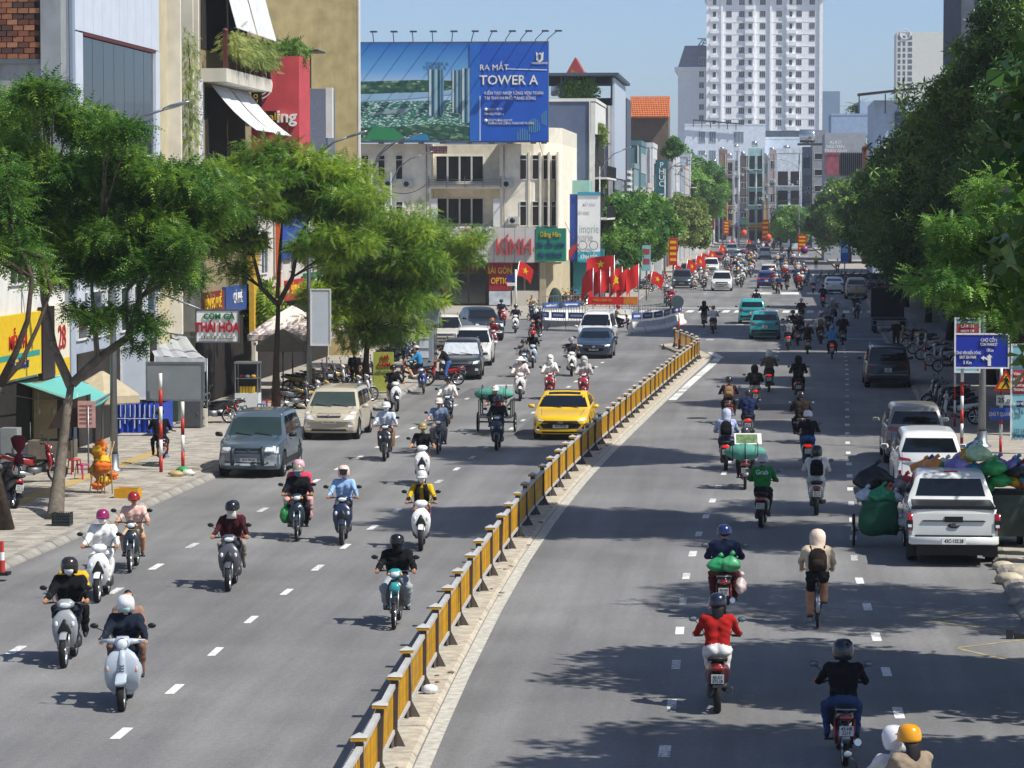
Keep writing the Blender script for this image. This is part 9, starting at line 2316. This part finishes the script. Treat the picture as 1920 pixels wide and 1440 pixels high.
sg=panel('health_banner','tall cyan health banner at the right edge',1897,1952,648,822,Yw-.5,CY,.06,'banner',frame=FRAME)
Yb_=Yw-.5
def pb(px0,px1,py0,py1,m,nm='print_box'):
 a,b=pp(px0,py1,Yb_-.01),pp(px1,py0,Yb_-.01);q=MB();q.box((a.x-sg.location.x,-.012,a.z-sg.location.z),(b.x-sg.location.x,-.002,b.z-sg.location.z));return ob(nm,q,m,sg)
pb(1899,1950,694,739,RB);pb(1906,1950,752,763,NV)
for t_,py,hp,m in (('TIÊM VẮC XIN',670,6,NV),('LONG CHÂU',683,8,NV),('Viêm',701,6,WHT),('NÃO MÔ CẦU',712,7,WHT),('GIẢM NGUY CƠ',723,5,WHT),('TRONG 1 NĂM',731,5,WHT),('BẢO VỆ',757,5,WHT),('1.36',773,10,NV),('125 Lê Duẩn',808,7,NV),('(Ngay ngã tư)',817,5,NV)):
 p=pp(1900,py,Yb_-.04);text(t_,hp*Yb_/FPX*1.38,m,sg,p-Vector(sg.location),align='LEFT',bold=.003,sx=.8)
sg=panel('health_banner','cyan and red health banner behind the direction sign',1792,1836,598,696,gp(1841,838,.12).y-.3,CY,.05,'banner',frame=FRAME);Yb2=sg.location.y
a,b=pp(1794,632,Yb2),pp(1834,606,Yb2);q=MB();q.box((a.x-sg.location.x,-.012,a.z-sg.location.z),(b.x-sg.location.x,-.002,b.z-sg.location.z));ob('print_box',q,RB,sg);ptext(sg,'GIẢM 90%',1814,612,5.5,WHT,Yb2,sx=.75);ptext(sg,'NGUY CƠ',1814,621,5,WHT,Yb2,sx=.8)
ns=empty('no_parking_sign',(xat(1508,322),322,.12),0,'round blue and red no parking sign near the far right kerb','road sign');zc_=zat(468,322)-.12
q=MB();q.tube([(0,.05,0),(0,.05,zc_+.5)],.05,8);ob('post',q,GALV,ns);q=MB();q.lathe([(.001,-.02),(.42,-.02),(.42,.02)],24,0,'y',(0,0,zc_));ob('red_disc',q,mat('#a82a2a',rough=.4,name='disc_red'),ns);q=MB();q.lathe([(.001,-.03),(.33,-.03),(.33,.0)],24,0,'y',(0,0,zc_));ob('blue_disc',q,mat('#2a3f8c',rough=.4,name='disc_blue'),ns);q=MB();q.bar((-.22,-.035,zc_+.22),(.22,-.035,zc_-.22),.01,.08);ob('slash',q,mat('#a82a2a',rough=.4,name='disc_red'),ns);q=MB();q.box((-.4,-.02,zc_-.75),(.4,0,zc_-.55));ob('white_plate',q,FRAME,ns)
# wheelie bins
def bin_(label,x,y,z,rz=0.0,col='#24402f'):
 o=empty('wheelie_bin',(x,y,z),rz,label,'bin','green wheelie bins');m=mat(col,rough=.55,var=.15,scale=5,name='bin_plastic')
 q=MB();q.loft([((0,0,.1),'z',.24,.25,6),((0,0,.95),'z',.3,.33,6)],16);ob('body',q,m,o);q=MB();q.loft([((0,0,.95),'z',.33,.36,6),((0,0,1.0),'z',.33,.36,6)],16);ob('rim',q,m,o)
 for s_ in (-1,1): q=MB();q.lathe([(.001,-.03),(.1,-.03),(.1,.03),(.001,.03)],14,0,'x',(s_*.24,.25,.1));ob('wheel',q,RUBBER,o)
 q=MB();q.tube([(-.25,.36,.9),(-.25,.42,.95),(.25,.42,.95),(.25,.36,.9)],.018,6);ob('handle',q,m,o)
 return o
tx_,ty_=rw_.location.x,rw_.location.y
BN=[(5.75,63.6,.12,'nearest green bin right of the white pickup'),(6.5,63.9,.12,'green bin at the right edge beside the nearest one'),(5.9,65.0,.12,'green bin behind the nearest one'),(6.8,65.2,.12,'fourth green bin behind the pickup cab'),(6.1,66.4,.12,'fifth green bin under the black bags')]
for x,y,z,lb in BN: bin_(lb,x,y,z,rnd.uniform(-.2,.2))
BC=[('#d8d8d2','white'),('#1f8f4a','green'),('#2f8fb0','turquoise'),('#c43a2e','red'),('#d9a91e','yellow'),('#1a1b1e','black'),('#7a6fb0','violet'),('#d98a3a','orange'),('#2a4f86','blue'),('#a9c9a0','pale green')]
bgr=random.Random(8);k_=0
where=[('heap behind the pickup',5.3,65.6,1.3),('heap behind the pickup',5.0,67.0,1.2)]
spots=[]
for i in range(54):
 t=i/54;x=3.45+2.3*bgr.random();y=66.3+bgr.random()*1.6;z=1.38+.85*bgr.random()**.9*(1-abs(x-4.6)/2.0)
 spots.append((x,y,z))
base_=empty('rubbish_cart',(4.6,67.2,0),0,'steel rubbish cart buried under coloured bags','cart');q=MB();q.box((-1.15,-.75,.35),(1.15,.9,1.25));ob('body',q,mat('#3f4a44',rough=.7,var=.2,name='cart_green'),base_)
for s_ in (-1.0,1.0): q=MB();q.lathe([(.001,-.05),(.3,-.05),(.3,.05),(.001,.05)],16,0,'x',(s_,.0,.3));ob('wheel',q,RUBBER,base_)
ORD=['first','second','third','fourth','fifth','sixth']
cnt={}
for x,y,z in spots:
 c,n=BC[k_ % len(BC)];cnt[n]=cnt.get(n,0)+1;k_ += 1
 bag((x,y,z),(bgr.uniform(.15,.27),bgr.uniform(.15,.24),bgr.uniform(.12,.2)),c,ORD[cnt[n]-1]+' '+n+' rubbish bag in the heap behind the white pickup','rubbish_bag','bag',30+k_,'rubbish bags in the heap')
for i,(x,y,z,r_) in enumerate([(6.2,66.8,1.6,.45),(6.9,66.9,1.65,.45),(7.4,66.0,1.5,.4)]): bag((x,y,z),(r_,r_*.9,r_*.8),'#141518',('left','middle','right')[i]+' large black sack on the bins at the right edge','rubbish_sack','bag',80+i,'black sacks')
bag((6.6,66.7,2.1),(.33,.25,.17),'#c9d2cf','translucent white bag on top of the black sacks','rubbish_bag','bag',91)
# hand cart with green sack left of the pickup
g_=gp(1650,1030);hc=empty('hand_cart',(g_.x,g_.y+.5,0),0,'rubbish hand cart with green tarp sack left of the pickup','cart')
GT=mat('#1c5a40',rough=.75,var=.2,scale=4,bump=.6,bscale=6,name='green_sack')
q=MB();q.loft([((0,0,.3),'z',.42,.3,3),((0,-.05,.45),'z',.5,.36,3),((0,-.02,.7),'z',.52,.38,2.8),((0,0,.95),'z',.46,.36,3),((0,0,1.08),'z',.47,.37,4)],20)
q.v=[(v[0]*.88*(1+.06*math.sin(14*v[0]+6*v[2])),v[1]*(1+.1*math.sin(17*v[0]+3*v[2])),v[2]*.95+.03*math.sin(9*v[0])) for v in q.v];ob('sack',q,GT,hc)
for s_ in (-1,1): w_=bike_wheel('wheel',hc,.15,.36,.06,6,'#c9cbcd',True);w_.location.x=s_*.56
q=MB()
for s_ in (-1,1): q.tube([(s_*.48,-.3,1.0),(s_*.48,.5,1.05),(s_*.4,1.2,1.0)],.02,6)
q.tube([(-.56,.15,.36),(.56,.15,.36)],.025,6);ob('frame',q,metalm('#a9adb0',.4),hc)
for i,(dx,dy,dz,r_,c,n) in enumerate([(-.3,0,1.12,.2,'#b9c4cf','pale blue'),(.05,-.05,1.12,.26,'#2f8f62','bright green'),(.2,.25,1.15,.2,'#b5623a','rusty orange'),(.32,-.05,1.1,.16,'#c9ccd0','white'),(-.1,.7,1.4,.38,'#15161a','huge black'),(.42,.55,1.3,.2,'#8d8a86','grey'),(.5,-.1,.55,.16,'#c9cac8','torn white'),(.6,.8,1.35,.2,'#c23a3e','red')]):
 bag((hc.location.x+dx,hc.location.y+dy,dz),(r_*1.1,r_,r_*.85),c,n+' bag on the hand cart left of the pickup','rubbish_bag','bag',60+i,'bags on the hand cart')
# woman with conical hat
person('stand','fit',(4.05,69.3,0),.3,'person with conical straw hat behind the rubbish heap','people on the pavements','#b09a98','#2a2d33',wear=[('conical_hat','#b9a274')])
# parked flatbed in the right shade
g_=gp(1652,625);fb=empty('flatbed_truck',(g_.x+.5,g_.y+2,0),0,'dark flatbed trailer parked in the shade of the right trees','truck');DKM=mat('#24282a',rough=.6,var=.2,name='dark_steel')
q=MB();q.box((-1.0,-2.2,.75),(1.0,2.2,.85));ob('bed',q,DKM,fb)
for i in range(8): q=MB();q.box((-1.0+.25*i+.01,-2.2,.85),(-1.0+.25*(i+1)-.01,2.2,.88));ob('plank',q,mat('#4a4540',rough=.9,var=.2,name='plank'),fb)
for s_ in (-1,1):
 for y_ in (-1.3,1.3): add_wheel(fb,s_*.85,y_,.36,.2)
q=MB();q.box((-1.05,-2.3,.45),(1.05,-2.2,.52));q.box((-1.05,-2.3,.75),(1.05,-2.2,.8));
for x_ in (-1.0,-.4,.4,1.0): q.box((x_-.03,-2.28,.45),(x_+.03,-2.22,.8))
ob('rear_guard',q,metalm('#8a8e90',.5),fb)
q=MB();q.box((-1.0,1.2,.88),(1.0,2.2,2.6));ob('headboard',q,DKM,fb)
# rocks at the right kerb
for i,(px,py,r_) in enumerate([(1893,1095,.22),(1912,1112,.2),(1880,1068,.17),(1906,1135,.13),(1917,1085,.25)]):
 g_=gp(px,py);q=MB();q.ell((0,0,0),(r_*1.3,r_,r_*.7),9,6);q.v=[(v[0]*(1+.15*math.sin(17*v[1]+i)),v[1]*(1+.15*math.sin(13*v[2]+2*i)),v[2]) for v in q.v]
 tag(ob('kerb_rock',q,mat('#b3a893',rough=.95,var=.25,scale=6,bump=.6,name='rock'),None,(g_.x,g_.y,r_*.4)),('largest','front right','back left','smallest','right edge')[i]+' pale rubble stone at the right kerb','stone','rubble at the right kerb')
g_=gp(1893,1198);o=empty('black_box',(g_.x,g_.y,0),.2,'small black battery boxes standing on the right road edge','box')
for dx,h_ in ((0,.16),(.14,.1),(.24,.08)): q=MB();q.box((dx-.05,-.05,0),(dx+.05,.05,h_));ob('box',q,plastic('#1d1f22'),o)
# ------------------------------------------------------------------ plants on the buildings, cables
def plant(label,clumps,kind,size,m,base,name='potted_plants',stems=True,droop=.25):
 o=empty(name,base,0,label,'plant');foliage('leaves',clumps,kind,size,m,o,1.0,False,origin=base,droop=droop)
 q=MB();B=Vector(base)
 for c,r_,n in clumps: q.tube([Vector((c[0],c[1],c[2]-r_[2]))-B,Vector(c)-B],.02,5)
 ob('stems',q,BARK,o);return o
cl_=[((XF+1.05,113+i*.75,13.65-.1*(i % 3)),(.45,.5,.5),190) for i in range(13)]
plant('bushy trailing plants along the balcony railing',cl_,'feather',.3,LF_Y,(XF+.9,118,12.7),droop=.7)
cl_=[((XF+.5,ywall(322,XF)+.2*(i % 3-1),13.4-.6*i),(.3,.45,.55),120) for i in range(9)]
plant('long trailing plants hanging down the beige fin house',cl_,'feather',.24,LF_Y,(XF+.4,108.2,8),droop=1.2)
plant('palm like plants on top of the red cafe',[(tuple(pp(500+i*14,96,126)),(.5,.5,.45),90) for i in range(5)],'feather',.5,LF_G,tuple(pp(530,104,126)))
plant('leafy climber on the roof terrace of the far house',[(tuple(pp(1082+dx,165+dy,263)),(1.2,1.0,1.1),160) for dx,dy in ((-12,6),(0,0),(8,10),(-4,14),(10,-2))],'tuft',.35,LF_G,tuple(pp(1085,185,263)))
plant('plants on the balconies of the blue grey box house',[(tuple(pp(1122,y_,250)),(.7,.7,.6),110) for y_ in (245,262,345)],'tuft',.3,LF_Y,tuple(pp(1122,275,250)))
plant('climbing plants on the pharmacy house',[(tuple(pp(x_,y_,372)),(.9,.8,.8),110) for x_,y_ in ((1262,268),(1270,278),(1258,285))],'tuft',.45,LF_G,tuple(pp(1258,270,372)))
plant('bright yellow green palm fronds behind the slender tree',[(tuple(pp(x_,y_,122)),(.5,.5,.7),70) for x_,y_ in ((475,560),(490,580),(470,590),(485,550))],'feather',.8,LF_B,tuple(pp(480,640,122)),droop=.9)
plant('dark creeper over the cafe terrace',[(tuple(pp(x_,y_,123.8)),(.8,.6,.5),160) for x_,y_ in ((420,545),(445,550),(400,560),(465,545))],'tuft',.3,LF_D,tuple(pp(430,580,123.8)))
pr=empty('palm_tree',pp(1606,222,484),0,'small drooping palm on the roof of the sky blue house','tree');B=Vector(pr.location);foliage('fronds',[(tuple(pp(1606,198,484)),(.9,.9,.6),60)],'feather',1.7,LF_D,pr,1,True,origin=B,droop=.6);q=MB();q.tube([(0,0,-.5),tuple(pp(1606,198,484)-B)],.25,6);ob('trunk',q,BARK,pr)
def cable(label,a,b,sag,n=14,r=.018):
 o=empty('overhead_cable',a,0,label,'cable','overhead cables');A=Vector(a);q=MB();q.tube([Vector(a).lerp(Vector(b),i/n)-A-Vector((0,0,sag*4*(i/n)*(1-i/n))) for i in range(n+1)],r,5);ob('wire',q,BLACKP,o)
cable('cable from the corner house to the advert board',pp(1010,262,224),pp(1086,470,236),.8);cable('cable sagging along the far left houses',pp(1120,300,245),pp(1275,380,480),1.5,r=.03)
cable('cable across the end of the street',pp(1300,360,520),pp(1540,350,520),1.0,r=.04);cable('second cable across the end of the street',pp(1300,385,560),pp(1540,372,540),1.4,r=.04);cable('cable over the left pavement shops',pp(0,735,80),pp(150,742,92),.15)
up_=empty('utility_pole',(xat(1262,390),390,0),0,'concrete utility pole in the far left row','pole');q=MB();q.tube([(0,0,0),(0,0,14)],[.25,.15],8);ob('pole',q,GCON,up_);q=MB();q.box((-1.2,-.08,12.6),(1.2,.08,12.8));q.box((-1,-.08,11.6),(1,.08,11.75));ob('crossarm',q,GALV,up_)
for i,(x0_,y0_,Y0,x1_,y1_,Y1_) in enumerate([(1280,330,420,1355,350,640),(1284,345,420,1385,372,640),(1540,330,430,1470,352,560),(1560,345,400,1420,380,600),(1130,330,262,1262,372,390),(1262,372,390,1330,392,640),(1262,360,390,1500,372,560),(690,330,190,800,345,224)]):
 cable(('first','second','third','fourth','fifth','sixth','seventh','eighth')[i]+' thin dark cable strung between the far houses',pp(x0_,y0_,Y0),pp(x1_,y1_,Y1_),.9,r=.03)
# ------------------------------------------------------------------ haze: the bright humid air of the street
hz=MB();hz.box((-3600,-120,-1.2),(3600,6100,76))
hm=bpy.data.materials.new('haze_air');hm.use_nodes=True;hn=hm.node_tree;hn.nodes.clear()
ho=hn.nodes.new('ShaderNodeOutputMaterial');hv=hn.nodes.new('ShaderNodeVolumePrincipled');hv.inputs['Color'].default_value=(.86,.91,1.0,1);hv.inputs['Density'].default_value=0.00022;hv.inputs['Anisotropy'].default_value=0.2
hn.links.new(hv.outputs[0],ho.inputs['Volume'])
o=ob('haze',hz,hm);o['kind']='stuff'
# the first of each motorbike kind only served as a pattern for the copies
for k in BIKES.values():
 for ch in list(k.children):
  for g in list(ch.children): bpy.data.objects.remove(g)
  bpy.data.objects.remove(ch)
 bpy.data.objects.remove(k)
bpy.context.view_layer.update()
